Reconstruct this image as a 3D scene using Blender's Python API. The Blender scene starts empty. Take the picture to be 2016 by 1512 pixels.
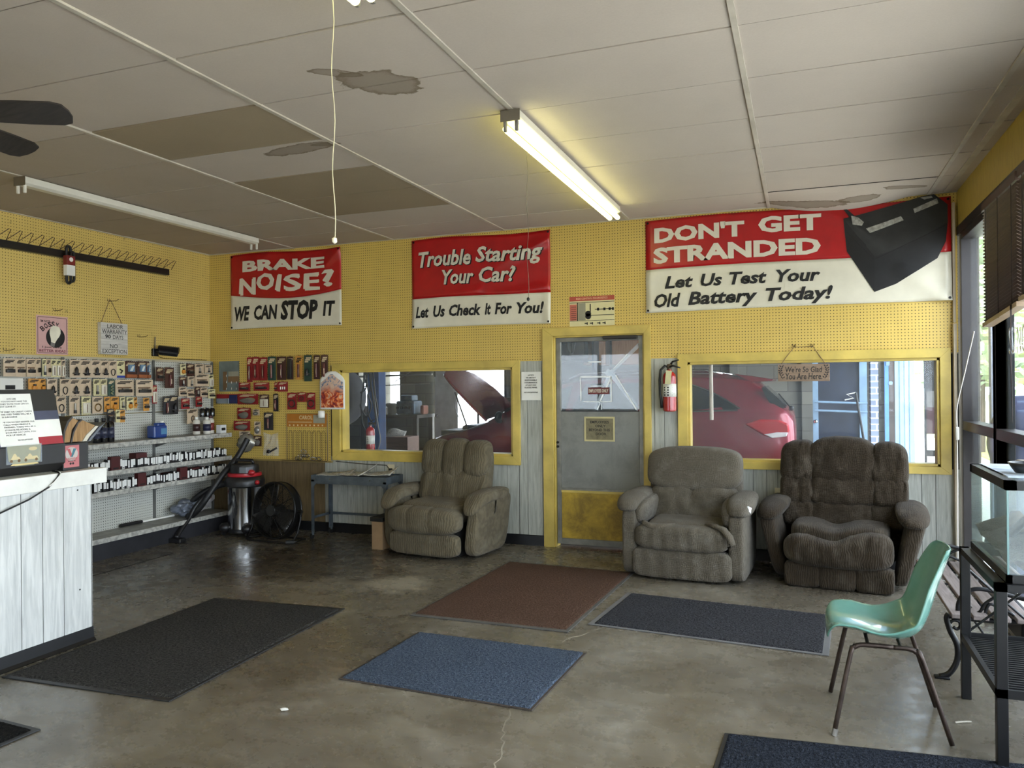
import bpy, bmesh, math, random
from math import sin, cos, pi, radians
from mathutils import Vector as V, Matrix, noise as mnoise
random.seed(7)
S = bpy.context.scene
COL = S.collection
# ---------------------------------------------------------------- camera
H = 1.535
cam = bpy.data.cameras.new('camera'); cam.sensor_width = 36; cam.lens = 36*1521.5/2016
cam.clip_start = .05; cam.clip_end = 200
co = bpy.data.objects.new('camera', cam); COL.objects.link(co)
yaw, pitch, roll = -.3586, .00165, -.00944
F = V((sin(yaw)*cos(pitch), cos(yaw)*cos(pitch), sin(pitch)))
R0 = V((cos(yaw), -sin(yaw), 0)); U0 = R0.cross(F)
RR = R0*cos(roll)+U0*sin(roll); UU = -R0*sin(roll)+U0*cos(roll)
mw = Matrix((RR, UU, -F)).transposed().to_4x4(); mw.translation = (0, 0, H)
co.matrix_world = mw
S.camera = co
# ---------------------------------------------------------------- colour management, world, daylight
S.view_settings.view_transform = 'Standard'; S.view_settings.look = 'None'
S.view_settings.gamma = 1; S.view_settings.use_curve_mapping = False
S.view_settings.exposure = 0.62
def lin(c):
    f = lambda x: x/12.92 if x <= .04045 else ((x+.055)/1.055)**2.4
    return tuple(f(x/255) for x in c[:3])+(1,)
w = bpy.data.worlds.new('sky'); S.world = w; w.use_nodes = True
wn = w.node_tree; bg = wn.nodes['Background']
bg.inputs[0].default_value = (.78, .89, 1.0, 1); bg.inputs[1].default_value = 7.2
def area(name, loc, rot, sx, sy, power, col=(1, 1, 1), portal=False):
    l = bpy.data.lights.new(name, 'AREA'); l.shape = 'RECTANGLE'; l.size = sx; l.size_y = sy
    l.energy = power; l.color = col
    if portal: l.cycles.is_portal = True
    o = bpy.data.objects.new(name, l); o.location = loc; o.rotation_euler = rot; COL.objects.link(o)
    return o
sl = bpy.data.lights.new('sun', 'SUN'); sl.energy = 7.0; sl.angle = .02; sl.color = (1, .95, .86)
so = bpy.data.objects.new('sun', sl); so.rotation_euler = (radians(12), radians(-38), 0); COL.objects.link(so)
XL, YB, XR, ZC, YF = -6.27, 7.0, 1.17, 3.04, -4.0
area('daylight_portal', (XR+.12, 1.45, 1.45), (0, pi/2, 0), 2.5, 10.9, 1, portal=True)
area('daylight_portal', (-4.55, YF-.12, 1.6), (pi/2, 0, 0), 2.3, 1.4, 1, portal=True)
# ---------------------------------------------------------------- materials
class NT:
    def __init__(s, name):
        s.m = bpy.data.materials.new(name); s.m.use_nodes = True; s.t = s.m.node_tree
        s.p = s.t.nodes['Principled BSDF']; s.out = s.t.nodes['Material Output']
    def n(s, typ, **k):
        q = s.t.nodes.new('ShaderNode'+typ)
        for a, b in k.items(): setattr(q, a, b)
        return q
    def l(s, a, b): s.t.links.new(a, b)
    def coord(s, scale=(1, 1, 1), kind='Object'):
        c = s.n('TexCoord'); m = s.n('Mapping'); m.inputs['Scale'].default_value = scale
        s.l(c.outputs[kind], m.inputs[0]); return m.outputs[0]
    def noise(s, vec, scale, detail=4, rough=.55, dist=0):
        q = s.n('TexNoise'); q.inputs['Scale'].default_value = scale; q.inputs['Detail'].default_value = detail
        q.inputs['Roughness'].default_value = rough; q.inputs['Distortion'].default_value = dist
        s.l(vec, q.inputs['Vector']); return q.outputs['Fac']
    def ramp(s, fac, stops):
        q = s.n('ValToRGB'); e = q.color_ramp.elements
        while len(e) < len(stops): e.new(.5)
        for i, (p, c) in enumerate(stops):
            e[i].position = p; e[i].color = c if len(c) == 4 else lin(c)
        s.l(fac, q.inputs[0]); return q.outputs[0]
    def mix(s, fac, a, b, typ='MIX'):
        q = s.n('Mix', data_type='RGBA', blend_type=typ)
        for v, i in ((fac, 0), (a, 6), (b, 7)):
            if hasattr(v, 'is_output'): s.l(v, q.inputs[i])
            elif i == 0: q.inputs[0].default_value = v
            else: q.inputs[i].default_value = v if len(v) == 4 else lin(v)
        return q.outputs[2]
    def math(s, op, a, b=0., c=0.):
        q = s.n('Math', operation=op)
        for i, v in enumerate((a, b, c)):
            if hasattr(v, 'is_output'): s.l(v, q.inputs[i])
            else: q.inputs[i].default_value = v
        return q.outputs[0]
    def bump(s, fac, strength=.3, dist=.01):
        q = s.n('Bump'); q.inputs['Strength'].default_value = strength; q.inputs['Distance'].default_value = dist
        s.l(fac, q.inputs['Height']); s.l(q.outputs[0], s.p.inputs['Normal'])
    def set(s, color=None, rough=None, metal=None, spec=None, coat=None):
        for v, k in ((color, 'Base Color'), (rough, 'Roughness'), (metal, 'Metallic'), (spec, 'Specular IOR Level'), (coat, 'Coat Weight')):
            if v is None: continue
            if hasattr(v, 'is_output'): s.l(v, s.p.inputs[k])
            elif k == 'Base Color': s.p.inputs[k].default_value = v if len(v) == 4 else lin(v)
            else: s.p.inputs[k].default_value = v
        return s
MC = {}
def mat(name, c, r=.5, m=0, var=.12, scale=6, bump=0, bscale=60, stretch=(1, 1, 1), coat=None, spec=None):
    """painted / plastic / cloth surface with a little mottling"""
    if name in MC: return MC[name]
    t = NT(name); v = t.coord(stretch)
    f = t.noise(v, scale)
    c0 = lin(c); d = tuple(x*(1-var*1.6) for x in c0[:3])+(1,); b = tuple(min(1, x*(1+var)) for x in c0[:3])+(1,)
    t.set(t.ramp(f, [(.3, d), (.7, b)]), r, m, spec, coat)
    if bump: t.bump(t.noise(v, bscale, 3), bump, .004)
    MC[name] = t.m; return t.m
def pegboard(name, c, ax, hole, hr=.13, dirt=.15):
    if name in MC: return MC[name]
    t = NT(name); v = t.coord()
    sp = t.n('SeparateXYZ'); t.l(v, sp.inputs[0])
    P = .0254
    fr = lambda o: t.math('SUBTRACT', t.math('FRACT', t.math('DIVIDE', t.math('ADD', o, 20.), P)), .5)
    a, b = fr(sp.outputs[ax]), fr(sp.outputs[2])
    d = t.math('SQRT', t.math('ADD', t.math('MULTIPLY', a, a), t.math('MULTIPLY', b, b)))
    k = t.math('LESS_THAN', d, hr)
    base = t.mix(t.noise(v, 1.6, 6, .65), tuple(x*(1-dirt) for x in c), c)
    base = t.mix(t.math('MULTIPLY', t.math('GREATER_THAN', t.noise(v, 14, 2), .73), .5), base, tuple(x*.6 for x in c))
    t.set(t.mix(k, base, hole), .45)
    MC[name] = t.m; return t.m
def wood(name, c1, c2, ax=2, r=.5, sc=1., knots=True, coat=None):
    """grain running along axis ax"""
    if name in MC: return MC[name]
    t = NT(name); st = [14*sc, 14*sc, 14*sc]; st[ax] = 1.1*sc
    v = t.coord(tuple(st))
    f = t.noise(v, 3, 6, .6, .6)
    g = t.noise(t.coord(), 2.2, 3)
    col = t.mix(t.math('MULTIPLY', g, .45), t.ramp(f, [(.32, c1), (.62, c2)]), tuple(x*.75 for x in c1))
    t.set(col, r, coat=coat); t.bump(f, .12, .002)
    MC[name] = t.m; return t.m
def fabric(name, c1, c2, cord=120, cross=0, wear=(150, 146, 134), amt=.35):
    if name in MC: return MC[name]
    t = NT(name); v = t.coord()
    sp = t.n('SeparateXYZ'); t.l(v, sp.inputs[0])
    wob = t.math('MULTIPLY', t.noise(v, 9, 2), .06)
    a = t.math('SINE', t.math('MULTIPLY', t.math('ADD', sp.outputs[0], wob), cord*2))
    if cross:
        b = t.math('SINE', t.math('MULTIPLY', t.math('ADD', t.math('ADD', sp.outputs[2], sp.outputs[1]), wob), cross*2))
        a = t.math('ADD', t.math('MULTIPLY', a, .6), t.math('MULTIPLY', b, .5))
    a = t.math('ADD', t.math('MULTIPLY', a, .5), .5)
    big = t.noise(v, 3.2, 5, .6)
    fine = t.noise(t.coord((60, 60, 12)), 4, 3)
    col = t.mix(big, c1, c2)
    col = t.mix(t.math('MULTIPLY', t.math('SUBTRACT', 1., a), .38), col, tuple(x*.5 for x in c1))
    wr = t.math('MULTIPLY', t.ramp(t.noise(v, 5, 6, .7), [(.5, (0, 0, 0, 1)), (.72, (1, 1, 1, 1))]), amt)
    col = t.mix(wr, col, wear)
    t.set(t.mix(t.math('MULTIPLY', fine, .4), col, tuple(x*.7 for x in c1)), .95, spec=.15)
    t.p.inputs['Sheen Weight'].default_value = .08
    t.bump(t.math('ADD', t.math('MULTIPLY', a, .6), fine), .8, .005)
    MC[name] = t.m; return t.m
def glass(name, haze=.04, tint=(1, 1, 1), hazecol=(.8, .9, 1), rough=.02):
    if name in MC: return MC[name]
    t = NT(name); t.t.nodes.remove(t.p)
    tr = t.n('BsdfTransparent'); tr.inputs[0].default_value = tint+(1,)
    gl = t.n('BsdfGlossy'); gl.inputs['Roughness'].default_value = rough
    lw = t.n('LayerWeight'); lw.inputs[0].default_value = .5
    fac = t.math('ADD', t.math('MULTIPLY', t.math('POWER', lw.outputs['Facing'], 5.), .6), .025)
    m1 = t.n('MixShader'); t.l(fac, m1.inputs[0]); t.l(tr.outputs[0], m1.inputs[1]); t.l(gl.outputs[0], m1.inputs[2])
    df = t.n('BsdfDiffuse'); df.inputs[0].default_value = hazecol+(1,)
    v = t.coord()
    f = t.math('MULTIPLY', t.ramp(t.noise(v, 5, 8, .75, .5), [(.35, (.5, .5, .5, 1)), (.75, (1, 1, 1, 1))]), haze*1.5)
    m2 = t.n('MixShader'); t.l(f, m2.inputs[0]); t.l(m1.outputs[0], m2.inputs[1]); t.l(df.outputs[0], m2.inputs[2])
    t.l(m2.outputs[0], t.out.inputs[0])
    MC[name] = t.m; return t.m
def glow(name, c, s):
    t = NT(name); t.set((255, 255, 255), .4)
    t.p.inputs['Emission Color'].default_value = tuple(c)+(1,); t.p.inputs['Emission Strength'].default_value = s
    return t.m
# ---------------------------------------------------------------- mesh builder
class MB:
    def __init__(s): s.bm = bmesh.new(); s.mats = []; s.k = 0
    def use(s, m):
        if m not in s.mats: s.mats.append(m)
        s.k = s.mats.index(m); return s
    def face(s, vs):
        try: f = s.bm.faces.new(vs)
        except ValueError: return None
        f.material_index = s.k; return f
    def quad(s, *ps): return s.face([s.bm.verts.new(p) for p in ps])
    def box(s, x0, x1, y0, y1, z0, z1, bev=0, M=None, seg=2):
        b2 = bmesh.new()
        vs = [b2.verts.new((x, y, z)) for z in (z0, z1) for y in (y0, y1) for x in (x0, x1)]
        for q in ((0, 2, 3, 1), (4, 5, 7, 6), (0, 1, 5, 4), (2, 6, 7, 3), (0, 4, 6, 2), (1, 3, 7, 5)): b2.faces.new([vs[i] for i in q])
        if bev: bmesh.ops.bevel(b2, geom=b2.edges[:]+b2.verts[:], offset=bev, segments=seg, profile=.5, affect='EDGES')
        if M is not None: b2.transform(M)
        s.add(b2); return s
    def add(s, b2, M=None):
        if M is not None: b2.transform(M)
        mp = {}
        for v in b2.verts: mp[v] = s.bm.verts.new(v.co)
        for f in b2.faces: s.face([mp[v] for v in f.verts])
        b2.free()
    def tube(s, pts, r, seg=8, closed=False, caps=True, flat=1.):
        pts = [V(p) for p in pts]; n = len(pts); rs = r if isinstance(r, (list, tuple)) else [r]*n
        rings = []; up = None
        for i in range(n):
            if closed: t = pts[(i+1) % n]-pts[i-1]
            else: t = pts[min(i+1, n-1)]-pts[max(i-1, 0)]
            t = t.normalized() if t.length > 1e-9 else V((0, 0, 1))
            if up is None:
                up = V((0, 0, 1)) if abs(t.z) < .9 else V((1, 0, 0))
            a = t.cross(up)
            if a.length < 1e-6: a = t.cross(V((0, 1, 0)))
            a.normalize(); b = a.cross(t).normalized(); up = b
            rings.append([s.bm.verts.new(pts[i]+(a*cos(2*pi*j/seg)*flat+b*sin(2*pi*j/seg))*rs[i]) for j in range(seg)])
        m = n if closed else n-1
        for i in range(m):
            A, B = rings[i], rings[(i+1) % n]
            for j in range(seg): s.face([A[j], A[(j+1) % seg], B[(j+1) % seg], B[j]])
        if caps and not closed: s.face(rings[0][::-1]); s.face(rings[-1])
        return s
    def rod(s, a, b, r, seg=10): return s.tube([a, b], r, seg)
    def lathe(s, prof, c=(0, 0, 0), seg=24, M=None, sx=1., sy=1.):
        """prof: [(radius, z)] bottom to top"""
        b2 = bmesh.new(); rings = []
        for r, z in prof:
            if r < 1e-6: rings.append([b2.verts.new((c[0], c[1], c[2]+z))])
            else: rings.append([b2.verts.new((c[0]+r*sx*cos(2*pi*j/seg), c[1]+r*sy*sin(2*pi*j/seg), c[2]+z)) for j in range(seg)])
        for A, B in zip(rings, rings[1:]):
            for j in range(seg):
                k = (j+1) % seg
                if len(A) == 1 and len(B) > 1: b2.faces.new([A[0], B[k], B[j]])
                elif len(B) == 1 and len(A) > 1: b2.faces.new([A[j], A[k], B[0]])
                elif len(A) > 1: b2.faces.new([A[j], A[k], B[k], B[j]])
        if len(rings[0]) > 1: b2.faces.new(rings[0][::-1])
        if len(rings[-1]) > 1: b2.faces.new(rings[-1])
        s.add(b2, M); return s
    def prism(s, pts, ax, d0, d1):
        """polygon pts in the two other axes, extruded along ax"""
        def P(p, d):
            q = list(p); q.insert(ax, d); return q
        A = [s.bm.verts.new(P(p, d0)) for p in pts]; B = [s.bm.verts.new(P(p, d1)) for p in pts]
        n = len(pts); s.face(A); s.face(B[::-1])
        for i in range(n): s.face([A[i], B[i], B[(i+1) % n], A[(i+1) % n]])
        return s
    def grid(s, fn, nu, nv, loop=False):
        g = [[s.bm.verts.new(fn(i/nu, j/nv)) for j in range(nv+1)] for i in range(nu if loop else nu+1)]
        m = nu
        for i in range(m):
            for j in range(nv): s.face([g[i][j], g[(i+1) % len(g)][j], g[(i+1) % len(g)][j+1], g[i][j+1]])
        return s
    def ball(s, c, r, sub=2, sc=(1, 1, 1), jit=0., M=None):
        b2 = bmesh.new(); bmesh.ops.create_icosphere(b2, subdivisions=sub, radius=1)
        for v in b2.verts:
            k = 1+jit*mnoise.noise(v.co*2.1+V(c)*3.7)
            v.co = V((v.co.x*sc[0]*r*k, v.co.y*sc[1]*r*k, v.co.z*sc[2]*r*k))
        if M is not None: b2.transform(M)
        b2.transform(Matrix.Translation(c)); s.add(b2); return s
    def build(s, name, m=None, parent=None, smooth=False, bevel=0, sub=0, solid=0, auto=None, kind=None, fix=True):
        if fix: bmesh.ops.recalc_face_normals(s.bm, faces=s.bm.faces[:])
        me = bpy.data.meshes.new(name); s.bm.to_mesh(me); s.bm.free()
        for x in ([m] if m else s.mats): me.materials.append(x)
        if m:
            for p in me.polygons: p.material_index = 0
        if smooth:
            for p in me.polygons: p.use_smooth = True
        o = bpy.data.objects.new(name, me); COL.objects.link(o)
        if parent: o.parent = parent
        if solid:
            q = o.modifiers.new('solid', 'SOLIDIFY'); q.thickness = abs(solid); q.offset = 0 if solid > 0 else -1
        if bevel:
            q = o.modifiers.new('bevel', 'BEVEL'); q.width = bevel; q.segments = 2; q.limit_method = 'ANGLE'; q.angle_limit = radians(40)
        if sub:
            q = o.modifiers.new('sub', 'SUBSURF'); q.levels = sub; q.render_levels = sub
        if auto:
            try: me.shade_auto_smooth = True
            except Exception: pass
            for p in me.polygons: p.use_smooth = True
            for e in me.edges: pass
            me.set_sharp_from_angle(angle=radians(auto))
        if kind: o['kind'] = kind
        return o
def struct(mb, name, m=None, **k): return mb.build(name, m, kind='structure', **k)
def tag(o, label, cat, group=None, kind=None):
    o['label'] = label; o['category'] = cat
    if group: o['group'] = group
    if kind: o['kind'] = kind
    return o
def thing(name, label, cat, loc=(0, 0, 0), rz=0, group=None, rot=None):
    o = bpy.data.objects.new(name, None); COL.objects.link(o); o.location = loc
    o.rotation_euler = rot if rot else (0, 0, rz); o.empty_display_size = .1
    return tag(o, label, cat, group)
def copy_tree(o, loc, rz=None, label=None, group=None, parent=None):
    c = o.copy(); COL.objects.link(c)
    if parent is not None: c.parent = parent
    else:
        c.location = loc
        if rz is not None: c.rotation_euler = (0, 0, rz)
        if label: c['label'] = label
        if group: c['group'] = group
    for ch in o.children: copy_tree(ch, None, parent=c)
    return c
# ---------------------------------------------------------------- lettering
def text_bm(s, off=0., shear=0., align='CENTER', line=1., res=2, space=1.):
    cu = bpy.data.curves.new('t', 'FONT'); cu.body = s; cu.offset = off; cu.shear = shear
    cu.align_x = align; cu.resolution_u = res; cu.space_line = line; cu.fill_mode = 'FRONT'; cu.space_character = space
    o = bpy.data.objects.new('t', cu); COL.objects.link(o)
    dg = bpy.context.evaluated_depsgraph_get(); dg.update()
    me = bpy.data.meshes.new_from_object(o.evaluated_get(dg))
    bm = bmesh.new(); bm.from_mesh(me)
    bpy.data.objects.remove(o); bpy.data.curves.remove(cu); bpy.data.meshes.remove(me)
    return bm
def letters(mb, s, x0, x1, z0, z1, y=0., off=0., shear=0., align='CENTER', line=1., fn=None, res=2, rot=0., space=1.):
    """fit text s into the x/z rectangle, facing -y"""
    bm = text_bm(s, off, shear, align, line, res, space)
    xs = [v.co.x for v in bm.verts]; ys = [v.co.y for v in bm.verts]
    a, b, c, d = min(xs), max(xs), min(ys), max(ys)
    cx, cz = (x0+x1)/2, (z0+z1)/2
    for v in bm.verts:
        x = x0+(v.co.x-a)/(b-a)*(x1-x0); z = z0+(v.co.y-c)/max(d-c, 1e-6)*(z1-z0)
        if rot:
            dx, dz = x-cx, z-cz; x, z = cx+dx*cos(rot)-dz*sin(rot), cz+dx*sin(rot)+dz*cos(rot)
        v.co = (x, y, z)
    if fn:
        for _ in range(3):          # long strokes follow the folds of what they are printed on
            L = [e for e in bm.edges if e.calc_length() > .035]
            if not L: break
            bmesh.ops.subdivide_edges(bm, edges=L, cuts=1); bmesh.ops.triangulate(bm, faces=bm.faces[:])
        for v in bm.verts: v.co = fn(v.co.copy())
    mb.add(bm); return mb
# ---------------------------------------------------------------- setting
m_peg_b = pegboard('yellow pegboard back', (222, 190, 98), 0, (60, 46, 10), .16)
m_peg_l = pegboard('yellow pegboard side', (228, 198, 112), 1, (84, 62, 16), .16)
m_peg_w = pegboard('white pegboard', (208, 208, 198), 1, (40, 40, 38), .17)
m_dark = mat('dark gap', (16, 15, 14), .8)
m_ypaint = mat('yellow gloss paint', (198, 173, 86), .4, var=.18, scale=4, bump=.15, bscale=40)
m_plank = wood('whitewashed panelling', (150, 152, 142), (190, 190, 180), 2, .55)
m_plankbr = wood('bare pine panelling', (92, 76, 50), (126, 106, 74), 2, .6)
m_base = mat('black vinyl base', (20, 20, 22), .35)
m_frame = mat('bronze aluminium', (42, 38, 38), .4, .3)
m_bulk = mat('plaster', (150, 146, 136), .8)
def floor_mat():
    t = NT('polished concrete'); v = t.coord()
    a = t.noise(v, .9, 8, .62, .8); b = t.noise(t.coord((1, 2.2, 1)), 3.2, 8, .7, 1.2); c = t.noise(v, 45, 4, .7)
    col = t.ramp(a, [(.3, (70, 64, 55)), (.5, (104, 97, 85)), (.68, (134, 128, 117))])
    col = t.mix(t.math('MULTIPLY', t.ramp(b, [(.42, (0, 0, 0, 1)), (.68, (1, 1, 1, 1))]), .6), col, (58, 46, 30))
    col = t.mix(t.math('MULTIPLY', c, .35), col, (128, 122, 110))
    # worn bare patch and fine white scuffs
    sp = t.n('SeparateXYZ'); t.l(v, sp.inputs[0])
    def blob(x, y, sx, sy, am=.5):
        dx = t.math('DIVIDE', t.math('SUBTRACT', sp.outputs[0], x), sx); dy = t.math('DIVIDE', t.math('SUBTRACT', sp.outputs[1], y), sy)
        d = t.math('ADD', t.math('MULTIPLY', dx, dx), t.math('MULTIPLY', dy, dy))
        d = t.math('ADD', d, t.math('MULTIPLY', t.math('SUBTRACT', t.noise(v, 8, 5, .7), .5), 3.2))
        return t.math('MULTIPLY', t.ramp(d, [(.25, (1, 1, 1, 1)), (.9, (0, 0, 0, 1))]), am)
    for x, y, sx, sy, am in ((-2.95, 5.32, .30, .30, .6), (-3.9, 5.6, .5, .16, .25), (-3.5, 6.0, .3, .12, .25)):
        col = t.mix(blob(x, y, sx, sy, am), col, (176, 168, 150))
    for x, y, sx, sy, am in ((-4.3, 5.6, 1.3, .7, .75), (-3.9, 6.3, 1.1, .5, .7), (-5.0, 4.9, .8, .9, .5), (-2.6, 3.9, .5, .9, .4)):
        col = t.mix(blob(x, y, sx, sy, am), col, (44, 36, 26))
    t.set(col, t.ramp(t.noise(v, 6, 5, .7), [(.3, (.16,)*3+(1,)), (.75, (.42,)*3+(1,))]), spec=.5)
    t.bump(t.noise(v, 30, 3), .05, .002)
    return t.m
fl = MB().box(XL-.1, XR+.1, YF, YB+.1, -.1, 0)
struct(fl, 'floor', floor_mat())
# floor cracks
cr = MB().use(mat('crack grey', (150, 142, 126), .8))
def crack(pts, wd):
    for i in range(len(pts)-1):
        (xa, ya), (xb, yb) = pts[i], pts[i+1]; d = V((yb-ya, xa-xb, 0)).normalized()*wd*random.uniform(.4, 1)
        n = V((0, 0, .0012))
        cr.quad(V((xa, ya, 0))+n-d, V((xb, yb, 0))+n-d, V((xb, yb, 0))+n+d, V((xa, ya, 0))+n+d)
def wander(a, b, n, j):
    return [(a[0]+(b[0]-a[0])*i/n+random.uniform(-j, j), a[1]+(b[1]-a[1])*i/n+random.uniform(-j, j)) for i in range(n+1)]
crack(wander((-1.30, 3.42), (-1.13, 2.75), 16, .015), .004)
crack(wander((-1.36, 4.42), (-1.26, 4.62), 6, .01), .006)
crack(wander((-1.15, 4.85), (-1.25, 4.62), 6, .01), .004)
cr.use(mat('dark floor joint', (24, 22, 20), .9)); crack([(-5.47, 4.2), (-5.475, 4.74), (-5.48, 5.2), (-5.49, 5.62)], .012)
struct(cr, 'floor_cracks')
# ceiling: lay-in tiles on white runners
CX0, RY0 = -1.469, 2.777
def tile_mat(name, c, stain=False):
    t = NT(name); v = t.coord()
    f = t.noise(v, 1.3, 6, .65); g = t.noise(v, 90, 3, .7)
    col = t.mix(f, tuple(x*.90 for x in c), c)
    col = t.mix(t.math('MULTIPLY', g, .25), col, tuple(x*.72 for x in c))
    if stain:
        sp = t.n('SeparateXYZ'); t.l(v, sp.inputs[0]); nz = t.noise(v, 9, 6, .65)
        for x, y, sx, sy, rot in ((-1.95, 3.36, .19, .17, .3), (-2.08, 3.18, .12, .05, .6), (-2.97, 4.11, .30, .08, -.1), (-2.75, 4.09, .1, .03, .1), (.05, 6.80, .35, .10, 0), (.45, 6.74, .16, .09, 0), (.75, 6.62, .16, .05, .5)):
            dx = t.math('SUBTRACT', sp.outputs[0], x); dy = t.math('SUBTRACT', sp.outputs[1], y)
            if rot: dy = t.math('SUBTRACT', dy, t.math('MULTIPLY', dx, rot))
            dx = t.math('DIVIDE', dx, sx); dy = t.math('DIVIDE', dy, sy)
            d = t.math('SQRT', t.math('ADD', t.math('MULTIPLY', dx, dx), t.math('MULTIPLY', dy, dy)))
            d = t.math('ADD', d, t.math('MULTIPLY', t.math('SUBTRACT', nz, .5), 1.1))
            k = t.ramp(d, [(.0, (.55,)*3+(1,)), (.72, (.6,)*3+(1,)), (.94, (.9,)*3+(1,)), (1., (0, 0, 0, 1))])
            col = t.mix(k, col, (112, 98, 80))
    t.set(col, .9, spec=.1); t.bump(g, .25, .002); return t.m
tm = [tile_mat('ceiling tile', (202, 190, 177), True), tile_mat('ceiling tile warm', (192, 179, 162)), tile_mat('ceiling tile brown', (166, 150, 126))]
ce = MB(); ce.use(m_dark).box(XL-.1, XR+.1, YF, YB+.1, ZC+.03, ZC+.08)
brown = {(-2, 1), (-2, 3), (-2, 4)}
for c in range(-4, 3):
    for r in range(-12, 7):
        x0, x1 = CX0+c*1.2192+.006, CX0+(c+1)*1.2192-.006; y0, y1 = RY0+r*.6096+.006, RY0+(r+1)*.6096-.006
        x0, x1 = max(x0, XL), min(x1, XR); y0, y1 = max(y0, YF), min(y1, YB)
        if x1-x0 < .05 or y1-y0 < .05: continue
        k = 2 if (c, r) in brown else (1 if (c <= -3 and r >= 1) else 0)
        ce.use(tm[k]); z = ZC+random.uniform(0, .006)
        if (c, r) == (1, 6):     # the sagging tile over the long banner
            def sag(u, v, x0=x0, x1=x1, y0=y0, y1=y1):
                return V((x0+(x1-x0)*u, y0+(y1-y0)*v, ZC-.075*sin(pi*min(1, u*1.1))*v**.6*(1 if u < .95 else .3)))
            ce.grid(sag, 16, 6)
        else: ce.box(x0, x1, y0, y1, z, z+.015)
struct(ce, 'ceiling')
tr = MB().use(mat('runner enamel', (186, 178, 164), .45))
for c in range(-4, 4):
    x = CX0+c*1.2192
    if XL < x < XR: tr.box(x-.013, x+.013, YF, YB-.001, ZC-.006, ZC+.02)
tr.box(XL, XL+.022, YF, YB, ZC-.004, ZC+.01).box(XL, XR, YB-.022, YB, ZC-.004, ZC+.01).box(XR-.10, XR-.06, YF, YB, ZC-.004, ZC+.01)
struct(tr, 'trim_1')
# left wall
wl = MB().use(m_bulk).box(XL-.12, XL-.006, YF, YB, 0, ZC); wl.use(m_peg_l)
for y0, y1 in ((YF, -.6), (-.6, 1.84), (1.84, 4.28), (4.28, 6.72), (6.72, YB)): wl.box(XL-.006, XL, y0+.001, y1-.001, 0, ZC)
struct(wl, 'wall_left')
# back wall, its openings: window 1, door, window 2
W1 = (-4.55, -2.612, .85, 1.707); DR = (-2.20, -1.337, 0, 1.995); W2 = (-.95, 1.035, .85, 1.725)
wb = MB().use(m_bulk)
zs = 3.2
def wallbox(y0, y1, x0, x1, z0, z1, mb):
    """wall slab with the openings left out"""
    xs = [x0]
    for o in (W1, DR, W2):
        a, b = max(o[0], x0), min(o[1], x1)
        if b <= a: continue
        if a > xs[-1]: mb.box(xs[-1], a, y0, y1, z0, z1)
        if o[2] > z0: mb.box(a, b, y0, y1, z0, min(o[2], z1))
        if o[3] < z1: mb.box(a, b, y0, y1, max(o[3], z0), z1)
        xs.append(b)
    if xs[-1] < x1: mb.box(xs[-1], x1, y0, y1, z0, z1)
wallbox(YB+.012, YB+.13, XL-.1, XR+.02, 0, zs, wb)
PB = 1.765
wb.use(m_peg_b)
for x0, x1 in ((XL, -5.815), (-5.815, -4.68)): wb.box(x0+.001, x1-.001, YB, YB+.006, .745, ZC)
for x0, x1 in ((-4.68, -2.225), (-2.225, -1.03), (-1.03, XR)): wallbox(YB, YB+.006, x0+.001, x1-.001, PB, ZC, wb)
wb.use(m_dark); wallbox(YB+.010, YB+.0119, XL, XR, .0, .72, wb); wallbox(YB+.010, YB+.0119, -4.68, XR, .05, PB-.01, wb)
wb.use(m_plankbr); x = XL; i = 0
wp = [.16, .12, .09, .15, .11, .09, .14, .1]
while x < -4.76:
    d = wp[i % 8]; wb.box(x+.001, min(x+d, -4.76)-.001, YB+.003, YB+.012, .1, .742); x += d; i += 1
wb.use(m_plank); x = -4.76; i = 0
while x < XR:
    d = wp[i % 8]; b = min(x+d, XR)
    # planks stop at the window and door frames
    for ra, rb, z1 in ((-4.76, -2.56, .80), (-2.555, -2.25, PB+.01), (-1.30, -1.03, PB+.01), (-1.025, XR, .83)):
        p, q = max(x+.002, ra), min(b-.002, rb)
        if q-p > .005: wb.box(p, q, YB+.002, YB+.012, .1, z1)
    x = b; i += 1
struct(wb, 'wall_back')
bb = MB().use(m_base)
for x0, x1 in ((-5.8, -2.303), (-1.27, XR-.05)): bb.box(x0, x1, YB-.006, YB+.004, 0, .095)
struct(bb, 'baseboard_back')
# ledge below the pegboard in the corner
struct(MB().box(XL, -4.66, YB-.03, YB+.004, .735, .752), 'trim_2', mat('old varnish', (150, 128, 72), .5))
# right wall: header, sill, bronze window frames
XG = XR+.06
wr = MB().use(mat('yellow corrugated header', (176, 152, 66), .55, stretch=(1, 40, 3), scale=3, bump=.3, bscale=4)).box(XR, XR+.2, YF, YB+.13, 2.76, zs)
wr.use(m_frame).box(XR-.005, XR+.2, YF, YB+.13, 2.69, 2.76).use(m_bulk).box(XR, XR+.2, YF, YB+.13, -.1, .02)
struct(wr, 'wall_right')
def rwin(n, y0, y1, panes, post=True):
    f = MB().use(m_frame)
    f.box(XR, XR+.11, y0-.035, y0+.035, .02, 2.69).box(XR, XR+.11, y1-.035, y1+.035, .02, 2.69)
    f.box(XR+.002, XR+.108, y0, y1, .02, .13).box(XR+.002, XR+.108, y0, y1, 1.155, 1.225).box(XR+.002, XR+.108, y0, y1, 2.64, 2.69)
    fo = struct(f, 'window_%d' % n, bevel=.003)
    g = MB().box(XG, XG+.006, y0+.03, y1-.03, .12, 1.16).box(XG, XG+.006, y0+.03, y1-.03, 1.22, 2.65)
    struct(g, 'window_glass', glass('shopfront glass', .05), parent=fo)
rwin(3, 5.80, 6.90, 2)
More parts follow.
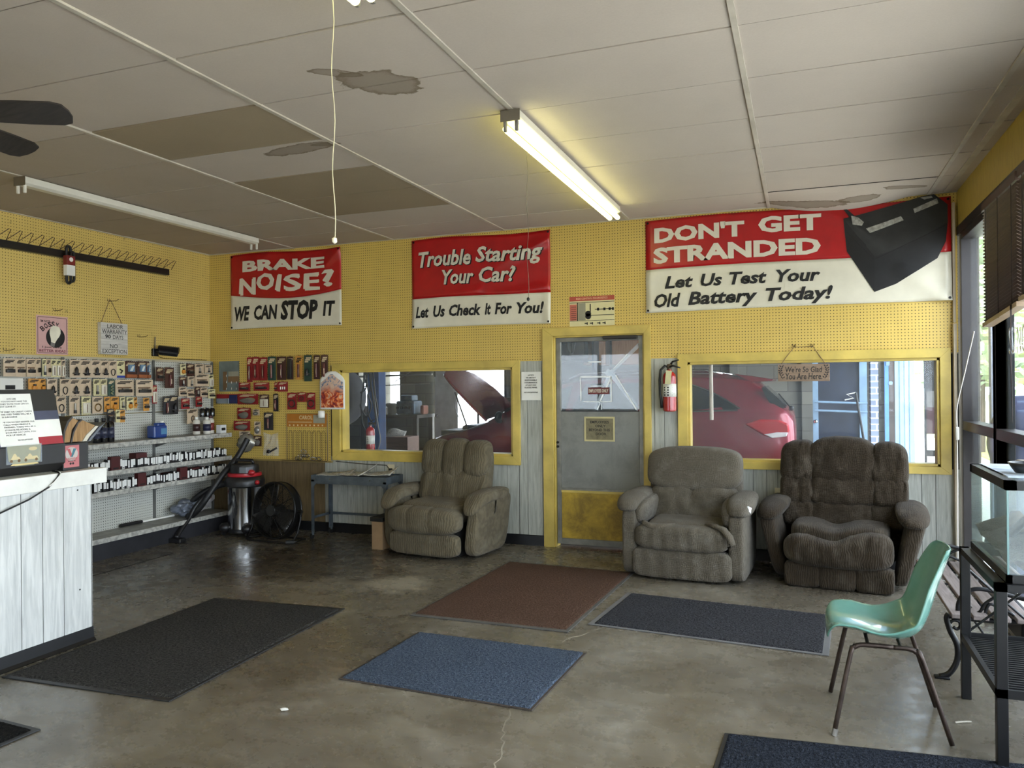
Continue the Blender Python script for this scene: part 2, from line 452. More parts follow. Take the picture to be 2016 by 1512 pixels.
for i, y in enumerate((5.80, 4.1, 2.4, .7, -1.0, -2.7)): rwin(4+i, y-1.7 if y > -2.6 else YF+.1, y, 2)
# rear wall with its shopfront, behind the camera
rw = MB().use(m_bulk).box(XL-.1, -5.65, YF-.12, YF, 0, zs).box(-3.45, XR+.2, YF-.12, YF, 0, zs).box(-5.65, -3.45, YF-.12, YF, 0, .95).box(-5.65, -3.45, YF-.12, YF, 2.25, zs)
rw.use(m_frame)
for x in (-5.65, -4.55, -3.45): rw.box(x-.04, x+.04, YF-.1, YF-.02, .95, 2.25)
struct(rw, 'wall_front')
# ---------------------------------------------------------------- frames, door and signs on the back wall
def face_back(mb, name, m, parent, **k): return mb.build(name, m, parent, **k)
def wframe(n, ox0, ox1, oz0, oz1, W):
    f = MB(); d0, d1 = YB-.028, YB+.002
    a, b, c, d = ox0, ox1, oz0, oz1; i, j, k, l = W
    for q in (((a, c), (b, c), (j, k), (i, k)), ((b, c), (b, d), (j, l), (j, k)), ((b, d), (a, d), (i, l), (j, l)), ((a, d), (a, c), (i, k), (i, l))):
        f.prism(q, 1, d0, d1)
    for q in ((i, i+.022, k, l), (j-.022, j, k, l), (i, j, k, k+.022), (i, j, l-.022, l)): f.box(q[0], q[1], YB-.008, YB+.125, q[2], q[3])
    fo = struct(f, 'window_%d' % n, m_ypaint, bevel=.002)
    g = MB().box(i+.02, j-.02, YB+.05, YB+.056, k+.02, l-.02)
    struct(g, 'window_glass', glass('dusty glass %d' % n, .02 if n == 1 else .035), parent=fo)
    return fo
wframe(1, -4.648, -2.537, .765, 1.778, (W1[0], W1[1], W1[2], W1[3]))
wframe(2, -1.036, 1.112, .79, 1.80, (W2[0], W2[1], W2[2], W2[3]))
# door_1: yellow casing, aluminium leaf with cracked glass
dr = MB()
for q in (((-2.303, 0), (-2.2, 0), (-2.2, 1.995), (-2.303, 2.072)), ((-1.275, 0), (-1.275, 2.072), (-1.337, 1.995), (-1.337, 0)), ((-2.303, 2.072), (-2.2, 1.995), (-1.337, 1.995), (-1.275, 2.072))): dr.prism(q, 1, YB-.03, YB+.006)
dr.box(-2.2, -2.185, YB-.005, YB+.125, 0, 1.995).box(-1.352, -1.337, YB-.005, YB+.125, 0, 1.995).box(-2.2, -1.337, YB-.005, YB+.125, 1.98, 1.995)
d1 = struct(dr, 'door_1', m_ypaint, bevel=.003)
m_alu = mat('dull aluminium', (126, 124, 116), .45, .6, var=.2, scale=9)
lf = MB().box(-2.182, -2.14, YB+.02, YB+.062, .03, 1.978).box(-1.392, -1.355, YB+.02, YB+.062, .03, 1.978).box(-2.14, -1.392, YB+.02, YB+.062, 1.94, 1.978).box(-2.14, -1.392, YB+.02, YB+.062, .03, .085).box(-2.14, -1.392, YB+.02, YB+.062, .535, .56)
struct(lf, 'door_leaf', m_alu, parent=d1, bevel=.002)
def scuffed(name, c, dk, thr=.55, sc=5):
    t = NT(name); v = t.coord(); n = t.noise(v, sc, 8, .72, .4); n2 = t.noise(v, 40, 4, .7)
    sp = t.n('SeparateXYZ'); t.l(v, sp.inputs[0])
    k = t.ramp(n, [(thr-.1, (0, 0, 0, 1)), (thr+.2, (1, 1, 1, 1))])
    col = t.mix(t.math('MULTIPLY', k, .75), c, dk); col = t.mix(t.math('MULTIPLY', n2, .2), col, dk)
    t.set(col, .5); return t.m
struct(MB().box(-2.14, -1.392, YB+.03, YB+.05, .085, .52), 'door_kickplate', scuffed('grimy yellow paint', (204, 170, 52), (96, 74, 24), .42), parent=d1)
struct(MB().box(-2.14, -1.392, YB+.018, YB+.05, .518, .54), 'door_rail', m_ypaint, parent=d1)
m_poly = scuffed('frosted grimy plexiglass', (128, 128, 122), (92, 92, 88), .55, 4)
struct(MB().box(-2.14, -1.392, YB+.032, YB+.042, .555, 1.29), 'door_lower_panel', m_poly, parent=d1)
struct(MB().box(-2.14, -1.392, YB+.036, YB+.042, 1.285, 1.945), 'door_glass', glass('door glass', .06), parent=d1)
struct(MB().box(-2.15, -1.385, YB+.028, YB+.034, 1.283, 1.291), 'door_seam', m_dark, parent=d1)
tp = MB().use(mat('clear packing tape', (214, 216, 214), .25))
def strip(mb, a, b, wd, y, n=1):
    a, b = V((a[0], y, a[1])), V((b[0], y, b[1])); d = (b-a).cross(V((0, 1, 0))).normalized()*wd/2
    mb.quad(a-d, b-d, b+d, a+d)
yt = YB+.033
m_tape = glass('clear tape', .30)
for a, b, wd in (((-1.66, 1.64), (-1.385, 1.90), .035), ((-1.66, 1.64), (-1.40, 1.30), .04), ((-1.66, 1.64), (-1.80, 1.30), .04), ((-1.70, 1.66), (-1.62, 1.60), .06)): strip(tp, a, b, wd, yt)
struct(tp, 'door_tape', m_tape, parent=d1)
tw = MB()
for a, b, wd in (((-1.952, 1.606), (-1.652, 1.606), .016), ((-1.947, 1.606), (-1.945, 1.38), .012), ((-1.654, 1.606), (-1.654, 1.374), .012), ((-1.925, 1.374), (-1.654, 1.374), .010), ((-1.85, 1.52), (-1.74, 1.52), .008), ((-1.87, 1.745), (-1.75, 1.745), .012), ((-1.61, 1.62), (-1.42, 1.30), .012), ((-1.655, 1.6), (-1.77, 1.36), .014), ((-1.63, 1.68), (-1.5, 1.81), .01), ((-1.76, 1.36), (-1.79, 1.30), .008), ((-1.75, 1.36), (-1.75, 1.30), .007)): strip(tw, a, b, wd, yt-.001)
struct(tw, 'door_white_tape', mat('white tape', (235, 238, 240), .4), parent=d1)
cl = MB().box(-1.72, -1.40, YB-.02, YB+.02, 1.95, 1.985, .008)
struct(cl, 'door_closer', mat('dark closer', (52, 48, 44), .4, .5), parent=d1)
lk = MB().tube([(-2.17, YB+.02, .99), (-2.17, YB+.005, .99)], .012).tube([(-2.17, YB+.02, .95), (-2.17, YB+.005, .95)], .012)
struct(lk, 'door_lock', mat('black iron', (30, 28, 27), .5, .5), parent=d1)
# small signs on the door: their own things
M_PAPER = mat('white paper', (232, 230, 222), .8, var=.05); M_INK = mat('black print', (18, 17, 17), .6, var=0)
M_WHITE = mat('white print', (212, 204, 186), .5, var=.03); M_RED = mat('red print', (150, 22, 24), .45, var=.08)
t = thing('door_sign', 'small dark red sign lettered EMPLOYEES ONLY taped on the door glass', 'sign', (-1.773, YB+.030, 1.4755))
MB().box(-.101, .101, -.001, .001, -.031, .031).build('plate', mat('maroon sign', (96, 22, 20), .4), t)
letters(MB(), 'EMPLOYEES ONLY', -.093, .093, -.016, .016, off=.02, fn=lambda c: V((c.x, -.0016, c.z))).build('lettering', M_WHITE, t)
t = thing('door_sign', 'grimy framed sign saying employees only beyond this door on lower door panel', 'sign', (-1.768, YB+.030, 1.119))
MB().box(-.135, .135, -.002, .002, -.107, .107).build('panel', scuffed('stained paper', (130, 122, 92), (80, 70, 46), .5, 12), t)
f = MB()
for q in ((-.145, .145, .10, .115), (-.145, .145, -.115, -.10), (-.145, -.13, -.1, .1), (.13, .145, -.1, .1)): f.box(q[0], q[1], -.005, -.001, q[2], q[3])
f.build('frame', mat('yellowed tape', (188, 176, 126), .4), t)
lt = MB()
for s, x0, x1, z in (('EMPLOYEES', -.09, .09, .065), ('ONLY', -.04, .06, .028), ('BEYOND THIS', -.10, .10, -.008), ('DOOR', -.035, .065, -.045)): letters(lt, s, x0, x1, z-.012, z+.012, off=.02, fn=lambda c: V((c.x, -.0031, c.z)))
lt.build('lettering', M_INK, t)
# banners -----------------------------------------------------------
def banner(name, label, x0, x1, z0, z1, split, folds, extra=None):
    t = thing(name, label, 'banner', ((x0+x1)/2, YB-.012, z0)); W = (x1-x0); Ht = z1-z0
    def fold(x, z):           # gentle creases of the vinyl, out from the wall
        d = 0
        for ax, az, bx, bz, am, wd in folds:
            dx, dz = bx-ax, bz-az; L2 = dx*dx+dz*dz; u = max(0, min(1, ((x-ax)*dx+(z-az)*dz)/L2))
            q = ((x-ax-u*dx)**2+(z-az-u*dz)**2)/(wd*wd); d += am*math.exp(-q)*(1-u)
        return -abs(d)
    sag = lambda x, z: .012*sin((x/W+.5)*pi*2.0)*(z/Ht)-.010*(abs(x)/W*2)**2*(1-z/Ht)
    P = lambda x, z, y=0: V((x, fold(x, z)+y, z+sag(x, z)))
    lo, hi = MB(), MB()
    n = 48
    lo.grid(lambda u, v: P(-W/2+W*u, split(u)*v), n, 14); hi.grid(lambda u, v: P(-W/2+W*u, split(u)+(Ht-split(u))*v), n, 18)
    lo.build('lower_panel', mat('white vinyl', (214, 208, 188), .35, var=.04), t, smooth=True, solid=.002, fix=False)
    hi.build('upper_panel', mat('red vinyl', (168, 18, 22), .3, var=.1), t, smooth=True, solid=.002, fix=False)
    for gx, gz in ((-W/2+.02, .02), (W/2-.02, .02), (-W/2+.02, Ht-.02), (W/2-.02, Ht-.02)):
        MB().tube([P(gx, gz, -.001), P(gx, gz, -.006)], .010, 10).build('grommet', mat('black iron', (30, 28, 27), .5, .5), t)
    if extra: extra(t, P, W, Ht)
    return t
def put(t, P, nm, m, items, lift=-.0055):
    for it in items:
        mb = MB(); s, x0, x1, z0, z1 = it[:5]; k = it[5] if len(it) > 5 else {}
        l2 = k.pop('lift', lift)
        letters(mb, s, x0, x1, z0, z1, fn=lambda c: P(c.x, c.z, l2), **k)
        mb.build(nm, m, t, fix=False)
def b1x(t, P, W, Ht):
    put(t, P, 'headline_lettering', M_WHITE, [('BRAKE', -.55, .52, .615, .735, dict(off=.045))])
    jag = MB()
    for ch, x0, x1, dz, rot in (('N', -.60, -.38, -.02, -.08), ('O', -.37, -.13, .02, .1), ('I', -.105, -.045, 0, -.22), ('S', -.01, .22, 0, .05), ('E', .25, .45, .0, -.05), ('?', .48, .64, .03, .1)):
        for k in range(2): letters(jag, ch, x0+k*.016, x1+k*.016-.012, .395+dz-k*.012, .56+dz+k*.010, off=.02, rot=rot+k*.07, fn=lambda c, k=k: P(c.x, c.z, -.004-.0006*k))
    jag.build('jagged_lettering', M_WHITE, t, fix=False)
    put(t, P, 'black_lettering', M_INK, [('WE', -.665, -.46, .085, .245, dict(off=.04, shear=.15)), ('CAN', -.40, -.09, .085, .245, dict(off=.04, shear=.15)), ('STOP', -.05, .43, .07, .285, dict(off=.05, shear=.15)), ('IT', .49, .645, .10, .26, dict(off=.04, shear=.15))])
banner('vinyl_banner', 'red and white vinyl banner about brake noise, in the corner beneath the ceiling', -5.965, -4.527, 2.195, 3.01, lambda u: .385-.075*sin(pi*min(1, u*.92+.04)) if 1 else 0, [(-.72, .0, -.2, .25, .012, .04), (.7, .8, .35, .5, .02, .05), (-.2, .8, -.7, .55, .014, .05)], b1x)
def b2x(t, P, W, Ht):
    L = [('Trouble', -.66, -.085, .60, .755), ('Starting', -.035, .66, .575, .775), ('Your', -.40, -.055, .415, .56), ('Car?', 0, .385, .42, .575)]
    put(t, P, 'lettering_shadow', M_INK, [(s, a+.008, b+.012, c-.008, d-.003, dict(off=.034, shear=.22, lift=-.005)) for s, a, b, c, d in L])
    put(t, P, 'headline_lettering', mat('silver white print', (206, 200, 182), .4, var=.12, scale=12), [(s, a, b, c, d, dict(off=.026, shear=.22, lift=-.0068)) for s, a, b, c, d in L])
    put(t, P, 'black_lettering', M_INK, [(s, a, b, c, d, dict(off=.036, shear=.22)) for s, a, b, c, d in (('Let', -.69, -.55, .10, .215), ('Us', -.50, -.37, .10, .215), ('Check', -.325, .02, .10, .215), ('It', .06, .125, .10, .215), ('For', .165, .345, .10, .215), ('You!', .39, .67, .10, .215))])
banner('vinyl_banner', 'red and white banner asking about trouble starting your car, over the window', -3.69, -2.219, 2.126, 3.008, lambda u: .295, [(.7, .35, -.2, .22, .018, .04), (.72, .8, .1, .55, .02, .04), (-.72, 0, -.6, .3, .02, .05), (.0, .35, -.5, .28, .012, .03), (.72, 0, .68, .35, .02, .03)], b2x)
def b3x(t, P, W, Ht):
    put(t, P, 'headline_lettering', M_WHITE, [("DON'T", -1.14, -.36, .615, .755, dict(off=.045)), ('GET', -.245, .26, .635, .775, dict(off=.045)), ('STRANDED', -1.15, .255, .43, .575, dict(off=.045))])
    put(t, P, 'black_lettering', M_INK, [(s, a, b, c, d, dict(off=.032, shear=.22)) for s, a, b, c, d in (('Let', -1.05, -.80, .205, .315), ('Us', -.735, -.55, .205, .315), ('Test', -.49, -.18, .205, .315), ('Your', -.105, .25, .205, .315), ('Old', -1.145, -.91, .04, .165), ('Battery', -.845, -.255, .015, .165), ('Today!', -.19, .345, .015, .165))])
    bt = [('battery_end', (14, 14, 15), [(.43, .715), (.455, .44), (.66, .09), (.665, .385)]), ('battery_front', (24, 24, 26), [(.665, .385), (.66, .09), (.82, .15), (1.12, .34), (1.18, .47), (1.195, .62), (.9, .46)]), ('battery_lid', (36, 36, 36), [(.43, .715), (.55, .74), (1.02, .845), (1.10, .85), (1.195, .76), (1.195, .62), (.9, .46), (.665, .385)])]
    for nm, c, q in bt:
        polyP(MB(), P, q, -.006).build(nm, mat(nm, c, .4, var=.25, scale=8), t, fix=False)
    mb = MB().use(mat('battery decal', (150, 148, 140), .4, var=.3, scale=40))
    for q in ([(.60, .62), (.63, .58), (.88, .665), (.86, .70)], [(.95, .75), (.96, .715), (1.13, .775), (1.12, .815)], [(.49, .735), (.50, .66), (.57, .645), (.585, .675), (.54, .72)], [(1.0, .835), (1.03, .815), (1.09, .825), (1.08, .84)]): polyP(mb, P, q, -.009)
    mb.build('battery_decals', None, t, fix=False)
    mb = MB()
    for a, b in (((.66, .36), (1.19, .60)), ((.455, .60), (.66, .36)), ((.5, .6), (.6, .48))): strip2(mb, P, a, b, .008)
    mb.use(M_INK)
    mb.build('battery_seam', M_INK, t, fix=False)
    polyP(MB(), P, [(.42, .81), (.44, .812), (.53, .72), (.50, .69)], -.0085).build('battery_strap', M_INK, t, fix=False)
def polyP(mb, P, q, lift):
    b2 = bmesh.new(); b2.faces.new([b2.verts.new((x, 0, z)) for x, z in q]); bmesh.ops.triangulate(b2, faces=b2.faces[:]); bmesh.ops.subdivide_edges(b2, edges=b2.edges[:], cuts=6, use_grid_fill=True)
    bmesh.ops.triangulate(b2, faces=b2.faces[:])
    for v in b2.verts: v.co = P(v.co.x, v.co.z, lift)
    mb.add(b2); return mb
def strip2(mb, P, a, b, wd):
    dx, dz = b[0]-a[0], b[1]-a[1]; l = math.hypot(dx, dz); nx, nz = -dz/l*wd/2, dx/l*wd/2
    polyP(mb, P, [(x, z) for x, z in ((a[0]-nx, a[1]-nz), (b[0]-nx, b[1]-nz), (b[0]+nx, b[1]+nz), (a[0]+nx, a[1]+nz))], -.0095)
banner('vinyl_banner', "long red and white banner with a car battery picture, Don't Get Stranded", -1.312, 1.125, 2.186, 3.008, lambda u: .385, [(1.2, 0, .8, .3, .03, .05), (1.2, 0, .9, .1, .02, .04), (-1.2, .3, -.95, .5, .016, .05), (-1.2, 0, -.7, .2, .02, .06), (.3, .8, .9, .4, .015, .06), (1.21, .1, 1.2, .6, .02, .03)], b3x)
# ride-control poster
t = thing('poster', 'small cardboard poster headed RIDE CONTROL DIAGNOSTICS above the door', 'poster', (-1.822, YB-.003, 2.081))
MB().box(-.215, .215, -.001, .002, 0, .277).build('card', mat('cream card', (214, 204, 156), .6, var=.05), t)
q = MB().use(mat('brick red print', (176, 78, 58), .5)).box(-.215, .215, -.0018, -.001, .235, .277)
q.use(mat('salmon print', (190, 104, 84), .5)).box(-.213, -.145, -.0018, -.001, .055, .205).use(mat('grey print', (150, 146, 124), .5)).box(-.13, -.06, -.0018, -.001, .055, .215)
q.use(M_INK).box(-.215, .215, -.002, -.001, .218, .223).box(-.215, .215, -.002, -.001, .048, .052).box(-.142, -.133, -.002, -.001, .05, .22)
q.box(-.02, -.010, -.002, -.001, .13, .205).box(.03, .2, -.002, -.001, .15, .156).box(-.01, .21, -.002, -.001, .095, .101)
for x, z in ((-.035, .115), (-.035, .09)): q.tube([(x, -.001, z), (x, -.0022, z)], .028, 14)
for x in (.05, .11, .16, .19): q.box(x, x+.02, -.002, -.001, .14, .165)
for x in (-.07, -.02, .05, .10): q.box(x, x+.03, -.002, -.001, .02, .03).box(x+.02, x+.03, -.002, -.001, .012, .035)
for k in range(7): q.box(-.2, -.15, -.0024, -.0018, .06+k*.02, .064+k*.02)
q.build('printing', None, t)
letters(MB(), 'RIDE CONTROL DIAGNOSTICS', -.15, .15, .248, .266, off=.02, fn=lambda c: V((c.x, -.0022, c.z))).build('lettering', mat('peach print', (232, 178, 140), .5), t)
# typed notice between window and door
t = thing('paper_notice', 'white typed notice on the panelling between the window and the door', 'notice', (-2.424, YB-.006, 1.39))
MB().grid(lambda u, v: V((-.098+.196*u, -.004-.006*(1-v)*abs(u-.5), .272*v)), 6, 6).build('sheet', M_PAPER, t, solid=.0006)
lt = MB()
for i, (s, w_) in enumerate((('NOTICE', .06), ('WE ARE NOT', .10), ('RESPONSIBLE', .125), ('FOR BREAKAGE', .13), ('OF ANY OLD', .11), ('PLASTIC PANEL', .13), ('', 0), ('NO EXCEPTIONS', .14))):
    if s: letters(MB(), s, -w_/2, w_/2, .232-i*.0235, .246-i*.0235, off=.02, shear=.2, fn=lambda c: V((c.x, -.0125, c.z))).build('lettering', M_INK, t)
# wooden plaque on a cord
t = thing('hanging_plaque', "brown wooden plaque reading We're So Glad You Are Here, hung before the window", 'sign', (.016, YB-.035, 1.546))
MB().box(-.204, .204, -.008, 0, 0, .145, .002).build('board', wood('plaque wood', (120, 98, 78), (150, 126, 104), 0, .6), t)
lt = MB()
letters(lt, "We're So Glad", -.145, .145, .075, .125, off=.012, shear=.1, fn=lambda c: V((c.x, -.0086, c.z))); letters(lt, 'You Are Here.', -.145, .145, .015, .07, off=.012, shear=.1, fn=lambda c: V((c.x, -.0086, c.z)))
lt.build('lettering', M_INK, t)
lv = MB().use(M_INK)
for s in (-1, 1):
    lv.tube([(s*(.165+.02*sin(k/8*pi)), -.0085, .02+.105*k/8) for k in range(9)], .0015, 5)
    for k in range(6):
        z = .025+k*.019; x = s*(.165+.02*sin(k/6*pi))
        for e in (-1, 1): lv.prism([(x, z), (x+e*.014, z+.008), (x+e*.018, z+.018), (x+e*.006, z+.014)], 1, -.0089, -.0084)
lv.build('leaf_motif', M_INK, t)
cd = mat('twine', (116, 92, 66), .8)
MB().tube([(-.18, -.004, .145), (-.075, .012, .29), (.075, .012, .292), (.17, -.004, .145)], .0028, 6).build('cord', cd, t)
M_WIRE = mat('steel hook wire', (96, 78, 62), .4, .7)
def peg_hook(loc, rz, label, L=.10, group=None):
    t = thing('peg_hook', label, 'hook', loc, rz, group)
    MB().tube([(0, -.004, 0), (0, -.02, -.002), (0, -L*.8, 0), (0, -L, .012)], .0026, 6).build('arm', M_WIRE, t)
    MB().tube([(-.012, 0, .02), (-.012, -.005, .018), (-.012, -.005, 0), (.012, -.005, 0), (.012, -.005, .018), (.012, 0, .02)], .0022, 6).build('clip', M_WIRE, t)
    return t
for x, nm in ((-.056, 'bent wire hook holding the left end of the plaque cord'), (.088, 'bent wire hook holding the right end of the plaque cord')): peg_hook((x, YB, 1.842), 0, nm, .04)
# fire extinguishers (one on the wall, one behind the glass in the garage)
def extinguisher(label, loc, rz=0, sc=1., hose=True, tagged=True):
    t = thing('fire_extinguisher', label, 'fire extinguisher', loc, rz); t.scale = (sc,)*3
    red = mat('extinguisher red', (160, 22, 26), .25, coat=.5); blk = mat('black rubber', (22, 22, 22), .6)
    MB().lathe([(.05, 0), (.058, .008), (.058, .30), (.054, .325), (.040, .345), (.022, .355), (.02, .37)], seg=28).build('cylinder', red, t, auto=40)
    MB().lathe([(.0588, .13), (.0588, .245)], seg=28).build('label_wrap', mat('extinguisher label', (222, 220, 210), .4, var=.1, scale=30), t, smooth=True)
    lt = MB().use(M_INK)
    for i in range(3):
        for j in range(4): lt.box(-.040+.028*i, -.025+.028*i, -.0600+abs(i-1)*.010, -.0595+abs(i-1)*.010, .14+.022*j, .152+.022*j)
    lt.build('label_print', M_INK, t)
    MB().tube([(0, 0, .365), (0, 0, .40)], .02, 12).box(-.018, .018, -.02, .02, .385, .42, .004).build('valve', mat('brass dark', (70, 58, 40), .4, .7), t)
    MB().tube([(0, .01, .405), (.03, -.01, .44), (.085, -.02, .455)], [.010, .009, .006], 8).build('lever', blk, t, smooth=True)
    MB().tube([(0, -.01, .395), (.035, -.02, .405), (.10, -.03, .385)], [.010, .009, .006], 8).build('carry_handle', blk, t, smooth=True)
    if hose: MB().tube([(-.01, 0, .395), (-.04, -.005, .405), (-.075, -.01, .37), (-.085, -.01, .28), (-.082, -.01, .16), (-.07, -.01, .07), (-.068, -.01, .03)], [.011]*5+[.014, .014], 10).build('hose', blk, t, smooth=True)
    if tagged: MB().box(-.055, -.005, -.064, -.062, .24, .36, M=Matrix.Rotation(.1, 4, 'Y')).build('inspection_tag', mat('yellowed tag', (206, 198, 150), .7), t)
    return t
extinguisher('red fire extinguisher hung on the panelling beside the door', (-1.10, YB-.075, 1.29))
MB  # ------- yellow CAROL cable rack with hanging chain of keys
t = thing('display_rack', 'wire hook rack with an orange header card on the pegboard beside the window', 'rack', (-4.97, YB-.02, .75))
MB().box(-.25, .25, -.006, 0, .36, .50).build('header_card', mat('orange header', (178, 112, 30), .5), t)
letters(MB(), 'CAROL', -.09, .08, .44, .482, off=.02, fn=lambda c: V((c.x, -.0075, c.z))).build('lettering', mat('cream print', (224, 206, 160), .5), t)
q = MB().box(.09, .235, -.008, -.006, .40, .49); q.build('price_slip', mat('grey slip', (150, 146, 128), .6), t)
q = MB()
for k in range(9): q.box(-.22+k*.052, -.205+k*.052, -.0075, -.006, .37, .385)
q.box(-.23, .07, -.0075, -.006, .408, .414).build('small_print', mat('cream print', (224, 206, 160), .5), t)
q = MB().tube([(-.255, 0, .0), (-.255, 0, .5), (.26, 0, .5), (.26, 0, .0)], .004, 6)
for k in range(8):
    x = -.225+k*.06; q.tube([(x, -.004, .0), (x, -.004, .29)]+[(x+.02-.02*cos(a*pi/6), -.004, .29+.03*sin(a*pi/6)) for a in range(1, 6)]+[(x+.04, -.004, .29), (x+.04, -.004, 0)], .0022, 5)
q.tube([(-.3, -.03, .0), (.27, -.03, 0)], .004, 6).build('wire_frame', M_WIRE, t)
for k in range(9):      # metal clamps heaped at the foot of the rack
    x = -.10+.02*k+random.uniform(-.01, .01); z = .018+(.03 if 1 < k < 7 else 0)+(.045 if k in (4,) else 0)
    if k > 6: x = .10+.07*(k-7)
    cl = MB().tube([(cos(a/10*2*pi)*.030, random.uniform(-.003, .003), sin(a/10*2*pi)*.017) for a in range(10)], .0045, 6, closed=True).build('hose_clamp', mat('bright steel', (150, 146, 138), .25, .95), None, smooth=True)
    cl.location = (-4.97+x, YB-.05, .75+z+.006); cl.rotation_euler = (0, random.uniform(-.3, .3), random.uniform(-.6, .6))
    tag(cl, 'shiny steel ring clamp heaped at the foot of the wire rack' if k < 7 else ('steel clamp lying apart at the end of the heap, nearer the window' if k == 8 else 'steel clamp lying between the heap and the last clamp'), 'clamp', 'clamps at the rack foot' if k < 7 else None)
tg = MB().lathe([(0, 0), (.034, .002), (.038, .03), (.034, .075), (0, .078)], seg=16).build('paper_cup', M_PAPER, None, smooth=True); tg.location = (-4.752, YB-.065, 1.21)
tag(tg, 'small white paper cup on the corner of the orange header rack', 'cup')
tg.name = 'paper_cup'
# calendar-like print (generic coloured artwork)
t = thing('print_sheet', 'curled glossy sheet with a colourful abstract print beside the window', 'print', (-4.635, YB-.036, 1.30))
def bell(u, v, y=0, s=1.):
    w_ = .155*(1-.0*v) if v < .72 else .155*(1-((v-.72)/.28)**2*.72); return V(((u-.5)*2*w_*s, -.012*sin(u*pi)+.0*v+y, .03*(1-s)*5+.40*v*s+.0))
MB().grid(lambda u, v: bell(u, v), 12, 20).build('sheet', M_PAPER, t, smooth=True, solid=.001, fix=False)
def art():
    t = NT('abstract artwork'); v = t.coord(); a = t.noise(v, 11, 4, .6, 2.5); b = t.noise(t.coord((1, 1, .5)), 7, 3, .5, 1)
    sp = t.n('SeparateXYZ'); t.l(v, sp.inputs[0])
    c1 = t.ramp(a, [(.28, (40, 28, 60)), (.42, (150, 32, 34)), (.52, (222, 110, 40)), (.62, (232, 190, 150)), (.75, (38, 70, 110))])
    c2 = t.ramp(a, [(.35, (206, 170, 150)), (.5, (216, 184, 160)), (.6, (60, 110, 150)), (.7, (96, 70, 120))])
    t.set(t.mix(t.ramp(t.math('ADD', sp.outputs[2], t.math('MULTIPLY', b, .2)), [(.26, (0, 0, 0, 1)), (.34, (1, 1, 1, 1))]), c1, c2), .3); return t.m
MB().grid(lambda u, v: bell(u, v, -.003, .88), 12, 20).build('artwork', art(), t, smooth=True, fix=False)
# wall outlet by the table
t = thing('wall_outlet', 'cream electrical outlet with a plugged cord above the steel table', 'outlet', (-3.955, YB-.004, .675))
MB().box(-.04, .04, -.006, 0, -.06, .06, .003).build('cover_plate', mat('ivory plastic', (214, 204, 172), .4), t)
MB().box(-.018, .018, -.03, -.006, -.035, .02, .004).build('plug', M_INK, t)
MB().tube([(0, -.02, -.0), (-.05, -.012, .05), (-.3, -.010, .055), (-.66, -.008, .075)], .004, 6).build('cord', mat('brown flex', (60, 50, 40), .6), t, smooth=True)
t = thing('wall_outlet', 'outlet half hidden behind the dark brown recliner', 'outlet', (-.19, YB-.004, .58))
MB().box(-.035, .035, -.006, 0, -.055, .055, .003).build('cover_plate', mat('ivory plastic', (214, 204, 172), .4), t)
# fluorescent strip lights ------------------------------------------
def strip_light(label, x, y0, y1, lit, tubes=True):
    t = thing('strip_light', label, 'light fixture', (x, y0, ZC-.008)); L = y1-y0
    wh = mat('strip enamel', (216, 212, 200), .35, var=.06); gr = mat('grey lampholder', (112, 108, 100), .5)
    MB().prism([(-.05, 0), (.05, 0), (.055, -.045), (.03, -.06), (-.03, -.06), (-.055, -.045)], 1, 0, L).build('housing', wh, t, bevel=.003)
    MB().box(-.056, .056, -.004, 0, -.062, 0).build('end_plate', mat('galvanised plate', (120, 112, 98), .5, .5), t)
    for yy in (.012, L-.012):
        for sx in (-.033, .033): MB().box(sx-.010, sx+.010, yy-.01, yy+.01, -.115, -.055, .006).build('lampholder', gr if lit else wh, t)
    if lit:
        gm = glow('lit fluorescent tube', (1., .97, .34), 5.)
        for sx in (-.033, .033): MB().tube([(sx, .02, -.095), (sx, L-.02, -.095)], .019, 14).build('tube_lamp', gm, t, smooth=True)
    elif tubes:
        MB().tube([(-.033, .02, -.08), (-.033, L-.02, -.08)], .013, 12).build('tube_lamp', mat('unlit tube', (176, 170, 154), .3), t, smooth=True)
    return t
strip_light('lit twin-tube fluorescent strip glowing yellow-white on the ceiling', CX0, 3.93, 6.42, True)
strip_light('unlit white fluorescent strip fixture above the yellow side wall', -5.127, 3.87, 6.36, False, False)
strip_light('lit fluorescent strip whose end shows at the top of the picture', CX0, -.05, 2.45, True)
def pull_cord(label, x, y, z0, z1, m, knob):
    t = thing('pull_cord', label, 'cord', (x, y, z0))
    MB().tube([(.004*sin(k*1.1), .003*cos(k*.9), (z1-z0)*k/16) for k in range(17)], .0015, 5).build('cord', m, t)
    MB().ball((0, 0, -.008), .010, 1, (1, 1, 1.3)).build('knob', knob, t, smooth=True)
pull_cord('white pull cord with a pale bead hanging from the strip at the picture top', -1.463, 2.22, 2.035, 2.93, mat('white cord', (206, 196, 160), .7), mat('pale bead', (230, 222, 200), .4))
pull_cord('thin pull cord with a black knob hanging from the lit strip light', -1.505, 4.302, 2.05, 2.97, mat('grey cord', (96, 88, 70), .7), M_INK)
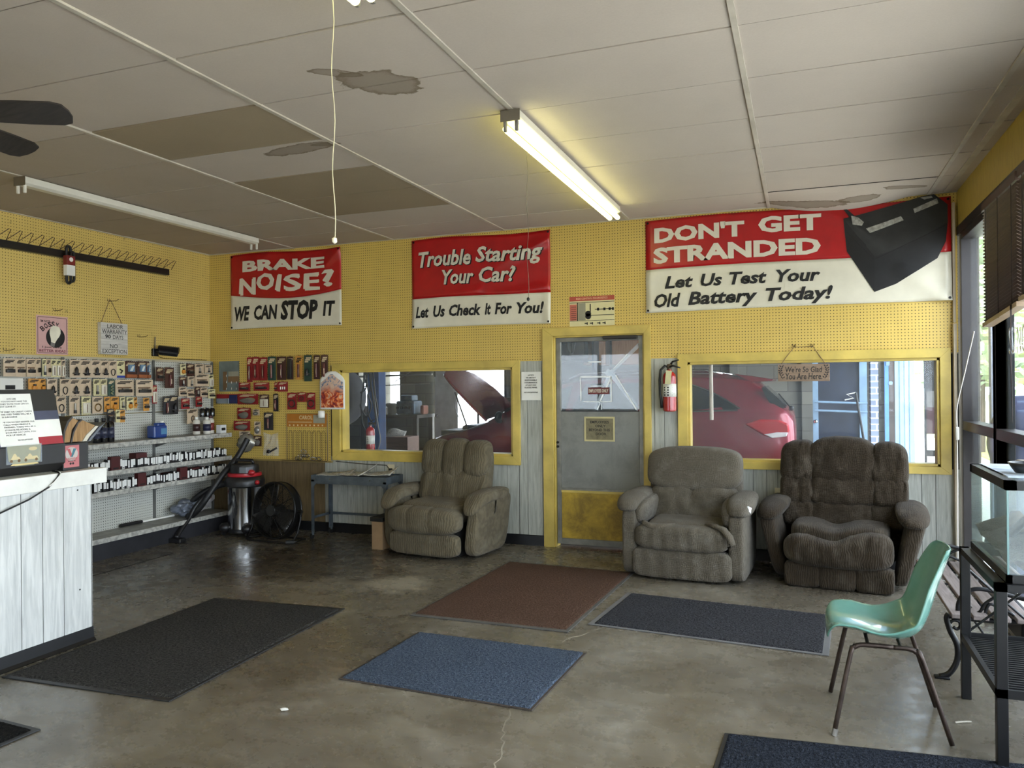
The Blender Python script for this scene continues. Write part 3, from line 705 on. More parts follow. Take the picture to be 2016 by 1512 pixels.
# ceiling fan -------------------------------------------------------
t = thing('ceiling_fan', 'dark bladed ceiling fan at the upper left edge of the picture', 'ceiling fan', (-3.485, 2.163, ZC-.004))
fm = wood('dark fan blade', (36, 32, 30), (58, 52, 48), 0, .5); fb = mat('dark bronze', (44, 36, 30), .35, .6)
MB().lathe([(0, 0), (.07, 0), (.06, -.05), (.015, -.06), (.015, -.19), (.05, -.2), (.11, -.22), (.12, -.28), (.10, -.33), (.05, -.36), (0, -.365)][::-1], seg=24).build('motor_housing', fb, t, auto=40)
for k, a in enumerate((27.8, 99.8, 171.8, 243.8, 315.8)):
    M = Matrix.Rotation(radians(a), 4, 'Z')@Matrix.Rotation(-.32, 4, 'X')
    b = MB(); b2 = bmesh.new()
    pr = [(.18, .05), (.24, .065), (.42, .075), (.565, .075), (.605, .06), (.62, .02)]
    up = [b2.verts.new((x, w_, .004)) for x, w_ in pr]+[b2.verts.new((x, -w_, .004)) for x, w_ in pr[::-1]]
    dn = [b2.verts.new((v.co.x, v.co.y, -.004)) for v in up]; b2.faces.new(up); b2.faces.new(dn[::-1])
    for i in range(len(up)): b2.faces.new([up[i], dn[i], dn[(i+1) % len(up)], up[(i+1) % len(up)]])
    b2.transform(Matrix.Translation((0, 0, -.315))@M); b.add(b2); b.build('blade', fm, t)
    MB().box(.09, .22, -.018, .018, -.318, -.30, M=Matrix.Rotation(radians(a), 4, 'Z')).build('blade_iron', fb, t)
# ---------------------------------------------------------------- left wall signs
LW = pi/2
t = thing('tin_sign', "pink tin sign with a light bulb, I'm not bossy I just have better ideas", 'sign', (XL+.004, 5.024, 1.848), LW)
MB().box(-.155, .155, -.004, 0, 0, .345, .002).build('panel', mat('pink enamel', (212, 168, 164), .4, var=.06), t)
bd = MB()
for q in ((-.140, .140, .328, .332), (-.140, .140, .012, .016), (-.144, -.140, .016, .328), (.140, .144, .016, .328)): bd.box(q[0], q[1], -.0052, -.004, q[2], q[3])
bd.build('border_line', mat('sign black', (46, 34, 36), .5), t)
dk = MB().lathe([(0, 0), (.093, 0), (.093, .0008), (0, .0008)], seg=36, M=Matrix.Translation((.03, -.0042, .155))@Matrix.Rotation(pi/2, 4, 'X')); dk.build('black_disc', M_INK, t)
bl = MB(); pr = [(.0, .105), (.03, .10), (.048, .08), (.055, .05), (.048, .018), (.032, -.012), (.022, -.04), (.02, -.05)]
pl = [(-x, z) for x, z in pr[1:][::-1]]+pr; bl.prism([(x, z) for x, z in pl], 1, -.0064, -.0052)
R_ = Matrix.Translation((.015, 0, .155))@Matrix.Rotation(.22, 4, 'Y'); bl.bm.transform(R_); bl.build('bulb_picture', mat('bulb white', (236, 230, 208), .4), t)
bl = MB().box(-.020, .020, -.0066, -.005, -.085, -.05); bl.bm.transform(R_); bl.build('bulb_base_picture', mat('bulb cap grey', (120, 116, 112), .4), t)
lt = MB()
f4 = lambda c: V((c.x, -.0058, c.z))
letters(MB(), "I'M NOT", -.12, -.025, .283, .305, off=.02, fn=f4).build('lettering', mat('sign black', (46, 34, 36), .5), t)
for i, (ch, ax, az, rt) in enumerate((('B', -.098, .228, .75), ('O', -.065, .252, .5), ('S', -.028, .268, .25), ('S', .006, .272, .05), ('Y', .045, .262, -.2))): letters(lt, ch, ax-.017, ax+.017, az-.024, az+.024, off=.035, rot=rt, fn=f4)
letters(MB(), 'I just have', -.10, .09, .052, .074, off=.02, fn=f4).build('lettering', mat('sign black', (46, 34, 36), .5), t); lt.build('lettering', mat('sign black', (46, 34, 36), .5), t)
letters(MB(), 'BETTER IDEAS', -.13, .13, .022, .044, off=.03, fn=f4).build('red_lettering', mat('plum print', (120, 56, 70), .5), t)
t = thing('box_sign', 'grey wooden box sign on a cord, labor warranty 90 days no exception', 'sign', (XL+.004, 5.655, 1.868), LW)
MB().box(-.155, .155, -.045, 0, 0, .305, .003).build('box', wood('grey washed wood', (186, 182, 174), (222, 218, 210), 0, .7), t)
lt = MB(); f5 = lambda c: V((c.x, -.0458, c.z))
for s, x0, x1, z0, o in (('LABOR', -.085, .10, .252, .005), ('WARRANTY', -.145, .145, .202, .005), ('90', -.11, -.045, .152, .03), ('DAYS', -.02, .10, .150, .005), ('NO', -.055, .035, .062, .005), ('EXCEPTION', -.14, .14, .012, .005)): letters(lt, s, x0, x1, z0, z0+.038, off=o, fn=f5)
lt.build('lettering', M_INK, t)
ln = MB().use(mat('board line', (110, 108, 104), .8))
for z in (.098, .148, .198, .248): ln.box(-.153, .153, -.0454, -.045, z, z+.0015)
ln.build('board_seams', None, t)
MB().tube([(-.13, -.02, .305), (-.045, -.03, .52), (-.035, -.03, .525), (-.025, -.03, .52), (.11, -.02, .305)], .003, 6).build('cord', cd, t)
peg_hook((XL, 5.63, 2.385), LW, 'long wire peg hook carrying the cord of the warranty sign', .13)
peg_hook((XL, 5.05, 2.243), LW, 'bent wire peg hook just above the pink tin sign', .10)
peg_hook((XL, 5.99, 2.06), LW, 'empty wire peg hook to the right of the warranty sign', .12)
peg_hook((XL, 4.585, 1.87), LW, 'empty wire peg hook low at the picture edge beside the pink sign', .12)
# belt rail with wire hooks
t = thing('belt_rail', 'long black rail with a zigzag of wire belt hooks high on the yellow wall', 'rail', (XL, 5.35, 2.725), LW)
MB().box(-1.3, 1.0, -.055, 0, -.0, .065, .004).build('bar', mat('black enamel rail', (24, 20, 18), .4), t)
zg = MB(); pts = []
for k in range(23):
    x = -1.28+k*.10; pts += [(x, -.05, .066), (x+.055, -.15, .145), (x+.065, -.155, .135)]
zg.tube(pts+[(1.03, -.05, .066)], .0032, 5); zg.build('hook_wire', M_WIRE, t)
t = thing('belt_package', 'black drive belt in a red and white sleeve hanging from the rail', 'belt', (XL+.09, 5.125, 2.49), LW)
MB().tube([(.022*cos(a)*1.0, 0, .165+(.14 if sin(a) > 0 else -.13)+.032*sin(a)) for a in [i*2*pi/20 for i in range(20)]], .013, 6, closed=True, flat=1.).build('belt', mat('rubber belt', (20, 19, 19), .6), t, smooth=True)
MB().tube([(.03+.018*cos(a), -.01, .16+(.10 if sin(a) > 0 else -.11)+.03*sin(a)) for a in [i*2*pi/20 for i in range(20)]], .011, 6, closed=True).build('belt_loop', mat('rubber belt', (20, 19, 19), .6), t, smooth=True)
MB().box(-.04, .045, -.028, .018, .07, .165, .004).build('white_sleeve', M_PAPER, t); MB().box(-.041, .046, -.029, .019, .165, .25, .004).build('red_sleeve', mat('sleeve red', (120, 34, 30), .45), t)
MB().lathe([(0, 0), (.02, 0), (.02, .001), (0, .001)], seg=16, M=Matrix.Translation((.003, -.029, .215))@Matrix.Rotation(pi/2, 4, 'X')).build('logo_disc', M_PAPER, t)
# security camera
t = thing('security_camera', 'black bullet camera with an antenna on the yellow wall over the shelves', 'camera', (XL, 6.19, 1.90), LW)
blkp = mat('black plastic', (20, 20, 22), .35)
MB().box(-.04, .03, -.03, 0, -.03, .05, .006).tube([(0, -.02, .02), (.02, -.09, .0)], .014, 8).build('bracket', blkp, t)
MB().tube([(.0, -.07, .015), (.10, -.21, -.005)], [.032, .034], 16).build('body', blkp, t, auto=40); MB().tube([(.0, -.06, .05), (.105, -.225, .028)], .034, 8, flat=1.2).build('sun_hood', blkp, t)
MB().tube([(.10, -.21, -.005), (.105, -.216, -.006)], .022, 16).build('lens', mat('lens glass', (40, 44, 60), .08, coat=1.), t)
MB().tube([(-.01, -.02, .05), (-.012, -.025, .17)], .005, 6).build('antenna', blkp, t)
MB().tube([(.03, -.02, -.03), (.12, -.01, -.05), (.3, -.006, -.05), (.74, -.006, -.05)], .003, 5).build('cable', blkp, t)
# ---------------------------------------------------------------- wall shelving unit
t = thing('shelving_unit', 'grey steel wall shelving with a white pegboard back and four shelves', 'shelving', (0, 0, 0))
XS = -6.2
bk = MB()
for y0, y1 in ((3.7, 5.05), (5.08, 6.085), (6.115, 6.92)):
    bk.box(XL+.01, XS, y0, y1, .19, 1.29).box(XL+.01, XS, y0, y1, 1.298, 1.815)
bk.build('pegboard_back', m_peg_w, t)
m_gst = mat('grey steel shelf', (148, 146, 138), .5, .0, var=.18, scale=10); m_up = mat('slotted grey upright', (112, 112, 108), .5, .3)
for y in (5.065, 6.10, 6.935):
    u = MB().box(XL+.01, XS+.012, y-.015, y+.015, 0, 1.825).use(m_dark)
    for k in range(44): u.box(XS+.0115, XS+.0125, y-.004, y+.004, .22+k*.036, .24+k*.036)
    u.mats = [m_up, m_dark]; u.build('upright', None, t)
MB().box(XL+.006, XS+.006, 3.7, 6.95, 1.813, 1.835).build('top_rail', mat('buff rail', (186, 176, 150), .5), t)
m_lip = mat('chipped shelf edge', (176, 174, 166), .5, var=.3, scale=30)
for nm, z, xf in (('shelf', 1.045, -5.87), ('shelf', .795, -5.87), ('shelf', .612, -5.87), ('base_shelf', .20, -5.87)):
    o = MB().box(XS+.01, xf-.002, 3.7, 6.86, z-.02, z-.004).build(nm, m_gst, t)
    l = MB()
    for y0, y1 in ((3.7, 4.99), (5.0, 5.98), (5.985, 6.86)): l.box(xf-.003, xf+.012, y0, y1, z-.045, z, .003)
    l.build('edge_strip', m_lip, o)
    for y in (5.065, 6.10) if z > .3 else ():
        MB().prism([(XS+.01, z-.02), (xf-.02, z-.02), (XS+.01, z-.11)], 1, y+.016, y+.02).build('bracket', m_up, o)
MB().box(XS, -5.90, 3.7, 6.86, 0, .155).build('kick_plate', mat('dented dark kick plate', (62, 62, 66), .35, .4, var=.2, scale=3, bump=.4, bscale=3), t)
# carded parts -------------------------------------------------------
CARD = dict(t=('tan', (202, 180, 152)), w=('cream', (222, 214, 198)), o=('orange', (204, 146, 66)), n=('brown', (104, 66, 44)), k=('black', (36, 34, 36)), r=('red', (138, 26, 28)), b=('brown', (70, 40, 32)), g=('dark green', (38, 66, 56)))
PROD = dict(m='a dark block', c='stacked dark rollers', r='a pale rod', s='a clear strip', p='a black plug', l='a long tool', z='a zigzag chain', k='an amber lens', o='a ring', b='small fittings', g='a silver bag', d='a dark bar', w='three pale pins', h='hooks')
ORD = 'first second third fourth fifth sixth seventh eighth ninth tenth eleventh twelfth thirteenth fourteenth fifteenth sixteenth seventeenth eighteenth nineteenth twentieth'.split()
def P_(c, r=.45, m=0, nm=None): return mat(nm or 'product %d %d %d' % c, c, r, m)
def carded(name, label, loc, rz, w_, h_, code, back, group):
    t = thing(name, label, 'packet', loc, rz, group)
    cn, cc = CARD[code[0]]; hw = w_/2-.002; tilt = random.uniform(-.03, .03)
    cm = mat(cn+' card', cc, .55, var=.1, scale=12)
    hd = .3 if code[0] in 'two' else .22
    c = MB().box(-hw, hw, -.0012, .0012, -h_, 0)
    c.build('card', cm, t)
    pr = MB().use(M_INK if code[0] in 'two' else mat('pale print', (196, 176, 140), .5))
    for z, a, b in ((.10, .5, .8), (.17, .7, .6), (.24, .8, .1)): pr.box(-hw*a, hw*b, -.0022, -.0012, -h_*z-h_*.035, -h_*z+h_*.02)
    pr.build('header_print', None, t)
    zc = -h_*.64; q = MB(); k = code[1]; s = min(hw, h_*.3)
    dk, gy, am, rd = P_((34, 30, 28)), P_((150, 144, 132), .35, .4), P_((196, 128, 40)), P_((120, 28, 24))
    if k == 'm':
        q.use(dk).box(-hw*.7, hw*.7, -.022, -.001, zc-s*.5, zc+s*.15, .004).use(P_((110, 84, 60))).box(-hw*.75, hw*.65, -.012, -.001, zc+s*.35, zc+s*.62, .003).use(gy).tube([(-hw*.35, -.012, zc+s*.25), (hw*.35, -.012, zc+s*.25)], s*.14, 8)
    elif k == 'c':
        for i in range(3): q.use(dk).lathe([(s*.42, -s*.25), (s*.5, -s*.1), (s*.36, s*.0), (s*.5, s*.12), (s*.42, s*.25)], (0, -.018, zc-s*.55+i*s*.55), 10)
    elif k == 'r': q.use(gy).tube([(0, -.012, zc-h_*.27), (0, -.012, zc+h_*.27)], min(.010, hw*.5), 8).use(dk).tube([(0, -.012, zc-h_*.27), (0, -.012, zc-h_*.1)], min(.013, hw*.6), 8)
    elif k == 's': q.use(P_((214, 206, 188), .15)).box(-hw*.8, hw*.8, -.014, -.001, zc-h_*.30, zc+h_*.30, .004).use(P_((112, 80, 56))).tube([(0, -.016, zc-h_*.24), (0, -.016, zc+h_*.2)], .003, 6)
    elif k == 'p': q.use(dk).lathe([(0, -s*.8), (s*.45, -s*.8), (s*.5, -s*.5), (s*.3, -s*.4), (s*.32, s*.3), (s*.2, s*.6), (0, s*.9)], (0, -.022, zc), 10).use(P_((70, 66, 62))).box(-s*.62, s*.62, -.03, -.002, zc-s*.5, zc-s*.3, .003)
    elif k == 'l':
        if cn in ('tan', 'cream'): q.use(dk).tube([(s*.5*cos(a), -.008, zc+s*.9*sin(a)*(.6 if a < pi else 1)) for a in [i*2*pi/12 for i in range(12)]], .004, 6, closed=True)
        else: q.use(P_((96, 40, 30)) if cn != 'dark green' else P_((116, 60, 54))).tube([(0, -.012, -h_*.9), (0, -.012, -h_*.35)], min(.012, hw*.4), 8).use(P_((180, 160, 130), .25, .6)).tube([(hw*.1, -.02, -h_*.8), (hw*.1, -.02, -h_*.55)], .004, 6)
    elif k == 'z':
        q.use(P_((190, 190, 150), .25, .3)).tube([((-1)**i*hw*.35, -.01, zc-h_*.28+i*h_*.09) for i in range(7)], .007, 6)
    elif k == 'k': q.use(am).lathe([(0, 0), (s*.7, .004), (s*.6, .018), (0, .026)], seg=14, M=Matrix.Translation((0, 0, zc-s*.2))@Matrix.Rotation(pi/2, 4, 'X')).use(dk).box(-s*.3, s*.3, -.02, -.001, zc+s*.3, zc+s*.8, .003)
    elif k == 'o': q.use(P_((120, 92, 50), .35, .5) if cn == 'tan' else P_((70, 58, 50), .3, .3)).tube([(s*.72*cos(a), -.008, zc+s*.72*sin(a)) for a in [i*2*pi/16 for i in range(16)]], s*.13, 6, closed=True)
    elif k == 'b': q.use(dk).tube([(-s*.4, -.01, zc+s*.5), (s*.2, -.012, zc+s*.2), (-s*.2, -.012, zc-s*.3)], .007, 6).use(P_((34, 60, 150))).box(-hw, hw, -.0026, -.0012, -h_, -h_*.87)
    elif k == 'g': q.use(P_((136, 132, 124), .25, .5, 'foil bag')).ball((hw*.1, -.018, zc), 1, 2, (hw*.75, .02, h_*.3), .25)
    elif k == 'd': q.use(dk).box(-hw*.6, hw*.6, -.02, -.001, -h_*.95, -h_*.1, .004)
    elif k == 'w':
        for i in (-1, 0, 1): q.use(P_((226, 220, 200), .3)).tube([(i*hw*.4, -.008, zc-h_*.14), (i*hw*.4, -.008, zc+h_*.14)], .006, 8)
    if k == 'p' and code[0] == 'b':
        q = MB().use(P_((112, 140, 168), .2, 0, 'blue picture')).box(-hw*.45, hw*.5, -.024, -.001, -h_*.62, -h_*.2).use(P_((210, 214, 206))).prism([(-hw*.4, -h_*.56), (hw*.1, -h_*.56), (hw*.4, -h_*.28), (hw*.05, -h_*.28)], 1, -.0246, -.024).use(P_((150, 84, 44))).box(-hw*.9, hw*.9, -.023, -.001, -h_*.97, -h_*.78)
    if q.bm.verts: q.build('product', None, t, auto=45)
    else: q.bm.free()
    MB().tube([(0, back, .006), (0, -.012, .004), (0, -.02, .012)], .002, 5).build('hanger', M_WIRE, t)
    return t
R1 = [(4.47,4.577,1.647,1.797,'tm'),(4.577,4.665,1.646,1.798,'tm'),(4.665,4.755,1.646,1.798,'tm'),(4.76,4.813,1.649,1.801,'tc'),(4.813,4.852,1.649,1.8,'wr'),(4.852,4.902,1.649,1.8,'tc'),(4.904,4.957,1.645,1.8,'ws'),(4.957,5.003,1.645,1.801,'ws'),(5.005,5.044,1.643,1.8,'ts'),(5.081,5.193,1.642,1.801,'tp'),(5.193,5.314,1.642,1.803,'tp'),(5.314,5.41,1.643,1.804,'tp'),(5.41,5.497,1.642,1.803,'tp'),(5.497,5.586,1.642,1.804,'tl'),(5.592,5.689,1.643,1.803,'wb'),(5.685,5.824,1.639,1.803,'bp'),(5.826,5.94,1.638,1.805,'bp'),(5.942,5.988,1.636,1.803,'bp')]
R2 = [(4.692,4.797,1.515,1.63,'ok'),(4.797,4.856,1.514,1.629,'ok'),(4.865,4.961,1.486,1.627,'tp'),(4.976,5.085,1.479,1.63,'tl'),(5.085,5.191,1.477,1.628,'tp'),(5.191,5.312,1.476,1.628,'tp'),(5.318,5.4,1.474,1.629,'wr'),(5.402,5.489,1.473,1.629,'ws'),(5.495,5.566,1.471,1.626,'gz'),(5.572,5.793,1.469,1.623,'tm'),(5.824,6.02,1.462,1.624,'tm')]
R3 = [(4.954,5.052,1.323,1.475,'tl'),(5.083,5.19,1.304,1.473,'tr'),(5.2,5.301,1.304,1.469,'ws'),(5.31,5.435,1.309,1.464,'to'),(5.447,5.514,1.32,1.462,'ok'),(5.517,5.624,1.327,1.461,'ok'),(5.63,5.695,1.343,1.456,'wr'),(5.698,5.791,1.331,1.453,'wk'),(5.794,5.838,1.344,1.449,'ok'),(5.897,5.981,1.314,1.444,'om')]
R4 = [(5.469,5.563,1.22,1.348,'km'),(5.573,5.623,1.216,1.336,'wm'),(5.625,5.69,1.213,1.332,'om')]
R5 = [(6.012,6.079,1.384,1.568,'rs')]
CL = [(6.068,6.171,1.61,1.749,'nm'),(6.191,6.325,1.54,1.751,'nl'),(6.399,6.48,1.677,1.793,'wk'),(6.49,6.611,1.667,1.795,'nm'),(6.617,6.747,1.691,1.798,'tr'),(6.754,6.879,1.704,1.79,'tr'),(6.383,6.485,1.559,1.655,'nr'),(6.494,6.606,1.552,1.661,'tr'),(6.615,6.806,1.555,1.694,'tm'),(6.813,6.898,1.548,1.684,'ws'),(6.381,6.481,1.451,1.548,'tm'),(6.49,6.602,1.438,1.525,'tm'),(6.608,6.682,1.448,1.547,'nr'),(6.685,6.795,1.437,1.542,'tm'),(6.801,6.905,1.421,1.523,'wm'),(6.406,6.516,1.318,1.426,'rm'),(6.604,6.712,1.334,1.442,'rm'),(6.167,6.258,1.267,1.449,'kl'),(6.251,6.373,1.266,1.459,'kp'),(6.474,6.66,1.158,1.315,'tl')]
BK = [(-6.142,-5.866,1.495,1.834,'hang'),(-5.741,-5.672,1.597,1.87,'rl'),(-5.67,-5.583,1.615,1.873,'rl'),(-5.581,-5.466,1.613,1.866,'rl'),(-5.463,-5.357,1.612,1.873,'gl'),(-5.35,-5.216,1.615,1.87,'nl'),(-5.214,-5.128,1.619,1.868,'nd'),(-5.106,-5.01,1.616,1.873,'ol'),(-4.994,-4.891,1.598,1.877,'gp'),(-4.875,-4.789,1.619,1.874,'nl'),(-4.776,-4.693,1.618,1.875,'nl'),(-5.854,-5.703,1.495,1.593,'rm'),(-5.651,-5.451,1.501,1.593,'rm'),(-5.381,-5.333,1.493,1.588,'rm'),(-5.33,-5.205,1.49,1.597,'rw'),(-6.175,-5.888,1.359,1.466,'rk'),(-5.879,-5.591,1.351,1.469,'rg'),(-5.58,-5.447,1.314,1.459,'ns'),(-5.399,-5.324,1.277,1.465,'kl'),(-5.215,-5.087,1.296,1.476,'ro'),(-5.083,-4.965,1.379,1.48,'ro'),(-4.96,-4.852,1.296,1.474,'ro'),(-5.883,-5.694,1.186,1.313,'rg'),(-5.669,-5.579,1.229,1.295,'gg'),(-5.929,-5.707,1.062,1.167,'rg'),(-5.65,-5.564,1.018,1.163,'gg'),(-5.523,-5.399,1.071,1.263,'kl'),(-5.538,-5.334,0.792,1.016,'bag'),(-5.657,-5.554,0.891,1.004,'gg'),(-5.854,-5.708,0.963,1.053,'gg')]
def place_row(rows, where, group):
    for i, (y0, y1, z0, z1, code) in enumerate(rows):
        if y1 > 6.93: y0, y1 = y0-(y1-6.93), 6.93
        lab = '%s card with %s, %s along %s' % (CARD[code[0]][0], PROD[code[1]], ORD[i], where)
        if code == 'bp': lab = 'brown boxed part with a blue picture, %s along %s' % (ORD[i], where)
        carded('carded_part', lab, (-6.13+random.uniform(-.008, .008), (y0+y1)/2, z1), LW+random.uniform(-.12, .12), y1-y0, z1-z0, code, .052, group)
place_row(R1, 'the top row of the white pegboard', 'carded parts in the top pegboard row')
place_row(R2, 'the second row of the white pegboard', 'carded parts in the second pegboard row')
place_row(R3, 'the third row of the white pegboard', 'carded parts in the third pegboard row')
place_row(R4, 'the short fourth row of the white pegboard', 'carded parts in the fourth pegboard row')
place_row(R5, 'the steel upright between the two pegboard bays', None)
place_row(CL, 'the crowded cluster near the corner', 'carded parts clustered near the corner')
t = thing('key_box', 'flat white metal box with a small black label behind the black display', 'box', (-6.198, 4.55, 1.50), LW)
MB().box(-.11, .11, -.05, 0, 0, .135, .006).build('body', M_PAPER, t); MB().box(-.05, .035, -.052, -.049, .04, .075).build('label_strip', M_INK, t)
# back wall packs
def back_pack(i, x0, x1, z0, z1, code):
    d = YB-.012
    if code == 'hang':
        t = thing('blister_board', 'faded blue-grey display board with a few fittings left, beside the corner', 'display board', ((x0+x1)/2, YB-.004, z0))
        w_ = (x1-x0)/2; h_ = z1-z0
        MB().box(-w_, w_, -.004, 0, 0, h_).build('board', mat('faded blue card', (112, 122, 118), .6, var=.2), t)
        MB().box(-w_*.05, w_*.95, -.006, -.004, h_*.5, h_*.66).build('white_band', mat('grey slip', (150, 146, 128), .6), t)
        MB().box(-w_*.6, -w_*.2, -.006, -.004, h_*.04, h_*.66).box(-w_*.1, w_, -.006, -.004, h_*.3, h_*.5).build('brown_band', mat('brown band', (120, 92, 60), .6), t)
        for k, (a, b) in enumerate(((-.2, .48), (-.2, .28), (.3, .26), (.8, .26), (-.2, .05), (.3, .06), (.8, .06))): MB().tube([(a*w_, -.012, b*h_), (a*w_+.002, -.014, b*h_+.025)], .006, 6).build('fitting', P_((206, 200, 186), .25, .8), t)
        return
    if code == 'bag':
        t = thing('plastic_bag', 'clear plastic bag holding a dark fitting, pinned on the yellow pegboard', 'bag', ((x0+x1)/2, YB-.006, z1)); w_ = (x1-x0)/2; h_ = z1-z0
        MB().grid(lambda u, v: V(((u-.5)*2*w_*(1-.25*v*(1-v)), -.012-.02*sin(u*pi)*v+.006*sin(u*17+v*5), -h_*v+.03*abs(u-.5)*2*(1-v))), 14, 14).build('film', glass('clear film', .22), t, smooth=True)
        MB().tube([(-.05, -.02, -h_*.85), (.0, -.025, -h_*.8), (.08, -.02, -h_*.62)], .010, 8).ball((-.02, -.025, -h_*.8), .025, 1).build('fitting', P_((50, 46, 44), .35, .6), t, smooth=True)
        return
    w_, h_ = x1-x0, z1-z0
    names = dict(rl='red carded tool', gl='green carded tool', nl='brown carded tool', nd='dark brown packet', ol='orange carded tool', gp='dark green carded light', rm='small dark red packet', rw='red packet with three pale fuses', rk='red and blue strip packet', rg='red topped bag of fittings', ns='brown card with a bright rod', kl='black carded tool', ro='red card with a round part', gg='small foil bag')
    wh = 'top row' if z0 > 1.58 else 'second row' if z0 > 1.48 else 'middle row' if z0 > 1.26 else 'lower rows'
    sx = ' on the yellow pegboard, number'
    lab = '%s, %s from the corner along the yellow pegboard %s' % (names[code], ORD[back_pack.n.setdefault(wh, 0)], wh); back_pack.n[wh] += 1
    c2 = {'gl': 'gl', 'gp': 'gp', 'ol': 'ol', 'gg': 'gg', 'rg': 'rg'}.get(code, code)
    if code == 'rk':
        t = thing('carded_part', lab, 'packet', ((x0+x1)/2, d, z1), 0, 'carded parts on the yellow pegboard')
        MB().box(-w_/2, w_/2, -.002, .002, -h_*.45, 0).build('card', mat('red card', CARD['r'][1], .5), t)
        MB().box(-w_/2, w_*.12, -.012, .002, -h_, -h_*.45, .003).build('blister', P_((130, 136, 140), .2, .5), t); MB().box(w_*.14, w_/2, -.012, .002, -h_, -.01, .003).build('blue_end', P_((24, 34, 80)), t)
        return
    if code == 'gg': c2 = 'tg' if i % 2 else 'ng'
    if code == 'rg': c2 = 'rg'
    carded('carded_part', lab, ((x0+x1)/2, YB-.025, z1), random.uniform(-.1, .1), w_, h_, c2, .022, 'carded parts on the yellow pegboard')
back_pack.n = {}
for i, q in enumerate(BK): back_pack(i, *q)
# goods on the shelves ------------------------------------------------
def bulb_box(w_, h_, dep, style):
    mb = MB(); wl, bk_, rd = mat('white carton', (226, 226, 222), .55, var=.04), mat('black carton', (24, 23, 24), .5), mat('maroon carton', (74, 22, 22), .5)
    body = (bk_, wl, rd, bk_)[style]
    mb.use(body).box(-w_/2, w_/2, -dep, 0, 0, h_, .0015, seg=1)
    if style in (0, 3): mb.use(wl).box(-w_*.42, w_*.42, -dep-.0008, -dep, h_*(.3 if style == 0 else .12), h_*.97)
    else: mb.use(M_INK).box(-w_*.3, w_*.3, -dep-.0008, -dep, h_*.1, h_*.2)
    return mb.build('bulb_box', None, None)
def bulb_rows():
    sty = ('slim black bulb carton with a white label', 'white bulb carton', 'maroon bulb carton', 'black bulb carton with a tall white face')
    for z, y0, y1, shn in ((.795, 4.95, 6.80, 'second shelf down'), (.612, 4.95, 6.80, 'third shelf down')):
        proto = {}; y = y0
        while y < y1:
            s = random.choice((0, 0, 0, 3, 3, 1)) if random.random() > .02 else 2
            sz = random.choice((0, 0, 0, 1, 2)) if s != 2 else 3
            w_, h_ = ((.022, .078), (.034, .085), (.026, .10), (.10, .125))[sz]
            k = (s, sz)
            if k not in proto: proto[k] = bulb_box(w_-.002, h_, .05, s); o = proto[k]
            else: o = proto[k].copy(); COL.objects.link(o)
            lean = random.uniform(-.02, .02) if random.random() > .08 else .14
            o.location = (-5.935+random.uniform(-.012, .012), y+w_/2, z-.003); o.rotation_euler = (0, 0, LW); 
            tag(o, '%s on the %s' % (('small ', 'wide ', 'tall ', 'big ')[sz]+sty[s], shn), 'box', '%s %s %s' % (('small', 'wide', 'tall', 'big')[sz], sty[s]+'s', shn))
            y += w_+random.choice((0, .001, .002, .004, .012 if random.random() > .6 else .001))
bulb_rows()
for y, z, w_, h_, shn in ((5.68, .795, .13, .13, 'second'), (6.42, .612, .17, .10, 'third'), (5.10, .612, .08, .09, 'third'), (6.05, .612, .11, .085, 'third')):
    o = bulb_box(w_, h_, .09, 2); o.location = (-6.01, y, z-.003); o.rotation_euler = (0, 0, LW); tag(o, 'large maroon carton behind the bulb boxes, %s shelf down, %s' % (shn, 'near the counter' if y < 5.5 else 'past the steel upright' if y > 6.2 else 'beside the upright'), 'box')
    o.name = 'carton'
t = thing('coolant_jug', 'square blue plastic jug with a label and cap, on the top shelf', 'jug', (-6.05, 6.0, 1.042), LW)
bp = mat('blue plastic', (24, 60, 130), .3, coat=.3)
MB().box(-.085, .085, -.05, .05, 0, .125, .014).build('body', bp, t, smooth=False); MB().box(-.02, .085, -.03, .03, .11, .15, .012).build('handle', bp, t)
MB().tube([(.06, 0, .14), (.06, 0, .165)], .02, 14).build('cap', M_PAPER, t); MB().box(.0, .078, -.0515, -.05, .035, .095).build('label', mat('blue label', (80, 130, 170), .4), t)
letters(MB(), 'BLUE', .01, .068, .07, .088, off=.02, fn=lambda c: V((c.x, -.052, c.z))).bm.free()
def bottle(name, label, x, y, z, r, h_, body, cap, band=None, group=None):
    t = thing(name, label, 'bottle', (x, y, z), LW, group)
    MB().lathe([(r*.96, 0), (r, .006), (r, h_*.74), (r*.8, h_*.82), (r*.45, h_*.86), (r*.42, h_*.88)], seg=20).build('body', body, t, auto=40)
    MB().lathe([(r*.5, h_*.87), (r*.5, h_*.99), (r*.42, h_)], seg=16).build('cap', cap, t, auto=40)
    if band: MB().lathe([(r*1.01, h_*.18), (r*1.01, h_*.6)], seg=20).build('label_wrap', band, t, smooth=True)
    return t
gl_b = mat('black glossy bottle', (14, 14, 18), .15, coat=.6)
for y, lb in ((5.30, 'nearest of the black bottles behind the catalogs on the top shelf'), (5.375, 'middle black bottle behind the catalogs on the top shelf'), (5.45, 'black bottle at the far end of the trio behind the catalogs')): bottle('black_bottle', lb, -6.06, y, 1.042, .036, .225, gl_b, M_INK, mat('bottle label', (60, 64, 84), .3, var=.5, scale=40))
wb_ = mat('white bottle', (214, 208, 196), .4)
bottle('white_bottle', 'white bottle with a dark label, nearest of the corner bottles on the top shelf', -6.08, 6.57, 1.042, .038, .185, wb_, M_PAPER, mat('dark label', (60, 36, 34), .4))
bottle('white_bottle', 'white spray can with black and blue label between its corner neighbours', -6.02, 6.66, 1.042, .040, .18, wb_, M_PAPER, mat('navy label', (40, 40, 66), .4))
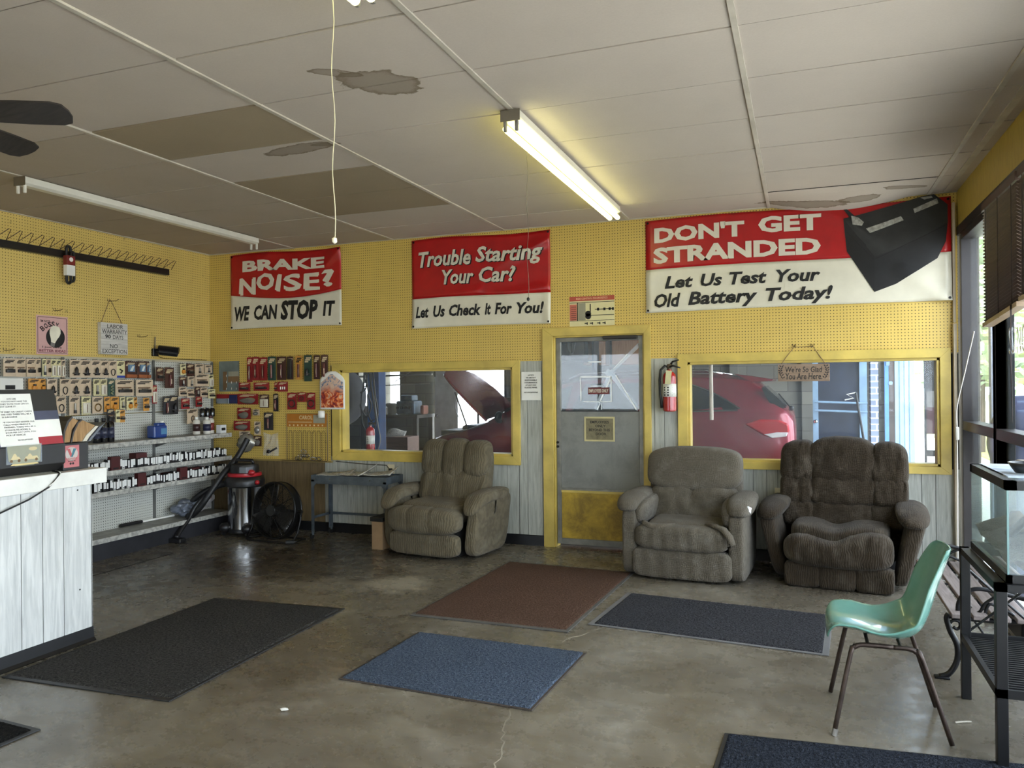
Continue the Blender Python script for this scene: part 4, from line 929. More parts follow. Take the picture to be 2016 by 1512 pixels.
bottle('white_bottle', 'white bottle with a red stripe label, last of the corner bottles', -6.06, 6.76, 1.042, .038, .19, wb_, mat('maroon carton', (74, 22, 22), .5), mat('red stripe label', (140, 60, 56), .4))
for k in range(3): bottle('black_bottle', 'dark bottle hanging over the corner bottles, %s of three on the peg hook' % ORD[k], -6.10, 6.68+.075*k, 1.222, .030, .11, gl_b, P_((170, 170, 168)), None)
for lb, y, w_, h_, m in (('pale printed carton lying beyond the corner bottles on the top shelf', 6.80, .09, .075, mat('printed carton', (140, 110, 90), .5, var=.4, scale=20)),):
    pass
t = thing('small_carton', 'little white carton with a dark print, at the corner end of the top shelf', 'box', (-5.95, 6.80, 1.042), LW); MB().box(-.045, .045, -.03, .03, 0, .09, .002).build('carton', mat('white carton', (226, 226, 222), .55, var=.04), t)
MB().box(-.03, .03, -.031, -.03, .03, .06).build('print', M_INK, t)
# things on the base shelf
t = thing('plastic_bag', 'crumpled grey plastic bag lying on the bottom shelf', 'bag', (-6.03, 6.38, .205))
bm_ = MB().ball((0, 0, .088), 1, 4, (.13, .15, .075), .5); 
bm_.build('film', mat('grey bag film', (112, 118, 130), .3, var=.3, scale=8, bump=.6, bscale=18), t)
t = thing('plastic_bag', 'white and red shop bag slumped behind the grey bag, bottom shelf', 'bag', (-6.08, 6.67, .205)); MB().ball((0, 0, .125), 1, 3, (.08, .10, .10), .5).build('film', mat('white bag film', (176, 172, 170), .4, var=.3, bump=.5, bscale=18), t)
MB().ball((.02, -.02, .15), 1, 2, (.06, .09, .04), .5).build('red_print', mat('red bag print', (120, 34, 36), .4), t)
t = thing('brush_handle', 'white stick with a black grip lying at the back of the bottom shelf', 'stick', (-6.165, 5.75, .20))
MB().tube([(0, -.1, .016), (.01, .15, .016)], .016, 10).build('grip', M_INK, t); MB().tube([(.01, .15, .014), (.03, .55, .014)], .011, 10).build('rod', M_PAPER, t)
# ---------------------------------------------------------------- counter
CX = -4.08
t = thing('service_counter', 'long white plank-fronted counter with a thick white top and black base', 'counter', (0, 0, 0))
wpl = wood('white painted plank', (186, 188, 186), (222, 222, 218), 2, .5)
b = MB(); ys = [3.53, 3.335, 3.20, 3.07, 2.86, 2.70, 2.54, 2.33, 2.2, 2.0, 1.8, 1.6]
for a, c in zip(ys, ys[1:]): b.box(CX-.02, CX, c+.0022, a-.0022, .085, .958)
b.box(CX-.6, CX-.021, 1.6, 3.525, .085, .958).box(CX-.6, CX, 3.523, 3.53, .085, .958); b.build('plank_front', wpl, t)
MB().box(CX-.005, CX-.004, 1.6, 3.52, .09, .95).build('dark_gaps', m_dark, t)
MB().box(CX-.66, CX+.02, 1.6, 3.625, .955, 1.047, .004).build('worktop', mat('white worktop', (226, 224, 216), .45, var=.08), t)
MB().prism([(CX-.55, 0), (CX+.02, 0), (CX+.022, .004), (CX+.006, .02), (CX-.002, .085), (CX-.55, .085)], 1, 1.6, 3.535).build('base_cove', m_base, t)
MB().tube([(CX+.001, 3.43, .93), (CX+.003, 3.43, .93)], .005, 8).tube([(CX+.001, 3.44, .33), (CX+.003, 3.44, .33)], .005, 8).build('nail_heads', M_INK, t)
t = thing('electric_lead', 'black electric cord hanging down over the white counter front', 'cord', (0, 0, 0))
MB().tube([(-4.16, 3.33, 1.053), (-4.08, 3.30, 1.054), (-4.052, 3.288, 1.046), (-4.05, 3.27, 1.02), (-4.052, 3.22, .975), (-4.056, 3.1, .92), (-4.06, 2.92, .865), (-4.06, 2.7, .81), (-4.06, 2.4, .76)], .0045, 8).build('flex', M_INK, t, smooth=True)
MB().tube([(-4.15, 3.34, 1.053), (-4.07, 3.305, 1.054), (-4.046, 3.292, 1.04), (-4.046, 3.25, 1.0), (-4.05, 3.22, .98)], .0035, 6).build('white_flex', M_PAPER, t, smooth=True)
# black display with sloping board
t = thing('black_display', 'black display case with a sloping board on the counter end', 'display case', (0, 0, 0))
blk = mat('black laminate', (34, 33, 34), .45); y0, y1 = 2.3, 3.375
MB().prism([(-4.12, 1.215), (-4.12, 1.10), (-4.19, 1.05), (-4.45, 1.05), (-4.45, 1.215)], 1, y0, 3.385).build('base_case', blk, t, bevel=.003)
sl = lambda z: -4.12-.08*(z-1.215)/(.322)
def slab(za, zb, ya, yb, off=.0, th=.002):
    mb = MB(); return mb.prism([(sl(za)+off, za), (sl(zb)+off, zb), (sl(zb)+off-th, zb), (sl(za)+off-th, za)], 1, ya, yb)
slab(1.215, 1.537, y0, y1, 0, .04).build('sloping_board', blk, t, bevel=.002)
slab(1.36, 1.412, 3.0, y1-.002, .0015).build('blue_stripe', mat('slate blue', (66, 70, 92), .4), t)
slab(1.262, 1.36, 3.05, y1-.002, .0015).build('white_stripe', M_PAPER, t); slab(1.217, 1.262, 3.05, y1-.002, .0015).build('red_stripe', mat('cherry stripe', (160, 40, 52), .45), t)
slab(1.217, 1.40, 2.3, 2.99, .0015).build('navy_field', mat('navy panel', (40, 42, 74), .4), t)
MB().box(-4.42, -4.14, 3.385, 3.56, 1.048, 1.21, .003).build('end_case', blk, t)
t2 = thing('paper_notice', 'typed white notice about payment taped across the black sloping board', 'notice', (0, 0, 0))
slab(1.222, 1.513, 2.985, 3.215, .005).build('sheet', M_PAPER, t2)
lt = MB()
lines = [('3AZ', .03, .10), ('AUTO CARE', .075, .13), ('*IF YOU DO NOT HAVE THE', -1, 0), ('MONEY TO FIX YOUR CAR DO', -1, 0), ('NOT LEAVE IT!', -1, 0), ('', 0, 0), ('*IF DEBIT OR CREDIT CARDS', -1, 0), ('ARE USED THERE WILL BE A', -1, 0), ('3% SURCHARGE', -1, 0), ('', 0, 0), ('*IF YOU DO NOT ANSWER OUR', -1, 0), ('CALLS WHEN VEHICLE IS', -1, 0), ('FINISHED, THERE WILL BE A', -1, 0), ('STORAGE FEE ADDED IS', -1, 0), ('$10.00 PER DAY UNTIL YOU', -1, 0), ('PICK UP VEHICLE', -1, 0), ('', 0, 0), ('NO EXCEPTIONS!!', .08, .17)]
z = 1.495
for s, a, c in lines[1:]:
    z -= .0145
    if s:
        if a < 0: a, c = .02, .02+.0075*len(s)
        letters(MB(), s, 2.99+a, 2.99+c, z, z+.0085, off=.012, fn=lambda q: V((sl(q.z)+.0062, q.x+(1.5-q.z)*.08, q.z))).build('lettering', M_INK, t2)
t3 = thing('cartoon_card', 'yellowed card of cartoon old cars in clear plastic below the white notice', 'card', (-4.1185, 3.12, 1.10))
MB().prism([(-.10, .125), (.105, .125), (.10, .03), (.06, .008), (-.05, .008), (-.09, .04)], 0, -.001, .001).build('card', mat('khaki card', (150, 146, 112), .5, var=.12), t3)
q = MB().use(mat('cream drawing', (214, 190, 130), .5))
for a, b_, c, d in ((.0, .09, .04, .058), (.02, .05, .058, .072), (-.08, -.02, .045, .06), (-.07, -.04, .06, .078), (-.08, .09, .012, .02)): q.prism([(a, c), (b_, c), (b_-.01, d), (a+.01, d)], 0, .001, .0018)
q.prism([(.055+.026*cos(a*pi/8), .10+.011*sin(a*pi/8)) for a in range(16)], 0, .001, .0018)
q.use(mat('drawing brown', (110, 84, 50), .5))
for yy in (.01, .075, -.075, -.03): q.prism([(yy+.009*cos(a*pi/5), .038+.009*sin(a*pi/5)) for a in range(10)], 0, .0018, .0022)
q.build('drawing', None, t3)
MB().box(-.0, .002, -.105, .11, .02, .128).build('plastic_sleeve', glass('clear sleeve', .12), t3)
t4 = thing('oil_sticker', 'faded pink square sticker with a big V on the black case end', 'sticker', (-4.139, 3.441, 1.065), LW)
MB().box(-.052, .052, -.001, .001, 0, .132, 0).build('sticker', mat('faded pink', (188, 110, 112), .5), t4)
MB().lathe([(0, 0), (.042, 0), (.042, .0006), (0, .0006)], seg=28, M=Matrix.Translation((0, -.001, .08))@Matrix.Rotation(pi/2, 4, 'X')).build('grey_disc', mat('sticker grey', (186, 176, 170), .5), t4)
MB().prism([(-.032, .112), (-.012, .112), (.006, .065), (-.008, .062)], 1, -.0026, -.0016).build('red_stroke', mat('sticker red', (180, 84, 86), .5), t4)
MB().prism([(.012, .112), (.032, .112), (.006, .062), (-.006, .062)], 1, -.0028, -.0018).build('teal_stroke', mat('sticker teal', (60, 110, 122), .5), t4)
lt = MB(); letters(lt, 'VALVOLINE', -.036, .036, .045, .058, off=.02, fn=lambda c: V((c.x, -.003, c.z))); lt.build('lettering', mat('sticker red', (180, 84, 86), .5), t4)
lt = MB(); letters(lt, 'RACING OIL', -.026, .026, .034, .041, off=.02, fn=lambda c: V((c.x, -.003, c.z))); lt.lathe([(0, 0), (.007, 0), (.007, .0006), (0, .0006)], seg=12, M=Matrix.Translation((-.008, -.0015, .022))@Matrix.Rotation(pi/2, 4, 'X')).lathe([(0, 0), (.007, 0), (.007, .0006), (0, .0006)], seg=12, M=Matrix.Translation((.009, -.0015, .022))@Matrix.Rotation(pi/2, 4, 'X')).build('small_print', M_INK, t4)
# parts catalogs slumped behind the case
pg = wood('page edges', (138, 104, 66), (176, 140, 96), 2, .8, 2.)
def catalog(label, poly, x0, x1, m, cover, cm, z=1.212):
    t = thing('parts_catalog', label, 'catalog', (0, 0, 0)); MB().prism(poly, 0, x0, x1).build('pages', m, t, bevel=.002)
    MB().prism(cover, 0, x0-.006, x1+.006).build('cover', cm, t, bevel=.002)
catalog('fat tan parts catalog slumped over the black case, next to the sloping board', [(3.40, 1.215), (3.41, 1.285), (3.43, 1.33), (3.46, 1.362), (3.50, 1.345), (3.455, 1.29), (3.44, 1.215)], -4.40, -4.15, pg, [(3.385, 1.212), (3.395, 1.29), (3.42, 1.345), (3.45, 1.372), (3.46, 1.364), (3.43, 1.332), (3.408, 1.285), (3.398, 1.212)], mat('dark binder', (56, 52, 50), .5))
catalog('open curved catalog of brown pages in the middle of the slumped row', [(3.45, 1.215), (3.465, 1.27), (3.50, 1.33), (3.53, 1.345), (3.62, 1.308), (3.55, 1.25), (3.525, 1.215)], -4.40, -4.15, pg, [(3.442, 1.212), (3.458, 1.275), (3.49, 1.335), (3.52, 1.352), (3.528, 1.346), (3.498, 1.328), (3.466, 1.27), (3.452, 1.212)], mat('dark binder', (56, 52, 50), .5))
catalog('white-bound catalog with a slate cover tipping outwards past the counter end', [(3.53, 1.215), (3.555, 1.25), (3.625, 1.306), (3.645, 1.302), (3.575, 1.236), (3.56, 1.215)], -4.40, -4.15, mat('cream pages', (206, 200, 182), .7), [(3.562, 1.212), (3.58, 1.234), (3.65, 1.30), (3.695, 1.325), (3.60, 1.232), (3.58, 1.212)], mat('slate cover', (96, 100, 108), .4))
# ---------------------------------------------------------------- soft shapes
def pillow(mb, c, half, e=4., n=14, fn=None, M=None):
    b2 = bmesh.new(); idx = {}
    def vert(p):
        k = tuple(round(x*1000) for x in p)
        if k not in idx:
            s = sum(abs(x)**e for x in p)**(1/e)
            q = V((p[0]/s*half[0], p[1]/s*half[1], p[2]/s*half[2]))
            if fn: q = fn(q)
            idx[k] = b2.verts.new(q+V(c))
        return idx[k]
    for ax in range(3):
        for sg in (-1, 1):
            for i in range(n):
                for j in range(n):
                    def pt(a, b):
                        u, v = a/n*2-1, b/n*2-1; q = [u, v]; q.insert(ax, sg); return q
                    b2.faces.new([vert(pt(i, j)), vert(pt(i+1, j)), vert(pt(i+1, j+1)), vert(pt(i, j+1))])
    bmesh.ops.recalc_face_normals(b2, faces=b2.faces[:])
    mb.add(b2, M)
    return mb
def wrinkle(q, amp, sx, sz, seed=0, grow=0.):
    d = amp*(mnoise.noise(V((q.x*sx+seed, q.y*4, q.z*sz)))+.5*mnoise.noise(V((q.x*sx*2.3, q.y*7+seed, q.z*sz*2))))
    return q+V((0, -d, d*.3)) if q.length > 0 else q
def soft(name, m, t, c, half, e=4., n=16, fn=None, M=None):
    return pillow(MB(), c, half, e, n, fn, M).build(name, m, t, smooth=True, fix=False)
m_black = mat('recliner underside', (18, 17, 16), .8)
def tilt(k, z0=0.):           # lean back with height
    return lambda q: V((q.x, q.y+(q.z-z0)*k, q.z))
# ---------------------------------------------------------------- recliner 1: taupe, three-channel head
f1 = fabric('taupe velour', (88, 79, 62), (126, 115, 92), 150, 0, (158, 150, 130), .35)
t = thing('recliner', 'worn taupe recliner with a three-channel headrest, under the left garage window', 'armchair', (-3.13, 6.60, 0), radians(-8))
for x, w_, dz in ((-.245, .132, 0), (0, .132, .03), (.245, .132, 0)):
    def fn(q, x=x, dz=dz):
        low = max(0, -q.z/.18); q = V((q.x*(1-.03*low), q.y, q.z-dz*low*1.6*(1 if x == 0 else .5)+dz*.4))
        q = wrinkle(q, .010*low+.002, 28, 3, x*9)
        return V((q.x, q.y+q.z*.2, q.z))
    soft('headrest_cushion', f1, t, (x*(.97), .165, .845), (w_, .105, .175), 3.2, 18, fn)
soft('back_cushion', f1, t, (0, .125, .575), (.375, .115, .17), 4, 22, lambda q: tilt(.22)(wrinkle(q, .02, 16, 5, 3)))
soft('back_shell', f1, t, (0, .16, .54), (.365, .075, .44), 7, 12, tilt(.16))
soft('seat_cushion', f1, t, (0, -.08, .385), (.31, .30, .105), 5, 18, lambda q: wrinkle(q, .006, 8, 3, 5))
def pad1(q):
    k = max(0, q.z/.12); gx = abs(abs(q.x)-.115)
    d = -.016*math.exp(-(gx/.014)**2)
    q = V((q.x*(1+.0*k), q.y+(-.0), q.z+d*max(0, k)))
    if q.y < 0: q.y -= d
    return wrinkle(q, .006, 11, 8, 1)
soft('footrest_pad', f1, t, (0, -.375, .335), (.372, .135, .122), 3.6, 26, pad1)
soft('front_panel', f1, t, (0, -.385, .125), (.368, .065, .105), 5, 22, lambda q: wrinkle(q, .008, 30, 2, 7))
MB().box(-.30, .30, -.30, .30, .012, .25).build('base', m_black, t)
for s in (-1, 1):
    def side(q, s=s):
        k = (q.z+.27)/.54; q = V((q.x+s*.05*k, q.y*(.86+.14*k), q.z))
        if q.y < 0: q.y += .19*(1-k)*(-.9)*(-q.y/.36)*0+.10*(k)**2
        return wrinkle(q, .006, 9, 6, s)
    soft('arm_side', f1, t, (s*.425, -.03, .285), (.062, .35, .268), 6, 16, side)
    def cap(q, s=s):
        k = -q.y/.35
        z = q.z-.06*max(0, k)**2-(.16*max(0, k-.62))
        return wrinkle(V((q.x*(1+.18*max(0, k)), q.y, z)), .007, 14, 12, s*2)
    soft('arm_pad', f1, t, (s*.452, -.035, .535), (.088, .345, .062), 3, 18, cap)
# ---------------------------------------------------------------- recliner 2: grey-brown, plain head
f2 = fabric('grey brown weave', (84, 77, 66), (118, 110, 96), 260, 260, (160, 156, 146), .3)
t = thing('recliner', 'faded grey-brown recliner with a plain headrest and torn arms, beside the door', 'armchair', (-.865, 6.47, 0), radians(-3.5))
def hd(q):
    k = q.z/.17; q = V((q.x*(1-.035*max(0, k)**2), q.y, q.z-.022*(q.x/.39)**2*max(0, k)))
    if k < 0: q.z -= .02*(1-abs(q.x)/.39)*(-k)
    return tilt(.17)(wrinkle(q, .004, 9, 6, 2))
soft('headrest_cushion', f2, t, (0, .195, .83), (.392, .115, .172), 5, 24, hd)
def bk2(q):
    c = -.030*math.exp(-(q.x/.018)**2)*max(0, q.z/.17+.35)
    if q.y < 0: q.y -= c
    return tilt(.2)(wrinkle(q, .022, 9, 9, 4))
soft('back_cushion', f2, t, (0, .135, .52), (.375, .12, .18), 4, 26, bk2)
soft('back_shell', f2, t, (0, .235, .53), (.385, .075, .42), 7, 12, tilt(.14))
soft('seat_cushion', f2, t, (0, -.08, .355), (.30, .30, .10), 5, 18, lambda q: wrinkle(q, .01, 9, 3, 8))
def pleat(a, f, ph):
    def fn(q):
        if q.y < 0: q.y -= a*sin(q.x*f+ph+q.z*6)*(.4+.6*abs(mnoise.noise(V((q.x*5, 0, q.z*3)))))
        return wrinkle(q, a*.8, 14, 3, ph)
    return fn
soft('footrest_pad', f2, t, (0, -.355, .335), (.365, .125, .10), 4, 28, pleat(.008, 62, 1))
soft('front_panel', f2, t, (0, -.375, .135), (.385, .062, .118), 6, 28, pleat(.007, 55, 2))
MB().box(-.32, .32, -.30, .32, .012, .24).build('base', m_black, t)
for s in (-1, 1):
    soft('arm_side', f2, t, (s*.415, -.005, .29), (.066, .40, .275), 7, 14, lambda q, s=s: wrinkle(q, .004, 6, 6, s))
    def cap2(q, s=s):
        k = max(0, -q.y/.40)
        q = V((q.x*(1+.22*k)+s*.01*k, q.y, q.z-.03*k**3))
        return wrinkle(q, .004, 9, 9, s*3)
    soft('arm_pad', f2, t, (s*.425, -.03, .585), (.098, .40, .072), 2.8, 20, cap2)
    # inner roll that curls down to the seat
    soft('arm_inner_roll', f2, t, (s*.345, -.02, .50), (.062, .36, .11), 2.8, 16, lambda q, s=s: V((q.x-s*.02*(q.z/.11), q.y, q.z)))
tat = fabric('torn lining', (88, 80, 68), (120, 111, 96), 260, 260, (170, 164, 150), .3)
MB().tube([(-.30, -.36, .44), (-.27, -.42, .435), (-.20, -.44, .415), (-.12, -.42, .425), (-.05, -.36, .435)], [.014, .020, .024, .020, .008], 10, flat=1.5).build('torn_fabric', tat, t, smooth=True)
MB().tube([(.18, -.32, .44), (.25, -.38, .445), (.33, -.44, .43), (.38, -.47, .38), (.40, -.475, .33), (.375, -.47, .31), (.365, -.45, .36)], [.01, .018, .022, .022, .018, .014, .008], 10, flat=1.5).tube([(.30, -.42, .45), (.35, -.46, .41), (.36, -.475, .36)], [.01, .016, .008], 8).build('torn_fabric', tat, t, smooth=True)
MB().ball((.50, -.36, .575), .026, 2, (1.0, 1, 1.3), .5).ball((.485, -.38, .545), .018, 2, (1, 1, 1), .5).build('exposed_stuffing', mat('white wadding', (226, 226, 226), .9, bump=.4), t, smooth=True)
# ---------------------------------------------------------------- recliner 3: dark brown tufted
f3 = fabric('dark brown corduroy', (40, 33, 25), (70, 59, 45), 230, 230, (128, 118, 104), .3)
f3v = fabric('dark brown corduroy ribs', (44, 37, 29), (76, 65, 51), 200, 0, (132, 124, 110), .3)
t = thing('recliner', 'wide dark brown corduroy recliner with a tufted back, under the right garage window', 'armchair', (.285, 6.605, 0), radians(-7))
cols = ((-.34, .132), (0, .262), (.34, .132)); rows = ((.895, .168), (.675, .122), (.49, .105))
for rz_, rh in rows:
    for cx_, cw in cols:
        if cx_ and rz_ < .6: cw_, cz_ = cw, rz_
        def fn(q, cx_=cx_, rz_=rz_, rh=rh):
            q = V((q.x*(1-.06*(q.z/rh if rz_ > .8 else 0)), q.y, q.z))
            if cx_ == 0 and rz_ > .8: q.z += .035*(1-(q.x/.27)**2)*max(0, q.z/rh)
            if cx_ and rz_ > .8: q.z -= .03*max(0, q.z/rh)*max(0, (q.x*(1 if cx_ > 0 else -1))/.125)
            q = wrinkle(q, .016, 24, 9, cx_*7+rz_*5)
            return V((q.x, q.y+(q.z+rz_-.45)*.15, q.z))
        soft('back_cushion', f3, t, (cx_*(1 if rz_ > .6 else .97), .09, rz_), (cw, .115, rh), 4.2, 16, fn)
soft('back_shell', f3, t, (0, .13, .55), (.445, .075, .43), 7, 12, lambda q: tilt(.15)(V((q.x*(.96+.0*q.z), q.y, q.z))))
def seat3(q):
    v_ = .05*math.exp(-((q.x+.03)/.11)**2)*max(0, q.z/.1)
    return wrinkle(V((q.x, q.y, q.z-v_)), .006, 10, 3, 2)
soft('seat_cushion', f3v, t, (0, -.12, .375), (.345, .28, .095), 5, 22, seat3)
def pad3(q):
    k = max(0, q.z/.115)
    dip = .05*math.exp(-((q.x+.04)/.13)**2); up = .055*max(0, q.x/.37)
    q = V((q.x, q.y-.0, q.z+(up-dip)*k))
    return wrinkle(q, .017, 20, 6, 4)
soft('footrest_pad', f3v, t, (0, -.39, .285), (.378, .135, .125), 3.4, 28, pad3)
for cx_, cw in ((-.245, .128), (.0, .132), (.25, .13)): soft('front_panel', f3v, t, (cx_, -.40, .095), (cw, .062, .092), 6, 14, lambda q, cx_=cx_: wrinkle(q, .008, 14, 6, cx_*5))
MB().box(-.32, .32, -.32, .28, .012, .2).build('base', m_black, t)
for s in (-1, 1):
    def side3(q, s=s):
        k = (q.z+.26)/.52; return wrinkle(V((q.x*(1+.35*k)+s*.125*k, q.y*(.9+.1*k)+.06*k, q.z)), .005, 8, 6, s*3)
    soft('arm_side', f3v, t, (s*.41, -.06, .29), (.055, .33, .262), 5, 16, side3)
    def cap3(q, s=s):
        k = max(0, -q.y/.36); return wrinkle(V((q.x+s*.02*(1-q.z/.06), q.y, q.z-s*q.x*0-.05*k**2-.3*max(0, (s*q.x-.03))*.5)), .006, 12, 9, s*4)
    soft('arm_pad', f3, t, (s*.475, -.05, .555), (.112, .345, .068), 2.8, 18, cap3)
MB().tube([(.15, -.30, .012), (.15, -.36, .012), (.22, -.36, .012)], .012, 8).tube([(-.2, -.30, .012), (-.2, -.36, .012)], .012, 8).build('mechanism_foot', mat('black iron', (30, 28, 27), .5, .5), t)
# cardboard box beside recliner 1
t = thing('cardboard_box', 'tan cardboard box with a black lid squeezed behind the taupe recliner', 'box', (-3.745, 6.52, 0), radians(-3))
MB().box(-.06, .06, -.16, .13, 0, .27, .003).build('carton', mat('cardboard', (150, 122, 90), .75), t); MB().box(-.07, .07, -.175, .145, .265, .305, .005).build('lid', mat('black lid', (26, 25, 24), .5), t)
# ---------------------------------------------------------------- steel side table and newspapers
t = thing('steel_table', 'grey angle-iron rolling table against the panelling', 'table', (-4.22, 6.78, 0))
m_tab = mat('grey enamel steel', (84, 92, 98), .4, .3, var=.2, scale=12)
MB().box(-.44, .42, -.16, .17, .622, .632).box(-.44, .42, -.165, -.16, .56, .645).box(-.44, .42, .165, .17, .575, .645).box(-.445, -.44, -.165, .17, .575, .645).box(.42, .425, -.165, .17, .575, .645).build('top_tray', m_tab, t)
for x, sx in ((-.44, -1), (.42, 1)):
    for y, sy in ((-.163, -1), (.168, 1)):
        l = MB().box(x-.002 if sx < 0 else x-.03, x+.03 if sx < 0 else x+.002, y-.002, y+.002, .06, .60).box(x-.002, x+.002, y if sy < 0 else y-.03, y+.03 if sy < 0 else y, .06, .60)
        l.prism([(x, .58), (x-sx*.07, .58), (x, .50)], 1, y-.003, y+.003); l.build('leg', m_tab, t)
        w_ = MB().tube([(x-.012, y, .026), (x+.012, y, .026)], .026, 14).build('caster', mat('black rubber', (22, 22, 22), .6), t)
        MB().tube([(x-sx*.01, y, .04), (x-sx*.01, y, .07)], .012, 8).build('caster_stem', m_tab, t)
st = MB()
for y in (-.16, .165): st.box(-.44, .42, y-.002, y+.002, .20, .225) if y > 0 else None
for x in (-.44, .42): st.box(x-.002, x+.002, -.16, .165, .20, .225)
st.build('stretcher', m_tab, t)
MB().tube([(-.40, -.166, .61), (-.40, -.169, .61)], .006, 8).tube([(-.22, -.166, .61), (-.22, -.169, .61)], .006, 8).tube([(.24, -.166, .61), (.24, -.169, .61)], .006, 8).build('rivets', mat('bright steel', (150, 146, 138), .25, .95), t)
def news():
    n = NT('newsprint'); v = n.coord(); w_ = n.noise(n.coord((30, 260, 1)), 1, 2); k = n.noise(v, 22, 2)
    c = n.mix(n.ramp(w_, [(.45, (0, 0, 0, 1)), (.55, (.75, .75, .75, 1))]), (212, 208, 196), (110, 108, 104)); n.set(n.mix(n.ramp(k, [(.6, (0, 0, 0, 1)), (.62, (.6, .6, .6, 1))]), c, (70, 66, 62)), .85); return n.m
m_news = news()
for i, (x, y, rz, cu, lb) in enumerate(((-.26, 0, .25, .02, 'folded newspaper at the fan end of the steel table'), (-.02, .0, -.25, .045, 'newspaper with a lifted corner in the middle of the steel table'), (.24, -.01, .15, .03, 'spread newspaper at the recliner end of the steel table'))):
    o = MB().grid(lambda u, v: V(((u-.5)*.34, (v-.5)*.26, .004+.010*i*.3+cu*2.2*abs(u-.3)**2*v*2+.004*sin(u*9+v*4))), 12, 10).build('newspaper', m_news, None, smooth=True, solid=.004)
    o.location = (-4.22+x, 6.785+y, .6385+.006*i); o.rotation_euler = (0, 0, rz); tag(o, lb, 'newspaper')
# ---------------------------------------------------------------- floor mats
def pile(name, c, dk):
    n = NT(name); v = n.coord(); a = n.ramp(n.math('ADD', n.math('MULTIPLY', n.noise(v, 70, 2, .7), .6), n.math('MULTIPLY', n.noise(v, 170, 2, .7), .4)), [(.36, (0, 0, 0, 1)), (.62, (1, 1, 1, 1))]); b = n.noise(v, 2.6, 5, .65)
    n.set(n.mix(a, dk, n.mix(b, tuple(x*.8 for x in c), c)), .98, spec=.1); n.bump(a, 1., .02); return n.m
def floor_mat_(label, P, c, dk, bw=.025, edge=(30, 30, 32)):
    cx_ = sum(p[0] for p in P)/4; cy_ = sum(p[1] for p in P)/4
    t = thing('floor_mat', label, 'mat', (cx_, cy_, 0)); L = [V((p[0]-cx_, p[1]-cy_)) for p in P]
    MB().prism([tuple(p) for p in L], 2, .001, .007).build('rubber_edge', mat('rubber edge %d' % edge[0], edge, .5), t, bevel=.002)
    I = [p*(1-bw/p.length*1.3) for p in L]
    def fn(u, v):
        p = (I[0]*(1-u)+I[1]*u)*(1-v)+(I[3]*(1-u)+I[2]*u)*v; q = .006 if u in (0, 1) or v in (0, 1) else .014+.003*mnoise.noise(V((p.x*70, p.y*70, c[2])))
        return V((p.x, p.y, q))
    MB().grid(fn, 110, 90).build('carpet', pile(label, c, dk), t, smooth=True)
floor_mat_('large black carpet mat in front of the white counter', [(-4.023, 4.52), (-2.967, 4.59), (-2.91, 2.947), (-4.008, 2.899)], (98, 95, 91), (38, 37, 36))
floor_mat_('rust brown carpet mat leading to the door', [(-2.399, 6.283), (-1.284, 6.231), (-1.369, 4.595), (-2.473, 4.599)], (136, 106, 90), (84, 62, 50), .03, (84, 82, 80))
floor_mat_('blue carpet mat in the middle of the floor', [(-2.25, 4.295), (-1.163, 4.274), (-1.202, 3.432), (-2.29, 3.473)], (118, 132, 152), (60, 72, 92), .012, (62, 54, 50))
floor_mat_('charcoal navy mat in front of the two recliners by the door', [(-1.213, 5.607), (.178, 5.486), (.128, 4.667), (-1.295, 4.792)], (96, 97, 102), (38, 38, 44), .03, (104, 104, 106))
floor_mat_('black mat whose corner shows at the lower left edge', [(-4.25, 2.57), (-3.225, 2.513), (-3.29, 1.6), (-4.3, 1.6)], (50, 48, 46), (14, 14, 14))
floor_mat_('navy black mat at the bottom edge near the green chair', [(-.33, 3.49), (.93, 3.61), (.95, 2.6), (-.37, 2.5)], (66, 72, 84), (22, 25, 34), .015)
lt = MB().ball((0, 0, .006), .018, 1, (1.4, .7, .4), .8).build('paper_scrap', M_PAPER, None); lt.location = (-2.31, 3.05, .003); tag(lt, 'tiny white paper scrap on the bare concrete in front of the blue mat', 'scrap')
lt = MB().tube([(-.03, -.01, .004), (.02, .015, .004), (.04, .02, .004)], .004, 6).build('wood_splinter', mat('pale splinter', (190, 184, 170), .8), None); lt.location = (.66, 3.95, .001); tag(lt, 'thin pale twig on the floor behind the green chair', 'twig')
# ---------------------------------------------------------------- drum fan
t = thing('drum_fan', 'round black floor fan with a wire cage on a bent tube stand', 'fan', (-4.935, 6.42, 0), radians(-6))
m_fb = mat('black fan wire', (26, 25, 24), .4, .5); FC = V((0, 0, .305)); RF = .278
fm_ = Matrix.Translation(FC)@Matrix.Rotation(radians(-6), 4, 'X')
def ring(mb, r, y, w_, M=fm_): return mb.tube([M@V((r*cos(a), y, r*sin(a))) for a in [i*2*pi/48 for i in range(48)]], w_, 6, closed=True)
d = MB()
for y in (-.045, .045): ring(d, RF, y, .010)
d.grid(lambda u, v: fm_@V((RF*cos(u*2*pi), -.045+.09*v, RF*sin(u*2*pi))), 48, 1, True).build('drum', m_fb, t, smooth=True)
def cage(nm, y, bul):
    g = MB()
    for k in range(1, 21): r = RF*k/21; ring(g, r, y+bul*(1-(r/RF)**2), .0019)
    for k in range(12):
        a = k*pi/6; g.tube([fm_@V((r*RF*cos(a), y+bul*(1-r*r), r*RF*sin(a))) for r in (.12, .4, .7, 1)], .0034, 5)
    g.build(nm, m_fb, t)
cage('front_grille', -.05, -.035); cage('rear_grille', .05, .03)
MB().lathe([(0, -.092), (.055, -.09), (.062, -.07), (.062, .06), (0, .065)], seg=24, M=fm_@Matrix.Rotation(pi/2, 4, 'X')@Matrix.Rotation(pi, 4, 'Y')).build('hub', mat('fan motor', (44, 42, 40), .35, .4), t, auto=40)
